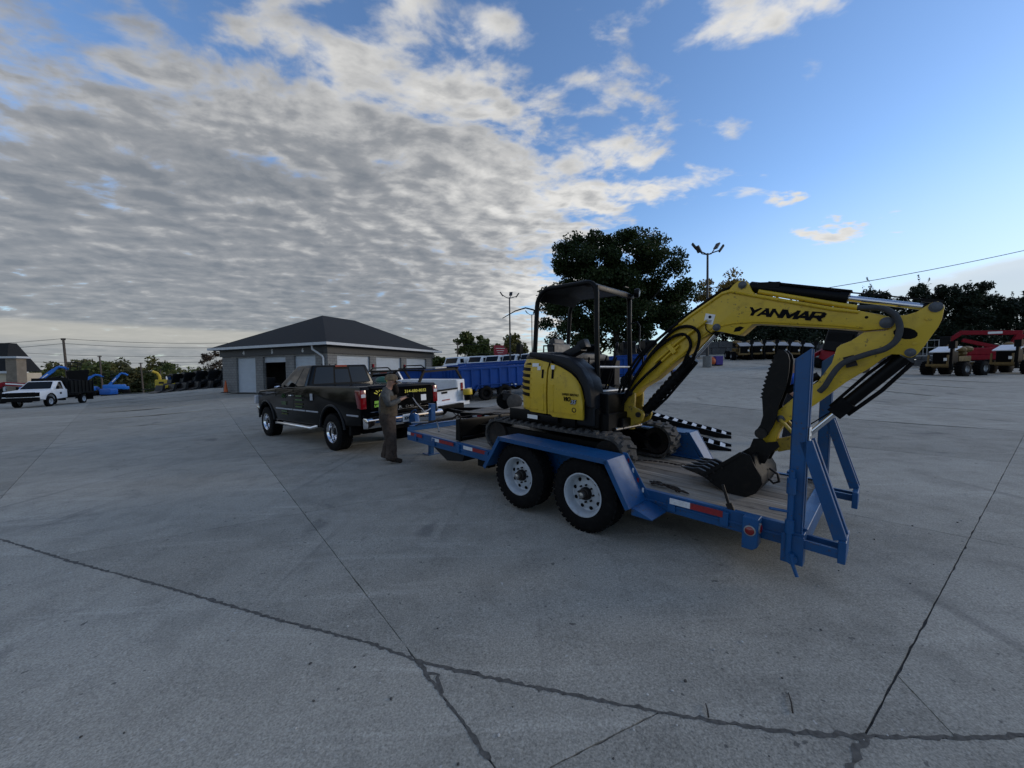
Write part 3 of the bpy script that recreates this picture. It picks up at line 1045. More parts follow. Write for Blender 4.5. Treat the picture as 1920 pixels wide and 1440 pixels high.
    # rear corner stubs, light boxes
    for sx in (-1, 1):
        mb = MB().box((sx * .90, -2.21, .36), (.10, .10, .24))
        mb.box((sx * .955, -2.19, .35), (.02, .14, .22))
        mb.build('corner_post', bl, T, bevel=.003)
        xa, xb = (.885, 1.01)
        P = [(sx * xa, -1.87), (sx * xb, -1.87), (sx * xb, -1.93), (sx * xa, -1.985)]
        mb = MB().prism([(-1.865, .27), (-1.865, .525), (-1.975, .525), (-1.975, .30), (-1.94, .27)], 'X', sx * xa, sx * xb)
        lb = mb.build('light_box', bl, T, bevel=.004)
        for (c, a) in (((sx * 1.011, -1.92, .425), (sx, 0, 0)), ((sx * .95, -1.976, .44), (0, -1, 0))):
            mb = MB()
            mb.lathe([(.042, -.002), (.042, .006), (.034, .008)], c, a, 20, mi=1)
            mb.lathe([(.034, 0), (.033, .010), (.022, .016), (.001, .018)], c, a, 20)
            mb.build('marker_lamp', [M['lens_red'], M['galv']], lb)
    mb = MB().bar((-.845, -1.735, .50), (-.84, -1.665, .70), .022, .012, up=(1, 0, 0))
    mb.bar((-.845, -1.745, .49), (-.845, -1.72, .55), .05, .02, up=(1, 0, 0))
    mb.build('stake', M['steel'], T)
    return T


TRAILER = build_trailer()


# ================================================================ yellow mini excavator, on the trailer deck, boom towards the trailer's rear
def belt(y0, y1, zc, r, n=10):
    """stadium outline in (y, z)"""
    P = []
    for k in range(n + 1):
        a = -math.pi / 2 + math.pi * k / n
        P.append((y1 + r * math.cos(a), zc + r * math.sin(a)))
    for k in range(n + 1):
        a = math.pi / 2 + math.pi * k / n
        P.append((y0 + r * math.cos(a), zc + r * math.sin(a)))
    return P


def build_excavator():
    org = (0, .41, DZ)
    m = TR_M @ Matrix.Translation(org)
    E = thing('mini_excavator', 'yellow and black mini excavator with open canopy chained on the blue trailer', 'excavator', matrix=m, org=org)
    ye, bk, ch = M['yellow'], M['black'], M['char']
    # ---- tracks
    for sx in (-1, 1):
        xa, xb = sx * .475, sx * .775
        R0, zc = .215, DZ + .235
        y0, y1 = -.475, 1.29
        P = belt(y0, y1, zc, R0)
        Q = belt(y0, y1, zc, R0 - .03)
        mb = MB()
        n = len(P)
        vs = [(xa, *p) for p in P] + [(xb, *p) for p in P] + [(xa, *p) for p in Q] + [(xb, *p) for p in Q]
        fs = []
        for i in range(n):
            j = (i + 1) % n
            fs += [(i, j, n + j, n + i), (2 * n + i, 3 * n + i, 3 * n + j, 2 * n + j), (i, 2 * n + i, 2 * n + j, j), (n + i, n + j, 3 * n + j, 3 * n + i)]
        mb.add(vs, fs)
        # tread lugs, staggered on the two halves
        per = 2 * (y1 - y0) + 2 * math.pi * R0
        N = 42
        for k in range(N):
            for h in (0, 1):
                s = per * (k + .5 * h) / N
                if s < (y1 - y0):
                    c, d = (y0 + s, zc + R0), (1, 0)
                elif s < (y1 - y0) + math.pi * R0:
                    a = math.pi / 2 - (s - (y1 - y0)) / R0
                    c, d = (y1 + R0 * math.cos(a), zc + R0 * math.sin(a)), (math.sin(a), -math.cos(a))
                elif s < 2 * (y1 - y0) + math.pi * R0:
                    u = s - (y1 - y0) - math.pi * R0
                    c, d = (y1 - u, zc - R0), (-1, 0)
                else:
                    a = -math.pi / 2 - (s - 2 * (y1 - y0) - math.pi * R0) / R0
                    c, d = (y0 + R0 * math.cos(a), zc + R0 * math.sin(a)), (math.sin(a), -math.cos(a))
                dv = Vector((0, *d))
                nv = Vector((0, -d[1], d[0]))
                xv = dv.cross(nv)
                rot = Matrix((xv, dv, nv)).transposed() @ Euler((0, 0, R(14 if h else -14))).to_matrix()
                xm = (xa + xb) / 2 + sx * (.072 if h else -.072)
                mb.box(Vector((xm, *c)) + nv * .011, (.155, .042, .024), rot, taper=.8)
        tr = mb.build('track', M['track'], E, smooth=0)
        mb = MB()
        mb.prism(belt(y0 + .05, y1 - .05, zc, .13, 6), 'X', xa + sx * .03, xb - sx * .06)
        mb.build('track_frame', bk, tr, bevel=.008)
        for y in (y0, y1):
            MB().lathe([(.001, -.005), (.09, -.005), (.11, .0), (.17, .01), (.175, -.02), (.18, -.2)], (xb - sx * .045, y, zc), (sx, 0, 0), 20).build('idler', M['steel'], tr)
            MB().lathe([(.001, -.005), (.09, -.005), (.11, .0), (.17, .01), (.175, -.02), (.18, -.1)], (xa + sx * .03, y, zc), (-sx, 0, 0), 20).build('idler', M['steel'], tr)
        for k in range(4):
            y = y0 + .3 + k * .38
            MB().cyl((xa + sx * .02, y, zc - .12), (xb - sx * .02, y, zc - .12), .055, n=14).build('roller', M['steel'], tr)
        mb = MB().prism([(-.45, zc + .02), (-.10, zc + .15), (.9, zc + .15), (1.2, zc + .02), (.9, zc - .05), (-.2, zc - .05)], 'X', xa - sx * .10, xa + sx * .01)
        mb.build('track_guard', bk, tr, bevel=.006)
    mb = MB().box((0, .41, DZ + .27), (.98, .95, .16))
    mb.cyl((0, .41, DZ + .30), (0, .41, DZ + .50), .40, n=28)
    mb.build('undercarriage', bk, E, bevel=.01)
    # ---- dozer blade behind the machine
    mb = MB()
    pr = [(2.10, .50), (2.15, .52), (2.175, .60), (2.18, .70), (2.165, .80), (2.13, .845), (2.115, .80), (2.13, .70), (2.12, .60)]
    mb.prism(pr, 'X', -.775, .775)
    for x in (-.775, .775):
        mb.prism([(2.08, .50), (2.19, .51), (2.19, .84), (2.10, .855)], 'X', x - .012, x + .012)
    mb.box((0, 2.10, .55), (1.5, .05, .03))
    bl = mb.build('dozer_blade', M['black'], E, bevel=.003)
    mb = MB()
    for x in (-.30, .30):
        mb.bar((x, 2.12, .66), (x, .8, DZ + .26), .09, .12)
    mb.cyl((0, 2.1, .76), (0, 1.0, DZ + .34), .04)
    mb.build('blade_arm', bk, bl)
    # ---- house: plan curve of the right side, from rear centre round to the front
    plan = [(0.0, 1.19), (-.2, 1.165), (-.38, 1.09), (-.53, .97), (-.64, .83), (-.71, .66), (-.735, .48), (-.74, .37), (-.74, .22), (-.735, .06), (-.725, -.06), (-.715, -.13)]
    def ztop(y):
        K = [(-.14, 1.27), (-.125, 1.32), (-.085, 1.46), (-.02, 1.555), (.06, 1.62), (.19, 1.685), (.32, 1.73), (.6, 1.785), (.8, 1.81), (1.2, 1.815)]
        for (a, za), (b, zb) in zip(K, K[1:]):
            if a <= y <= b:
                return za + (zb - za) * (y - a) / (b - a)
        return K[0][1] if y < K[0][0] else K[-1][1]
    def shell(y_lo, y_hi, zb, zt, off, mirror=False):
        """curved panel over the part of the plan curve between two Y values"""
        pts = []
        for (a, b) in zip(plan, plan[1:]):
            for u in np.linspace(0, 1, 5)[:-1]:
                pts.append((a[0] + (b[0] - a[0]) * u, a[1] + (b[1] - a[1]) * u))
        pts.append(plan[-1])
        pts = [p for p in pts if y_lo <= p[1] <= y_hi]
        nz = 9
        rings = []
        for i, p in enumerate(pts):
            q0, q1 = pts[max(i - 1, 0)], pts[min(i + 1, len(pts) - 1)]
            nx, ny = -(q1[1] - q0[1]), (q1[0] - q0[0])
            L = math.hypot(nx, ny)
            nx, ny = nx / L, ny / L
            if nx > 0:
                nx, ny = -nx, -ny
            if abs(p[0]) < 1e-6:
                nx, ny = 0, 1
            top = zt(p[1])
            col = []
            for k in range(nz):
                u = k / (nz - 1)
                bulge = off + .022 * math.sin(math.pi * min(u * .9 + .08, 1)) - (.035 * max(0, u - .86) / .14)
                z = zb(p[1]) + (top - zb(p[1])) * u
                x = p[0] + nx * bulge
                col.append(((-x if mirror else x), p[1] + ny * bulge, z))
            inner = [((p[0] + nx * (off - .03)) * (-1 if mirror else 1), p[1] + ny * (off - .03), c[2]) for c in reversed(col)]
            rings.append([Vector(c) for c in col + inner])
        return MB().loft(rings)
    zb0 = lambda y: 1.105 if y > .3 else 1.08 + (.3 - y) * -.0
    p1 = shell(.385, 1.30, zb0, ztop, 0.0).build('side_panel', ye, E, smooth=50)
    p2 = shell(-.14, .375, zb0, ztop, 0.0).build('side_panel', ye, E, smooth=50)
    shell(.385, 1.30, zb0, lambda y: ztop(y) - .02, 0.0, True).build('side_panel', ye, E, smooth=50)
    shell(-.14, .375, zb0, lambda y: min(ztop(y), 1.38), 0.0, True).build('side_panel', ye, E, smooth=50)
    # louvres of the rear panel: dark slots with yellow lips
    def surf(y, z, off):
        """point on the near side of the shell"""
        for (a, b) in zip(plan, plan[1:]):
            if b[1] <= y <= a[1]:
                u = (y - a[1]) / (b[1] - a[1])
                q = Vector((a[0] + (b[0] - a[0]) * u, y))
                d = Vector((b[0] - a[0], b[1] - a[1])).normalized()
                nn = Vector((d.y, -d.x))
                if nn.x > 0:
                    nn = -nn
                u = (z - 1.1) / max(ztop(y) - 1.1, .1)
                o = .022 * math.sin(math.pi * min(u * .9 + .08, 1)) + off
                return Vector((q.x + nn.x * o, q.y + nn.y * o, z)), Vector((nn.x, nn.y, 0))
        return Vector((-.74, y, z)), Vector((-1, 0, 0))
    def patch(y0, y1, z0, z1, off, th=.004, ny=5, z0b=None, z1b=None):
        mb = MB()
        rings = []
        for i in range(ny + 1):
            u = i / ny
            y = y0 + (y1 - y0) * u
            a0, a1 = z0 + ((z0b if z0b is not None else z0) - z0) * u, z1 + ((z1b if z1b is not None else z1) - z1) * u
            A, n_ = surf(y, a0, off)
            B, _ = surf(y, a1, off)
            rings.append([A, B, B + n_ * th, A + n_ * th])
        return mb.loft(rings)
    for k in range(6):
        z = 1.30 + k * .083
        w = .30 if k < 5 else .20
        patch(.70, .70 + w * .9, z, z + (.045 if k < 5 else .03), .001, .003, 6, z + .006, z + .05 if k < 5 else z + .01).build('louvre', M['plastic'], p1)
        patch(.66, .70 + w * .9, z - .014, z - .004, .002, .010, 6).build('louvre_lip', ye, p1, smooth=50)
    for (pp, y) in ((p1, .46), (p2, .30)):
        patch(y - .016, y + .016, 1.55, 1.66, .001, .003, 2).build('latch_slot', M['plastic'], pp)
        patch(y - .028, y + .028, 1.14, 1.48, .000, .009, 3).build('pressed_rib', ye, pp, bevel=.004)
    for (pp, y0, y1) in ((p1, .55, .93), (p2, -.04, .26)):
        patch(y0, y1, 1.14, 1.152, .0, .010, 4).build('pressed_rib', ye, pp)
    A, n_ = surf(-.02, 1.19, .002)
    MB().lathe([(.030, -.004), (.030, .002), (.020, .002), (.018, -.004), (.001, -.004)], A, n_, 16).build('panel_lock', M['steel'], p2)
    for (y, z, w, h, mt) in ((.60, 1.715, .12, .045, 'decal_w'), (.53, 1.675, .06, .05, 'decal_w'), (.305, 1.69, .05, .05, 'decal_w')):
        patch(y - w / 2, y + w / 2, z - h / 2, z + h / 2, .002, .0015, 2).build('sticker', M[mt], p1 if y > .38 else p2)
    A, n_ = surf(.03, 1.37, .006)
    text('EXPERT RENTALS', .05, M['decal'], p2, A, (0.02, -1, 0), (0, 0, 1), width=.235, height=.027, shear=.2, bold=.001)
    A, n_ = surf(.07, 1.315, .006)
    text('ViO', .08, M['decal'], p2, A, (0.02, -1, 0), (0, 0, 1), width=.10, height=.055, shear=.25, bold=.003)
    A, n_ = surf(-.015, 1.285, .006)
    text('35', .08, M['decal'], p2, A, (0.02, -1, 0), (0, 0, 1), width=.09, height=.06, shear=.25, bold=.008)
    A, n_ = surf(-.015, 1.285, .009)
    text('35', .08, M['decal_grey'], p2, A, (0.02, -1, 0), (0, 0, 1), width=.078, height=.05, shear=.25, bold=.002)
    # dark hood, front cowl, counterweight
    mb = MB()
    hood = [(.72, 1.0), (.74, 1.80), (.72, 1.885), (.35, 1.85), (.06, 1.80), (-.10, 1.685), (-.19, 1.55), (-.235, 1.38), (-.245, 1.0)]
    mb.prism(hood, 'X', -.655, -.43)
    mb.prism([(.72, 1.885), (.35, 1.85), (.06, 1.80), (-.10, 1.685), (-.19, 1.55), (-.235, 1.38), (-.245, 1.22), (-.17, 1.25), (-.13, 1.45), (-.03, 1.60), (.08, 1.68), (.35, 1.77), (.72, 1.82)], 'X', -.735, -.60)
    mb.build('hood', ch, E, bevel=.03, seg=3)
    mb = MB()
    mb.prism([(p[0], p[1]) for p in plan[:9]] + [(-p[0], p[1]) for p in plan[8:0:-1]], 'Z', 1.0, 1.09)
    mb.box((0, .55, 1.04), (1.38, 1.1, .16))
    mb.build('counterweight', bk, E, bevel=.015, seg=2)
    MB().box((-.752, .62, 1.045), (.006, .17, .05)).build('sticker', M['decal_w'], E)
    core = [(p[0] * .93, .41 + (p[1] - .41) * .95) for p in plan[:8]]
    core = core + [(-a, b) for a, b in core[:0:-1]]
    mb = MB().prism(core, 'Z', 1.0, 1.80)
    mb.loft([[Vector((a * k, .41 + (b - .41) * k, z)) for a, b in core] for k, z in ((1.04, 1.79), (1.03, 1.83), (.97, 1.87), (.85, 1.885))])
    mb.prism([(-.12, 1.0), (1.05, 1.0), (1.05, 1.40), (.4, 1.42), (-.12, 1.30)], 'X', .42, .68)
    mb.build('engine_cover', ch, E, bevel=.025, seg=2)
    # floor and front frame
    mb = MB().box((.12, .10, 1.13), (1.05, .75, .10))
    mb.box((-.10, -.28, 1.06), (.95, .20, .20))
    mb.box((-.48, -.20, 1.10), (.30, .16, .24))
    mb.box((.30, -.20, 1.24), (.60, .06, .14))
    mb.box((-.22, -.26, 1.22), (.62, .16, .34))
    mb.box((-.05, -.36, 1.02), (.55, .14, .14))
    mb.build('floor_frame', bk, E, bevel=.012)
    MB().cyl((-.45, -.40, .975), (.12, -.44, .975), .02, n=10).build('swing_cylinder_rod', M['rod'], E)
    MB().box((-.46, -.285, 1.22), (.06, .006, .07)).build('sticker', M['decal_w'], E)
    # ---- canopy
    cn = None
    for x, yr, yf in ((-.44, .84, -.10), (.46, .94, -.06)):
        r_ = .032
        path = [(x, yr + .03, 1.78), (x, yr, 2.45)]
        cz, rad = 2.50, .20
        for k in range(7):
            a = math.pi / 2 * k / 6
            path.append((x, yr - .22 + .22 * math.cos(a), cz + .23 * math.sin(a)))
        for k in range(7):
            a = math.pi / 2 * (1 - k / 6)
            path.append((x, yf + .14 - .14 * math.cos(a), cz + .09 + .14 * math.sin(a)))
        path += [(x, yf - .01, 2.2), (x, yf - .04, 1.6), (x, yf - .06, 1.28 if x < 0 else 1.2)]
        o = MB().tube(path, r_, 12).build('canopy_frame', M['black'], E, smooth=60)
        cn = cn or o
    prof = [(.86, 2.60), (.80, 2.70), (.70, 2.745), (.10, 2.75), (-.02, 2.73), (-.10, 2.69), (-.12, 2.66), (0.0, 2.68), (.10, 2.70), (.70, 2.70), (.78, 2.66), (.83, 2.59)]
    mb = MB().prism(prof, 'X', -.42, .44)
    mb.box((0.01, -.10, 2.655), (.92, .045, .06))
    for x in (-.2, 0, .2):
        mb.box((x, .35, 2.755), (.05, .6, .012))
    roof = mb.build('canopy_roof', M['black'], E, bevel=.012, seg=2)
    MB().box((.22, -.13, 2.75), (.10, .03, .012)).build('roof_bracket', M['black'], roof)
    mb = MB().lathe([(.001, -.03), (.05, -.03), (.062, .0), (.062, .03), (.05, .032), (.001, .026)], (.44, -.17, 2.70), (.4, -1, -.1), 18)
    mb.build('work_lamp', [M['black']], E)
    mb = MB().lathe([(.045, 0), (.001, .003)], (.464, -.205, 2.697), (.4, -1, -.1), 18).build('lamp_lens', M['lens_clear'], E)
    mb = MB().tube([(-.44, .82, 2.42), (-.47, .88, 2.47), (-.52, .98, 2.50), (-.60, 1.10, 2.46), (-.70, 1.25, 2.36)], [.013, .011, .010, .008, .005], 8)
    mb.build('mirror_arm', M['black'], E)
    mb = MB().tube([(.50, -.10, 2.30), (.50, -.16, 2.32), (.50, -.20, 2.26), (.50, -.20, 1.96), (.50, -.26, 1.86), (.50, -.26, 1.56), (.50, -.20, 1.52), (.50, -.10, 1.52)], .012, 8)
    mb.build('grab_rail', M['black'], E, smooth=60)
    mb = MB().cyl((-.44, -.14, 1.70), (.46, -.10, 1.70), .016, n=8)
    mb.cyl((-.44, -.16, 1.40), (.40, -.14, 1.40), .020, n=8)
    mb.build('front_rail', M['galv'], E)
    mb = MB()
    for (a, b) in (((-.28, .12, 1.2), (-.34, .05, 1.82)), ((-.22, .10, 1.2), (-.10, -.06, 1.84)), ((.05, .10, 1.2), (.16, -.02, 1.83)), ((.12, .10, 1.2), (.22, -.02, 1.83))):
        mb.cyl(a, b, .012, n=8)
    mb.build('travel_lever', M['black'], E)
    # ---- seat and consoles
    mb = MB().box((.06, .55, 1.50), (.46, .46, .14))
    mb.box((.06, .80, 1.78), (.44, .12, .50), (R(-10), 0, 0))
    mb.box((.06, .86, 2.02), (.26, .09, .16), (R(-12), 0, 0))
    mb.build('seat', M['seat'], E, bevel=.035, seg=3)
    mb = MB().box((-.33, .33, 1.87), (.15, .40, .11), (R(-24), 0, 0))
    mb.box((-.33, .14, 1.98), (.13, .12, .12), (R(-24), 0, 0))
    mb.build('control_console', ch, E, bevel=.025, seg=2)
    mb = MB().tube([(-.33, .62, 1.86), (-.33, .62, 1.98), (-.33, .80, 1.98), (-.33, .80, 1.86)], .012, 6)
    mb.build('armrest_rail', M['black'], E)
    mb = MB().box((.42, .3, 1.62), (.14, .45, .34))
    mb.cyl((.40, .12, 1.78), (.40, .08, 1.98), .014)
    mb.ell((.40, .075, 2.0), (.025, .025, .05))
    mb.build('left_console', ch, E, bevel=.01)
    mb = MB().box((-.52, 1.08, 1.93), (.10, .06, .13), (0, 0, R(15)))
    mb.cyl((-.52, 1.07, 1.80), (-.52, 1.07, 1.88), .012)
    mb.build('rear_lamp', M['black'], E, bevel=.006)

    # ---- swing bracket
    mb = MB()
    pr = [(-.25, .97), (-.44, .985), (-.565, 1.06), (-.59, 1.135), (-.575, 1.18), (-.52, 1.20), (-.465, 1.22), (-.47, 1.30), (-.47, 1.39), (-.42, 1.43), (-.36, 1.37), (-.33, 1.24), (-.30, 1.09), (-.25, 1.06)]
    for x0, x1 in ((-.13, -.085), (.085, .13)):
        mb.prism(pr, 'X', x0, x1)
    mb.prism([(-.22, .975), (-.46, .99), (-.50, 1.06), (-.30, 1.06), (-.22, 1.05)], 'X', -.085, .085)
    mb.cyl((0, -.33, .93), (0, -.33, 1.12), .085, n=20)
    sb = mb.build('swing_bracket', M['yellow_dirty'], E, bevel=.006)
    MB().cyl((-.15, -.527, 1.135), (.15, -.527, 1.135), .032, n=16).build('pivot_pin', M['steel'], sb)
    MB().cyl((-.15, -.415, 1.385), (.15, -.415, 1.385), .032, n=16).build('pivot_pin', M['steel'], sb)
    # ---- boom
    bo = [(-.36, 1.36), (-.37, 1.44), (-.62, 1.886), (-.898, 2.164), (-1.051, 2.285), (-1.379, 2.499), (-1.448, 2.515), (-1.478, 2.552), (-1.523, 2.588), (-1.57, 2.592), (-1.613, 2.56), (-1.652, 2.472), (-1.68, 2.445), (-2.273, 2.262), (-2.432, 2.222), (-2.581, 2.172), (-2.639, 2.149), (-2.665, 2.102), (-2.64, 2.055), (-2.489, 2.045), (-2.28, 2.078), (-1.712, 2.15), (-1.667, 2.147), (-1.609, 2.087), (-1.563, 2.045), (-1.515, 2.052), (-1.40, 2.085), (-1.312, 2.10), (-1.261, 2.065), (-1.188, 2.011), (-1.065, 1.881), (-.895, 1.744), (-.715, 1.574), (-.521, 1.451), (-.455, 1.36), (-.415, 1.33)]
    mb = MB().prism(bo, 'X', -.095, .095)
    boom = mb.build('boom', ye, E, bevel=.006, seg=2)
    mb = MB()
    for x in (-.098, .098):          # welded flange along the upper edge
        mb.tube([(x, -.66, 1.905), (x, -.90, 2.145), (x, -1.06, 2.262), (x, -1.38, 2.475), (x, -1.46, 2.49), (x, -1.68, 2.42), (x, -2.28, 2.237), (x, -2.45, 2.20)], .013, 6)
        mb.tube([(x, -.74, 1.62), (x, -.90, 1.768), (x, -1.08, 1.92), (x, -1.19, 2.035), (x, -1.30, 2.13), (x, -1.50, 2.165), (x, -1.72, 2.168), (x, -2.30, 2.098), (x, -2.48, 2.065)], .007, 6)
    mb.build('weld_flange', ye, boom, smooth=60)
    mb = MB()
    for (y, z, r_) in ((-1.567, 2.545, .026), (-2.625, 2.102, .034), (-1.345, 2.135, .026)):
        for sx in (-1, 1):
            MB().lathe([(r_ + .012, .0), (r_ + .012, .010), (r_, .012), (r_, .020), (r_ * .5, .024), (.001, .024)], (sx * .095, y, z), (sx, 0, 0), 20).build('pin_cap', M['pin'], boom)
    mb = MB().prism([(-1.505, 2.08), (-1.56, 2.085), (-1.60, 2.12), (-1.56, 2.135), (-1.52, 2.12)], 'X', -.0965, .0965)
    mb.build('boom_hole', M['plastic'], boom)
    MB().lathe([(.012, 0), (.001, .001)], (-.096, -2.50, 2.155), (-1, 0, 0), 10).build('boom_hole', M['plastic'], boom)
    dy = Vector((0, -.585, -.101)).normalized()
    block_text('YANMAR', M['decal'], boom, (-.0962, -1.925, 2.229), dy, (0, -.09, 1), .580, .082, .37, .26)
    MB().add([(-.0975, -1.232, 2.29), (-.0975, -1.328, 2.268), (-.0975, -1.303, 2.165), (-.0975, -1.212, 2.19), (-.0955, -1.232, 2.29), (-.0955, -1.328, 2.268), (-.0955, -1.303, 2.165), (-.0955, -1.212, 2.19)], [(0, 1, 2, 3), (7, 6, 5, 4), (0, 4, 5, 1), (1, 5, 6, 2), (2, 6, 7, 3), (3, 7, 4, 0)]).build('warning_sticker', M['decal_w'], boom)
    mb = MB().ell((-.099, -1.275, 2.248), (.002, .016, .016), 8, 5)
    for k in range(3):
        mb.box((-.099, -1.268 + .004 * k, 2.215 - .012 * k), (.001, .06, .004), (R(12), 0, 0))
    mb.build('sticker_print', M['decal'], boom)
    # hoses and clamps on the boom
    def spl(pts, n=6):
        P = [Vector(p) for p in pts]
        out = []
        for i in range(len(P) - 1):
            p0, p1_, p2_, p3 = P[max(i - 1, 0)], P[i], P[i + 1], P[min(i + 2, len(P) - 1)]
            for k in range(n):
                u = k / n
                out.append(.5 * ((2 * p1_) + (p2_ - p0) * u + (2 * p0 - 5 * p1_ + 4 * p2_ - p3) * u * u + (3 * p1_ - p0 - 3 * p2_ + p3) * u ** 3))
        out.append(P[-1])
        return out
    hs = [[(-.14, -.25, 1.20), (-.13, -.36, 1.52), (-.12, -.58, 1.88), (-.11, -.80, 2.09), (-.10, -.95, 2.20)],
          [(-.16, -.27, 1.18), (-.15, -.42, 1.48), (-.14, -.62, 1.80), (-.13, -.80, 1.98), (-.125, -.95, 2.07), (-.12, -1.05, 2.06), (-.125, -1.10, 1.96), (-.115, -1.06, 1.84), (-.08, -1.0, 1.72)],
          [(-.12, -.27, 1.22), (-.11, -.48, 1.62), (-.115, -.70, 1.92), (-.12, -.90, 2.12), (-.125, -1.06, 2.16), (-.13, -1.17, 2.10), (-.13, -1.185, 1.98), (-.12, -1.14, 1.84), (-.08, -1.10, 1.76)],
          [(-.18, -.28, 1.16), (-.17, -.45, 1.42), (-.15, -.58, 1.58), (-.13, -.70, 1.70), (-.12, -.78, 1.78)],
          [(-.19, -.24, 1.25), (-.16, -.34, 1.55), (-.13, -.52, 1.85), (-.09, -.74, 2.05), (-.05, -.95, 2.235), (-.05, -1.30, 2.475), (-.04, -1.5, 2.56)]]
    for h in hs:
        MB().tube(spl(h), .017, 8).build('hydraulic_hose', M['rubber'], boom, smooth=60)
    mb = MB().tube([(-.118, -.70, 1.76), (-.118, -.95, 1.99), (-.118, -1.10, 2.10), (-.118, -1.25, 2.21)], .014, 8)
    mb.tube([(-.118, -.74, 1.74), (-.118, -.97, 1.955)], .014, 8)
    mb.build('hydraulic_pipe', ye, boom, smooth=60)
    mb = MB().bar((-.115, -.86, 1.96), (-.115, -.93, 1.87), .05, .05, up=(1, 0, 0))
    mb.build('pipe_clamp', ye, boom, bevel=.004)
    mb = MB().tube(spl([(-.105, -1.24, 2.175), (-.12, -1.25, 2.12), (-.12, -1.29, 2.08), (-.10, -1.33, 2.07)]), .006, 6)
    mb.build('small_hose', M['rubber'], boom)
    MB().tube([(-.05, -1.70, 2.47), (-.05, -2.30, 2.285), (-.05, -2.44, 2.245)], .022, 10).build('hydraulic_pipe', ye, boom, smooth=60)
    MB().tube(spl([(-.05, -2.44, 2.245), (-.07, -2.52, 2.235), (-.13, -2.60, 2.215), (-.145, -2.665, 2.16), (-.15, -2.695, 2.09), (-.15, -2.70, 2.02), (-.15, -2.68, 1.945), (-.15, -2.62, 1.885), (-.15, -2.53, 1.85), (-.15, -2.40, 1.79), (-.15, -2.345, 1.74), (-.15, -2.30, 1.66), (-.14, -2.26, 1.57), (-.12, -2.22, 1.515)]), .023, 10).build('sleeved_hose', M['hose'], boom, smooth=60)

    # ---- hydraulic cylinders
    def ram(p0, p1, split, rb, rr, name, parent=E, x=0.0, eye=True):
        p0, p1 = Vector((x, *p0)), Vector((x, *p1))
        d = (p1 - p0).normalized()
        q = p0.lerp(p1, split)
        mb = MB().cyl(p0 + d * .05, q, rb, n=16)
        mb.cyl(q - d * .05, q + d * .012, rb * 1.12, n=16)
        mb.cyl(p0 - Vector((.045, 0, 0)), p0 + Vector((.045, 0, 0)), rb * .85, n=16)
        o = mb.build(name, M['black'], parent, smooth=40)
        mb = MB().cyl(q - d * .02, p1 - d * .04, rr, n=14)
        mb.build('piston_rod', M['rod'], o)
        mb = MB().cyl(p1 - Vector((.05, 0, 0)), p1 + Vector((.05, 0, 0)), rr * 1.7, n=14)
        mb.cyl(p1 - d * .07, p1 - d * .02, rr * 1.35, n=12)
        mb.build('rod_eye', M['black'], o)
        return o, p0, q, p1, d
    o, a, q, b, d = ram((-1.567, 2.545), (-2.89, 2.205), .60, .055, .026, 'arm_cylinder')
    up = Vector((0, -d.z, d.y))
    up = up if up.z > 0 else -up
    mb = MB().bar(a + d * .20 + up * .062, q + up * .062 + d * .02, .085, .012, up=up)
    mb.bar(a + d * .12 + up * .02, a + d * .30 + up * .05, .11, .05, up=up)
    mb.build('cylinder_guard', M['black'], o)
    mb = MB().tube([q + up * .05, q.lerp(b, .5) + up * .055, b + up * .055], .006, 6)
    mb.bar(b - d * .09 + up * .05, b + d * .03 + up * .055, .05, .025, up=up)
    mb.build('guard_rod', M['black'], o)
    o, a, q, b, d = ram((-.527, 1.135), (-1.345, 2.12), .68, .058, .026, 'boom_cylinder')
    up = Vector((0, -d.z, d.y))
    mb = MB()
    for k in range(7):
        mb.cyl(a + d * (.18 + .07 * k), a + d * (.215 + .07 * k), .066, n=14)
    mb.tube([a + d * .12 + up * .065, a.lerp(q, .4) + up * .08, q + up * .06], .014, 8)
    mb.bar(q - d * .20, q - d * .10, .13, .05, up=up)
    mb.build('cylinder_wrap', M['rubber'], o)
    o, a, q, b, d = ram((-2.77, 1.857), (-2.098, 1.045), .64, .050, .024, 'bucket_cylinder')
    up = Vector((0, -d.z, d.y))
    mb = MB().tube([a + d * .05 - up * .065, a.lerp(q, .5) - up * .085, q - d * .03 - up * .07], .016, 8)
    mb.tube([a + d * .06 + up * .06, a.lerp(q, .45) + up * .075, q + up * .065], .013, 8)
    mb.bar(q - d * .12, q + d * .03, .12, .12, up=up)
    mb.build('cylinder_wrap', M['rubber'], o)
    mb = MB().tube([q + up * .02 - d * .02, q.lerp(b, .6) + up * .055, b + up * .05], .006, 6)
    mb.ell(b + up * .05, (.05, .035, .03))
    mb.build('cylinder_strap', M['black'], o)
    # ---- arm
    ar = [(-2.847, 2.227), (-2.871, 2.245), (-2.901, 2.25), (-2.927, 2.227), (-2.936, 2.199), (-2.926, 2.107), (-2.911, 2.055), (-2.878, 1.984), (-2.848, 1.915), (-2.811, 1.845), (-2.781, 1.818), (-2.751, 1.822), (-2.72, 1.843), (-2.665, 1.846), (-2.617, 1.816), (-2.553, 1.745), (-2.473, 1.676), (-2.39, 1.604), (-2.184, 1.387), (-2.02, 1.237), (-1.968, 1.195), (-1.915, 1.081), (-1.90, .976), (-1.855, .895), (-1.80, .895), (-1.782, .983), (-1.864, 1.152), (-1.913, 1.313), (-2.051, 1.47), (-2.20, 1.60), (-2.29, 1.77), (-2.318, 1.904), (-2.344, 1.931), (-2.409, 1.962), (-2.458, 2.005), (-2.49, 2.035), (-2.618, 2.040), (-2.655, 2.061), (-2.672, 2.147), (-2.70, 2.158), (-2.738, 2.160), (-2.792, 2.18)]
    mb = MB()
    mb.prism(ar, 'X', -.075, .075)
    arm = mb.build('arm', ye, E, bevel=.005, seg=2)
    mb = MB()
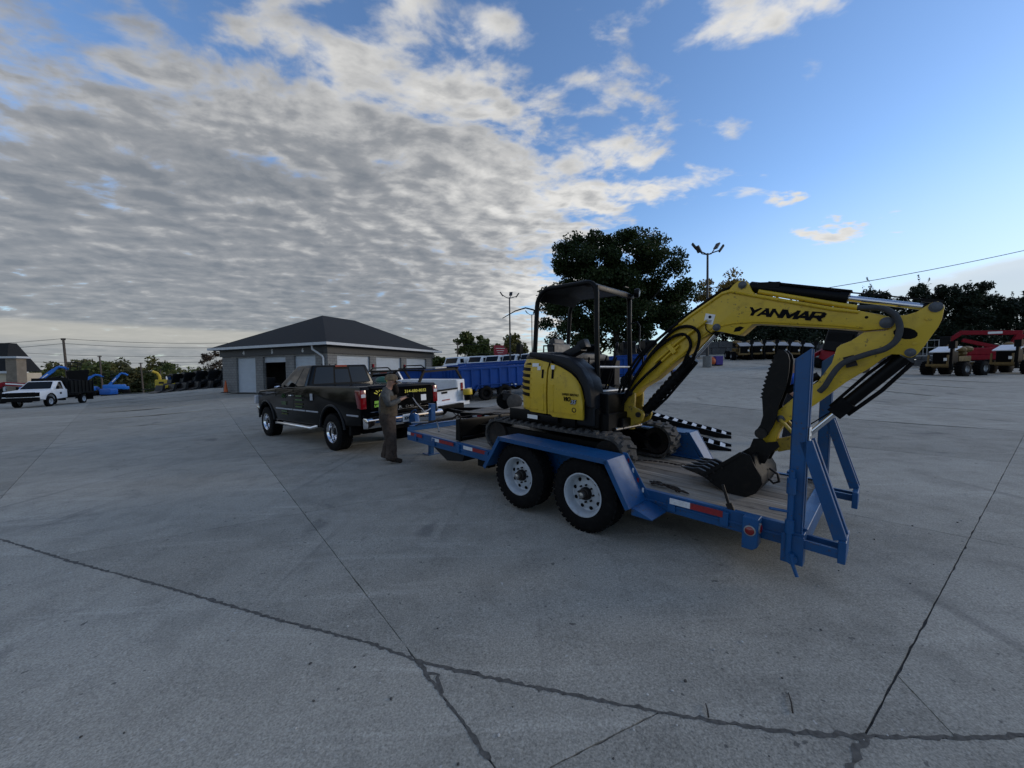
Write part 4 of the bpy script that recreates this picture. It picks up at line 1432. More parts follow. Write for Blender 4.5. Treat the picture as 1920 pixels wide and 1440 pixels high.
    for (y, z, r_) in ((-2.89, 2.207, .030), (-2.77, 1.858, .024), (-1.935, 1.235, .024), (-1.835, .945, .028)):
        for sx in (-1, 1):
            MB().lathe([(r_ + .010, .0), (r_ + .010, .010), (r_, .012), (r_, .018), (r_ * .5, .022), (.001, .022)], (sx * .075, y, z), (sx, 0, 0), 20).build('pin_cap', M['pin'], arm)
    mb = MB()
    n_ = 14
    for sx in (-1, 1):
        ov = [(-2.735 + .068 * math.cos(2 * math.pi * k / n_) + .018 * math.sin(2 * math.pi * k / n_), 2.012 + .048 * math.sin(2 * math.pi * k / n_)) for k in range(n_)]
        mb.prism(ov, 'X', sx * .0752, sx * .0775)
    mb.build('arm_window', M['plastic'], arm)
    mb = MB()
    for (y, z) in ((-2.85, 2.12), (-2.79, 1.93), (-2.47, 1.755)):
        mb.cyl((-.075, y, z), (-.084, y, z), .013, n=10)
    mb.build('boss', ye, arm)
    mb = MB().bar((-.12, -2.40, 1.83), (-.12, -2.43, 1.74), .075, .012, up=(1, 0, 0))
    mb.build('hose_clamp', M['steel'], arm)
    MB().tube(spl([(.06, -2.36, 1.86), (.04, -2.28, 1.72), (.02, -2.20, 1.60), (0, -2.08, 1.46)]), .016, 8).build('thumb_hose', M['rubber'], arm, smooth=60)
    # ---- linkage
    mb = MB()
    for sx in (-1, 1):
        mb.bar((sx * .10, -1.935, 1.235), (sx * .10, -2.10, 1.05), .025, .065, up=(1, 0, 0))
    mb.build('side_link', M['yellow_dirty'], E, bevel=.008)
    mb = MB().bar((0, -2.11, 1.045), (0, -1.90, .96), .12, .065, up=(1, 0, 0))
    mb.cyl((-.09, -2.10, 1.047), (.09, -2.10, 1.047), .036, n=14)
    mb.cyl((-.10, -1.90, .955), (.10, -1.90, .955), .038, n=14)
    mb.build('bucket_link', M['yellow_dirty'], E, bevel=.006)
    # ---- thumb
    th = [(-1.749, 1.10), (-1.787, 1.168), (-1.805, 1.259), (-1.790, 1.428)]
    b0, b1 = Vector((-1.790, 1.428)), Vector((-1.896, 1.87))
    for k in range(11):                    # serrated edge
        u = k / 11
        w = b0.lerp(b1, u) + Vector((.012, 0)) * math.sin(math.pi * u)
        th += [(w.x + .022, w.y + .004), (w.x - .004, w.y + .022)]
    th += [(-1.896, 1.88), (-1.908, 1.895), (-1.946, 1.89), (-1.98, 1.85), (-1.995, 1.791), (-1.992, 1.672), (-1.977, 1.542), (-1.93, 1.378), (-1.917, 1.265), (-1.896, 1.176), (-1.852, 1.073), (-1.801, 1.034), (-1.756, 1.059)]
    mb = MB()
    for x in (-.15, .045):
        mb.prism(th, 'X', x, x + .025)
    mb.prism([(-1.83, 1.25), (-1.82, 1.43), (-1.89, 1.70), (-1.92, 1.86), (-1.965, 1.80), (-1.945, 1.60), (-1.90, 1.36), (-1.89, 1.25)], 'X', -.125, .045)
    tb = mb.build('thumb', M['bucket'], E, bevel=.003)
    mb = MB().cyl((-.17, -1.795, 1.085), (.17, -1.795, 1.085), .05, n=18)
    mb.build('pivot_pin', M['steel'], tb)
    MB().cyl((0, -1.96, 1.50), (0, -2.20, 1.66), .035, n=12).build('thumb_cylinder', M['black'], tb)
    # ---- bucket
    dzb = .035
    bp = [(-1.435, .523), (-1.346, .596), (-1.686, .877), (-1.677, .891), (-1.73, 1.007), (-1.807, 1.049), (-1.835, .979), (-1.79, .864), (-1.805, .761), (-1.856, .682), (-1.867, .61), (-1.82, .512), (-1.743, .457), (-1.658, .45), (-1.54, .467)]
    side = [(y, z + dzb) for y, z in [(-1.435, .523), (-1.346, .596), (-1.686, .877), (-1.76, .862), (-1.805, .761), (-1.856, .682), (-1.867, .61), (-1.82, .512), (-1.743, .457), (-1.658, .45), (-1.54, .467)]]
    mb = MB()
    XA, XB = -.37, .30
    for x in (XA, XB - .02):
        mb.prism(side, 'X', x, x + .02)
    skin = [(y, z + dzb) for y, z in [(-1.300, .588), (-1.435, .523), (-1.54, .467), (-1.658, .45), (-1.743, .457), (-1.82, .512), (-1.867, .61), (-1.856, .682), (-1.805, .761), (-1.79, .85)]]
    inn = [(y + .012 * (1 if y > -1.6 else 1.6), z + .016) for y, z in skin]
    mb.prism(skin + inn[::-1], 'X', XA + .021, XB - .021)
    bk_ = mb.build('bucket', M['bucket'], E, bevel=.003)
    mb = MB()
    ear = [(y, z + dzb) for y, z in [(-1.70, .865), (-1.735, .99), (-1.80, 1.0), (-1.84, .965), (-1.93, .99), (-1.95, .94), (-1.88, .86), (-1.84, .76), (-1.80, .76)]]
    for x in (-.16, .10):
        mb.prism(ear, 'X', x, x + .03)
    mb.build('bucket_ear', M['bucket'], bk_, bevel=.003)
    mb = MB()
    mb.prism([(y, z + dzb) for y, z in [(-1.33, .585), (-1.37, .57), (-1.70, .86), (-1.68, .885)]], 'X', XA - .012, XA)
    mb.build('side_cutter', M['bucket'], bk_, bevel=.002)
    mb = MB()
    for (y, z) in ((-1.40, .59), (-1.46, .64), (-1.53, .70), (-1.44, .56)):
        mb.cyl((XA - .012, y, z + dzb), (XA - .02, y, z + dzb), .010, n=8)
    mb.build('cutter_bolt', M['steel'], bk_)
    for k in range(5):
        x = XA + .06 + k * (XB - XA - .12) / 4
        mb = MB()
        t0 = Vector((x, -1.33, .585 + dzb))
        t1 = Vector((x, -1.125, .612 + dzb))
        pr = [(-1.36, .555), (-1.25, .585), (-1.17, .60), (-1.115, .622), (-1.18, .628), (-1.24, .628), (-1.29, .642), (-1.36, .62)]
        mb.prism([(y, z + dzb) for y, z in pr], 'X', x - .022, x + .022)
        mb.build('tooth', M['steel'], bk_, bevel=.006)
    mb = MB().tube([(-.05, -1.86, .70 + dzb), (-.05, -1.93, .66 + dzb), (-.05, -1.945, .585 + dzb), (-.05, -1.90, .56 + dzb), (-.05, -1.855, .60 + dzb)], .012, 8)
    mb.build('lifting_eye', M['steel'], bk_, smooth=60)
    return E


EXC = build_excavator()


# ================================================================ black pickup
def arc(cy, cz, r, a0, a1, n=10):
    return [(cy + r * math.cos(R(a0 + (a1 - a0) * k / n)), cz + r * math.sin(R(a0 + (a1 - a0) * k / n))) for k in range(n + 1)]


def frustum_face(b, t, i):
    """i: 0 rear, 1 right, 2 front, 3 left; b/t are 4-corner rings (rear-left, rear-right, front-right, front-left)"""
    j = (i + 1) % 4
    return b[i], b[j], t[j], t[i]


def on_face(f, u, v, off):
    a, b, c, d = f
    p = (a.lerp(b, u)).lerp(d.lerp(c, u), v)
    n = (b - a).cross(d - a).normalized()
    return p + n * off


def pane(f, uv, off, th=.004):
    mb = MB()
    A = [on_face(f, u, v, off) for u, v in uv]
    B = [on_face(f, u, v, off + th) for u, v in uv]
    n = len(uv)
    mb.add(A + B, [tuple(range(n - 1, -1, -1)), tuple(range(n, 2 * n))] + [(i, (i + 1) % n, n + (i + 1) % n, n + i) for i in range(n)])
    return mb


def rrect(u0, v0, u1, v1, r=.06, k=3):
    P = []
    for cx, cy, a in ((u1 - r, v1 - r, 0), (u0 + r, v1 - r, 90), (u0 + r, v0 + r, 180), (u1 - r, v0 + r, 270)):
        for j in range(k + 1):
            t_ = R(a + 90 * j / k)
            P.append((cx + r * math.cos(t_), cy + r * math.sin(t_)))
    return P


def build_pickup():
    T = thing('pickup_truck', 'black four wheel drive pickup with chrome rear bumper backed up to blue trailer', 'pickup', matrix=tilt_matrix(-3.405, 9.364, .896, 0, 1.9))
    WB = 3.80
    cp = M['carpaint']
    ol = [(-1.22, .64), (-1.25, .90), (-1.25, 1.40), (-1.20, 1.445), (1.26, 1.455), (1.30, 1.42), (3.02, 1.40), (3.10, 1.375), (4.45, 1.29), (4.68, 1.20), (4.74, 1.05), (4.74, .66), (4.62, .55)]
    ol += arc(WB, .47, .53, 10, 170, 12)[0:] + [(3.22, .50), (.58, .52)] + arc(0, .47, .54, 8, 172, 12) + [(-.60, .60)]
    mb = MB().prism(ol, 'X', -1.0, 1.0)
    for i, v in enumerate(mb.v):
        k = 1 - .05 * max(0, v[2] - 1.0) - .06 * max(0, .8 - v[2])
        if v[1] > 4.2:
            k *= 1 - .10 * (v[1] - 4.2) / .5
        mb.v[i] = (v[0] * k, v[1], v[2])
    body = mb.build('body', cp, T, bevel=.045, seg=3, smooth=50)
    MB().box((0, 1.8, .52), (1.5, 5.4, .20)).build('chassis', M['plastic'], T)
    # cab
    b = [Vector((-.93, 1.30, 1.40)), Vector((.93, 1.30, 1.40)), Vector((.93, 3.10, 1.38)), Vector((-.93, 3.10, 1.38))]
    t_ = [Vector((-.73, 1.40, 1.955)), Vector((.73, 1.40, 1.955)), Vector((.72, 2.28, 1.955)), Vector((-.72, 2.28, 1.955))]
    mb = MB().add(b + t_, [(3, 2, 1, 0), (4, 5, 6, 7), (0, 1, 5, 4), (1, 2, 6, 5), (2, 3, 7, 6), (3, 0, 4, 7)])
    cab = mb.build('cab', cp, T, bevel=.05, seg=3, smooth=50)
    rear, front = frustum_face(b, t_, 0), frustum_face(b, t_, 2)
    left, right = frustum_face(b, t_, 3), frustum_face(b, t_, 1)
    pane(rear, rrect(.055, .12, .945, .93, .07), .001).build('window_frame', M['plastic'], cab, smooth=0)
    for u0, u1 in ((.075, .36), (.385, .615), (.64, .925)):
        pane(rear, rrect(u0, .16 if u0 > .3 and u0 < .5 else .15, u1, .80 if .3 < u0 < .5 else .90, .03), .0055).build('rear_window', M['glass'], cab, smooth=0)
    pane(front, rrect(.05, .08, .95, .92, .06), .002).build('windscreen', M['glass'], cab, smooth=0)
    for f, fl in ((left, False), (right, True)):
        U = lambda u: 1 - u if fl else u
        pane(f, [(U(a), c) for a, c in ((.22, .07), (.57, .07), (.57, .90), (.45, .90), (.33, .75))], .002).build('door_window', M['glass'], cab, smooth=0)
        pane(f, [(U(a), c) for a, c in ((.62, .07), (.90, .08), (.92, .84), (.88, .90), (.62, .90))], .002).build('quarter_window', M['glass'], cab, smooth=0)
    MB().box((0, 1.378, 1.925), (.32, .02, .05)).build('third_brake_light', M['lens_red'], cab, bevel=.004)
    mb = MB()
    for x in (-.25, -.05, .12):
        mb.cyl((x, 1.9, 1.955), (x, 1.9, 1.985), .02, n=8)
    mb.build('roof_marker', M['plastic'], cab)
    # seams, mouldings, handles
    for sx in (-1, 1):
        X = lambda z: sx * (1.0 * (1 - .05 * max(0, z - 1.0) - .06 * max(0, .8 - z)) + .001)
        for y in (1.29, 1.275, 2.0, 3.12):
            mb = MB()
            mb.add([(X(.55), y - .004, .55), (X(.55), y + .004, .55), (X(1.36), y + .004, 1.36), (X(1.36), y - .004, 1.36), (X(.55) * .99, y - .004, .55), (X(.55) * .99, y + .004, .55), (X(1.36) * .99, y + .004, 1.36), (X(1.36) * .99, y - .004, 1.36)], [(0, 1, 2, 3), (7, 6, 5, 4), (0, 4, 5, 1), (1, 5, 6, 2), (2, 6, 7, 3), (3, 7, 4, 0)])
            mb.build('door_seam', M['plastic'], body)
        for y0, y1 in ((2.02, 3.08), (1.31, 1.98), (.62, 1.26), (-1.15, -.68)):
            MB().box((sx * 1.003, (y0 + y1) / 2, .845), (.012, y1 - y0, .035)).build('side_moulding', M['decal_grey'], body, bevel=.004)
        MB().box((sx * 1.0, 2.13, 1.20), (.035, .17, .035)).build('door_handle', M['chrome'], body, bevel=.012, seg=2)
        MB().tube([(sx * .99, y, z) for y, z in arc(0, .47, .555, 5, 175, 14)], .032, 8).build('wheel_arch', M['char'], body, smooth=60)
        MB().tube([(sx * .99, y, z) for y, z in arc(WB, .47, .545, 5, 175, 14)], .032, 8).build('wheel_arch', M['char'], body, smooth=60)
        MB().tube([(sx * .93, 3.15, .50), (sx * 1.03, 3.0, .45), (sx * 1.03, .95, .45), (sx * .93, .80, .50)], .038, 10).build('running_board', M['chrome'], T, smooth=60)
        mb = MB().box((sx * 1.17, 2.86, 1.54), (.20, .10, .27), (0, 0, sx * R(8)))
        mb.tube([(sx * .93, 2.82, 1.46), (sx * 1.12, 2.84, 1.50)], .03, 8)
        mb.build('door_mirror', M['plastic'], T, bevel=.03, seg=2)
        mb = MB().ell((sx * 1.03, 2.80, 1.42), (.09, .04, .035), 10, 6)
        mb.build('mirror_cap', M['chrome'], T)
        mb = MB().prism([(-1.262, .985), (-1.262, 1.375), (-1.05, 1.375), (-1.05, 1.30), (-1.13, 1.00)], 'X', sx * .875, sx * 1.004)
        tl = mb.build('tail_light', M['lens_red'], T, bevel=.012, seg=2)
        MB().box((sx * .94, -1.266, 1.255), (.10, .008, .07)).build('reverse_lamp', M['lens_clear'], tl, bevel=.01)
        MB().box((sx * .86, 4.70, 1.02), (.26, .10, .24)).build('headlight', M['lens_clear'], T, bevel=.02)
        for y in (0, WB):
            wheel(T, (sx * .86, y, .42), sx, r=.42, w=.29, rim_r=.235, mr='chrome', holes=8, hub=True, tread=44)
    # tailgate, bumper, plate
    MB().box((0, -1.258, 1.185), (1.58, .012, .45)).build('tailgate', cp, T, bevel=.005, label='black tailgate with lime lettering')
    mb = MB().prism([(-1.30, 1.36), (-1.315, 1.40), (-1.25, 1.455), (-1.16, 1.455), (-1.20, 1.36)], 'X', -.78, .78)
    mb.build('tailgate_spoiler', M['carpaint'], T, bevel=.012, seg=2)
    mb = MB().box((0, -1.262, .905), (1.58, .012, .012)).build('tailgate_seam', M['chrome'], T)
    text('S U P E R   D U T Y', .08, M['chrome'], T, (0.0, -1.268, .955), (1, 0, 0), (0, 0, 1), width=1.02, height=.055, bold=.003)
    text('314-680-8032', .1, M['decal_y'], T, (.36, -1.268, 1.285), (1, 0, 0), (0, 0, 1), width=.60, height=.070, bold=.002)
    text('SERV', .1, M['decal_g'], T, (-.60, -1.268, 1.105), (1, 0, 0), (0, 0, 1), width=.20, height=.06, bold=.008)
    text('LANDS', .1, M['decal_g'], T, (-.585, -1.268, 1.03), (1, 0, 0), (0, 0, 1), width=.23, height=.06, bold=.008)
    for k in range(7):
        a = R(25 + 22 * k)
        MB().bar((-.52 + .11 * math.cos(a), -1.267, 1.245 + .09 * math.sin(a)), (-.52 + .19 * math.cos(a), -1.267, 1.245 + .155 * math.sin(a)), .004, .022, up=(-math.sin(a), 0, math.cos(a))).build('sun_ray_decal', M['decal_y'], T)
    MB().lathe([(.06, 0), (.001, .003)], (-.52, -1.265, 1.235), (0, -1, 0), 18).build('sun_decal', M['decal_y'], T)
    MB().box((.58, -1.266, 1.115), (.15, .006, .14)).build('blank_sticker', M['decal_w'], T)
    for k, (y, z, L, c) in enumerate([(1.64, 1.20, .34, 'decal_g'), (1.64, 1.10, .40, 'decal_g'), (1.64, 1.0, .42, 'decal_g'), (1.64, .93, .38, 'decal_g'), (2.55, .78, .34, 'decal_g'), (2.55, .71, .36, 'decal_g'), (2.55, 1.02, .32, 'decal_g'), (2.55, .97, .26, 'decal_g')]):
        MB().box((-1.0 if z > .8 else -.996, y, z), (.008, L, .030)).build('green_print_line', M['leaf_mid'] if k % 3 == 2 else M['decal_dim'], body)
    for k in range(5):
        a = R(30 + 30 * k)
        MB().bar((-1.001, 2.55 + .07 * math.cos(a), 1.10 + .06 * math.sin(a)), (-.998, 2.55 + .17 * math.cos(a), 1.10 + .15 * math.sin(a)), .004, .016, up=(1, 0, 0)).build('sun_ray_decal', M['decal_dim'], body)
    MB().box((-1.004, .93, 1.19), (.006, .13, .16)).build('door_sticker', M['decal_grey'], body)
    mb = MB().prism([(-1.28, .58), (-1.46, .60), (-1.48, .66), (-1.48, .76), (-1.42, .81), (-1.28, .81)], 'X', -.99, .99)
    bp = mb.build('rear_bumper', M['chrome'], T, bevel=.025, seg=2)
    MB().box((0, -1.38, .815), (1.7, .16, .02)).build('bumper_step', M['plastic'], bp)
    MB().box((.0, -1.485, .72), (.34, .012, .17)).build('registration_plate', M['decal_w'], bp, bevel=.01)
    text('3DHZ782', .1, M['decal'], bp, (.0, -1.4935, .72), (1, 0, 0), (0, 0, 1), width=.27, height=.075, bold=.004)
    mb = MB().box((0, -1.40, .56), (.12, .4, .10))
    mb.box((0, -1.60, .56), (.08, .16, .05))
    mb.ell((0, -1.66, .62), (.03, .03, .03))
    mb.build('hitch', M['steel'], T)
    mb = MB().box((0, 4.72, .72), (1.85, .14, .22))
    mb.build('front_bumper', M['chrome'], T, bevel=.03, seg=2)
    mb = MB().cyl((-.75, 0, .42), (.75, 0, .42), .06)
    mb.ell((0, 0, .42), (.2, .17, .17))
    mb.cyl((-.75, WB, .42), (.75, WB, .42), .05)
    mb.build('axle', M['steel'], T)
    mb = MB().prism([(-.72, .60), (-.80, .60), (-.78, .40), (-.70, .42)], 'X', -.98, -.76)
    mb.build('mud_flap', M['rubber'], T)
    return T


M['decal_dim'] = mat('door_print_green', (0.045, 0.12, 0.03), 0.4, var=0.4, scale=30)
build_pickup()


# ================================================================ people
def skin_mesh(chains, sub=2):
    """chains: list of [(x,y,z,r), ...]; the first point of a later chain may repeat an earlier joint"""
    vs, rs, es = [], [], []
    def idx(p):
        for i, q in enumerate(vs):
            if (Vector(q) - Vector(p[:3])).length < 1e-4:
                return i
        vs.append(tuple(p[:3]))
        rs.append(p[3])
        return len(vs) - 1
    for c in chains:
        ids = [idx(p) for p in c]
        es += [(a, b) for a, b in zip(ids, ids[1:])]
    me = bpy.data.meshes.new('tmp_skin')
    me.from_pydata(vs, es, [])
    ob = bpy.data.objects.new('tmp_skin', me)
    COL.objects.link(ob)
    sk = ob.modifiers.new('s', 'SKIN')
    sk.use_smooth_shade = True
    sk.branch_smoothing = 0.6
    ly = me.skin_vertices[0]
    for i, r_ in enumerate(rs):
        ly.data[i].radius = (r_, r_) if not isinstance(r_, tuple) else r_
        ly.data[i].use_root = (i == 0)
    sb = ob.modifiers.new('d', 'SUBSURF')
    sb.levels = sb.render_levels = sub
    dg = bpy.context.evaluated_depsgraph_get()
    out = bpy.data.meshes.new_from_object(ob.evaluated_get(dg))
    bpy.data.objects.remove(ob)
    bpy.data.meshes.remove(me)
    return out


def skin_part(name, chains, m, parent, sub=2):
    me = skin_mesh(chains, sub)
    me.name = name
    me.materials.clear()
    me.materials.append(m)
    me.polygons.foreach_set('use_smooth', [True] * len(me.polygons))
    o = bpy.data.objects.new(name, me)
    COL.objects.link(o)
    o.parent = parent
    return o


def cloth(name, c, c2, bump=.01):
    return mat(name, c, .85, var=.4, scale=7, col2=c2, bump=bump, bscale=14, spec=.2, dirt=.75, dcol=tuple(x * .45 for x in c2))


M['jacket'] = cloth('grey_hoodie', (0.11, 0.108, 0.10), (0.062, 0.06, 0.056), .015)
M['vest'] = cloth('brown_work_vest', (0.115, 0.085, 0.055), (0.055, 0.042, 0.03), .015)
M['trouser'] = cloth('brown_work_trousers', (0.075, 0.055, 0.044), (0.034, 0.026, 0.021), .015)
M['boot'] = cloth('dark_boots', (0.03, 0.024, 0.02), (0.015, 0.012, 0.01))
M['hat'] = cloth('camo_cap', (0.24, 0.17, 0.10), (0.06, 0.05, 0.035), .002)
M['beard'] = cloth('dark_beard', (0.012, 0.009, 0.007), (0.02, 0.014, 0.01))
M['hair_grey'] = cloth('grey_hair', (0.30, 0.27, 0.24), (0.16, 0.14, 0.12), .004)
M['shirt_blue'] = cloth('blue_shirt', (0.012, 0.075, 0.38), (0.008, 0.05, 0.27))
M['jeans'] = cloth('dark_jeans', (0.022, 0.024, 0.03), (0.012, 0.013, 0.017))
M['eye'] = mat('eye', (0.02, 0.015, 0.012), .2, var=0)


def fingers(hx, hy, hz, d, up, side, curl=.6):
    """five finger chains from a palm point; d forward, up = back of hand, side = towards the thumb"""
    p, d, up, side = Vector((hx, hy, hz)), Vector(d).normalized(), Vector(up).normalized(), Vector(side).normalized()
    out = []
    for k, L in zip((-1.5, -.5, .5, 1.5), (.060, .075, .080, .070)):
        a = p + side * (k * .019) + d * .035
        b = a + d * L * .5 - up * L * .18 * curl
        c = b + d * L * .30 - up * L * .45 * curl
        out.append([(*p, .028), (*a, .011), (*b, .010), (*c, .008)])
    a = p + side * .035 + d * .005
    b = a + side * .02 + d * .03 - up * .015
    out.append([(*p, .028), (*a, .013), (*b, .010), (*(b + d * .025 - up * .01), .008)])
    return out


def person(name_label, matrix, pose, mats, hat=None, beard=False, hair=None):
    P = thing('person', name_label, 'person', matrix=matrix)
    g = pose
    spine = [(0, 0, .95, .135), (0, .005, 1.08, .13), (0, .0, 1.22, .145), (0, -.005, 1.36, .150), (0, .015, 1.46, .085), (*g['neck'], .058), (*g['head'], .088), (g['head'][0], g['head'][1] + .005, g['head'][2] + .075, .086), (g['head'][0], g['head'][1], g['head'][2] + .135, .055)]
    ch = [spine]
    for s_, sx in (('L', -1), ('R', 1)):
        sh, el, wr, hd = (sx * .165, -.005, 1.405), g['el' + s_], g['wr' + s_], g['hd' + s_]
        ch.append([(0, -.005, 1.36, .15), (*sh, .068), (*el, .047), (*wr, .032), (*hd, .028)])
        hp, kn, an, to = (sx * .095, 0, .90), g['kn' + s_], g['an' + s_], g['to' + s_]
        ch.append([(0, 0, .95, .135), (*hp, .085), (*kn, .045), (*an, .035), (*to, .03)])
        d = Vector(hd) - Vector(wr)
        ch += fingers(*hd, d, g.get('up', (0, 0, 1)), (-sx, 0, .2))
    body = skin_part('body', ch, M['skin'], P)
    # clothes as separate shells over the body
    up = [[(0, 0, .90, .168), (0, .005, 1.06, .160), (0, 0, 1.22, .172), (0, -.005, 1.36, .172), (0, .01, 1.47, .085)]]
    for s_, sx in (('L', -1), ('R', 1)):
        sh, el, wr = Vector((sx * .175, -.005, 1.405)), Vector(g['el' + s_]), Vector(g['wr' + s_])
        w = el.lerp(wr, .93)
        up.append([(0, -.005, 1.36, .172), (*sh, .086), (*sh.lerp(el, .5), .072), (*el, .068), (*el.lerp(wr, .5), .056), (*w, .047)])
    if mats.get('short'):
        up = up[:1] + [c[:3] for c in up[1:]]
    skin_part('jacket' if not mats.get('short') else 'shirt', up, mats['top'], P)
    mb = MB()
    rg = random.Random(5)
    for s_, sx in (('L', -1), ('R', 1)):
        kn, an = Vector(g['kn' + s_]), Vector(g['an' + s_])
        P0 = [Vector((sx * .070, .0, 1.05)), Vector((sx * .075, -.005, .95)), Vector((sx * .085, .0, .87)), Vector((sx * .095, 0, .90)).lerp(kn, .38), Vector((sx * .095, 0, .90)).lerp(kn, .68), kn, kn.lerp(an, .25), kn.lerp(an, .5), kn.lerp(an, .75), kn.lerp(an, .93), kn.lerp(an, 1.06)]
        rr = [.105, .122, .128, .116, .105, .098, .090, .092, .086, .094, .088]
        mb.tube(P0, [r_ * (1 + rg.uniform(-.05, .06)) for r_ in rr], 14)
    for i, v in enumerate(mb.v):
        a_ = math.sin(v[2] * 55 + v[0] * 30) * .004 + math.sin(v[2] * 23 - v[1] * 40) * .006
        mb.v[i] = (v[0] + a_, v[1] + a_, v[2])
    mb.build('trousers', mats['low'], P, smooth=70)
    for s_ in 'LR':
        an, to = Vector(g['an' + s_]), Vector(g['to' + s_])
        d = (to - an)
        d.z = 0
        d.normalize()
        z0 = min(an.z, .09)
        f = an - d * .05
        skin_part('boot', [[(an.x, an.y, z0 + .10, .055), (an.x, an.y, z0, .056), (*(Vector((f.x, f.y, z0 - .045))), .045)], [(an.x, an.y, z0, .056), (an.x + d.x * .09, an.y + d.y * .09, z0 - .03, .052), (an.x + d.x * .19, an.y + d.y * .19, z0 - .045, .042)]], M['boot'], P)
    hx, hy, hz = g['head']
    fd = Vector(g.get('face', (0, 1, 0))).normalized()
    sd = Vector((fd.y, -fd.x, 0)).normalized()
    c = Vector((hx, hy, hz + .055))
    mb = MB()
    for k in (-1, 1):
        mb.ell(c + fd * .078 + sd * .03 * k + Vector((0, 0, .012)), (.012, .012, .008), 8, 5)
    mb.build('eye', M['eye'], P)
    mb = MB().ell(c + fd * .092 + Vector((0, 0, -.012)), (.014, .018, .022), 8, 6)
    for k in (-1, 1):
        mb.ell(c + sd * .088 * k + Vector((0, 0, -.005)), (.014, .02, .03), 8, 6)
    mb.ell(c + fd * .078 + Vector((0, 0, -.05)), (.024, .014, .008), 8, 5)
    mb.build('face', M['skin'], P)
    if beard:
        skin_part('beard', [[(*(c + fd * .055 + Vector((0, 0, -.045))), .058), (*(c + fd * .075 + Vector((0, 0, -.11))), .062), (*(c + fd * .085 + Vector((0, 0, -.19))), .050), (*(c + fd * .075 + Vector((0, 0, -.25))), .025)], [(*(c + fd * .055 + Vector((0, 0, -.045))), .058), (*(c + sd * .06 + fd * .02 + Vector((0, 0, -.02))), .03)], [(*(c + fd * .055 + Vector((0, 0, -.045))), .058), (*(c - sd * .06 + fd * .02 + Vector((0, 0, -.02))), .03)]], M['beard'], P)
        skin_part('hood', [[(hx - sd.x * .1, hy - .075, 1.44, .06), (hx, hy - .11, 1.46, .07), (hx + sd.x * .1, hy - .075, 1.44, .06)]], mats['top'], P)
    if hat:
        mb = MB()
        mb.lathe([(.112, -.01), (.112, .03), (.100, .075), (.07, .105), (.001, .117)], c + Vector((0, 0, .03)) - fd * .005, (0.02, 0, 1), 18)
        br = [c + fd * (.085 + .085 * math.cos(R(a))) + sd * (.10 * math.sin(R(a))) + Vector((0, 0, .028 - .012 * math.cos(R(a)))) for a in range(-90, 91, 18)]
        n = len(br)
        mb.add([tuple(v) for v in br] + [tuple(v + Vector((0, 0, .010))) for v in br], [tuple(range(n)), tuple(range(2 * n - 1, n - 1, -1))] + [(i, (i + 1) % n, n + (i + 1) % n, n + i) for i in range(n)])
        mb.build('cap', hat, P, smooth=50)
    if hair:
        mb = MB().ell(c + Vector((0, 0, .035)) - fd * .022, (.098, .104, .095), 12, 8)
        mb.build('hair', hair, P)
    return P


manm = Matrix.Translation(gp(-2.40, 7.36)) @ Matrix.Rotation(R(-78), 4, 'Z') @ Matrix.Diagonal((1.10, 1.10, .955, 1.0))
man = person('bearded man in a camouflage cap and brown work clothes standing at the trailer tongue', manm,
             dict(neck=(0, .05, 1.50), head=(0, .085, 1.565), elL=(-.26, .06, 1.17), wrL=(-.10, .27, 1.28), hdL=(-.05, .33, 1.30),
                  elR=(.26, .05, 1.16), wrR=(.11, .25, 1.26), hdR=(.06, .31, 1.285), knL=(-.12, .04, .50), anL=(-.14, -.05, .09), toL=(-.16, .09, .045),
                  knR=(.12, .07, .49), anR=(.15, .07, .09), toR=(.18, .22, .045), face=(.05, 1, -.3)),
             dict(top=M['jacket'], low=M['trouser']), hat=M['hat'], beard=True)
mb = MB().loft([[Vector((r_ * math.cos(R(a)) * 1.0, .012 + r_ * .86 * math.sin(R(a)), z)) for a in range(-40, 221, 20)] + [Vector((r2 * math.cos(R(a)) * 1.0, .012 + r2 * .86 * math.sin(R(a)), z)) for a in range(220, -41, -20)] for z, r_, r2 in ((.93, .192, .18), (1.05, .188, .176), (1.22, .196, .184), (1.34, .188, .176))])
mb.build('vest', M['vest'], man, smooth=50)
# tool the man holds, and the strap that runs from it to the jack
mb = MB().box((0, 0, 0), (.14, .12, .05)).box((.03, .02, .05), (.05, .08, .06))
o = mb.build('ratchet', M['plastic'], None, bevel=.006)
o.matrix_world = manm @ Matrix.Translation((0.0, .395, 1.315))
tag(o, 'small black ratchet tool held up in the bearded man\'s hands', 'hand tool')
a = manm @ Vector((0.02, .43, 1.30))
b = TR_M @ Vector((.0, 4.03, .80))
pts = []
for k in range(13):
    u = k / 12
    q = a.lerp(b, u)
    q.z -= .13 * math.sin(math.pi * u) + .05 * math.sin(math.pi * u) ** 2 * (u > .5)
    pts.append(q)
o = MB().tube(pts, .010, 8).build('breakaway_cable', M['decal_grey'], None, smooth=60)
tag(o, 'grey blue cable drooping from the bearded man\'s hands to the trailer jack', 'cable')

person('man in a blue shirt standing behind the raised excavator thumb', Matrix.Translation(gp(6.0, 8.25)) @ Matrix.Rotation(R(-150), 4, 'Z'),
       dict(neck=(0, .03, 1.52), head=(0, .05, 1.59), elL=(-.27, .02, 1.15), wrL=(-.22, .20, .97), hdL=(-.20, .26, .93),
            elR=(.27, .0, 1.15), wrR=(.23, .18, .97), hdR=(.21, .24, .93), knL=(-.11, .04, .50), anL=(-.12, 0, .09), toL=(-.14, .14, .045),
            knR=(.11, .02, .50), anR=(.12, -.03, .09), toR=(.15, .11, .045)),
       dict(top=M['shirt_blue'], low=M['jeans'], short=True), hair=M['hair_grey'])


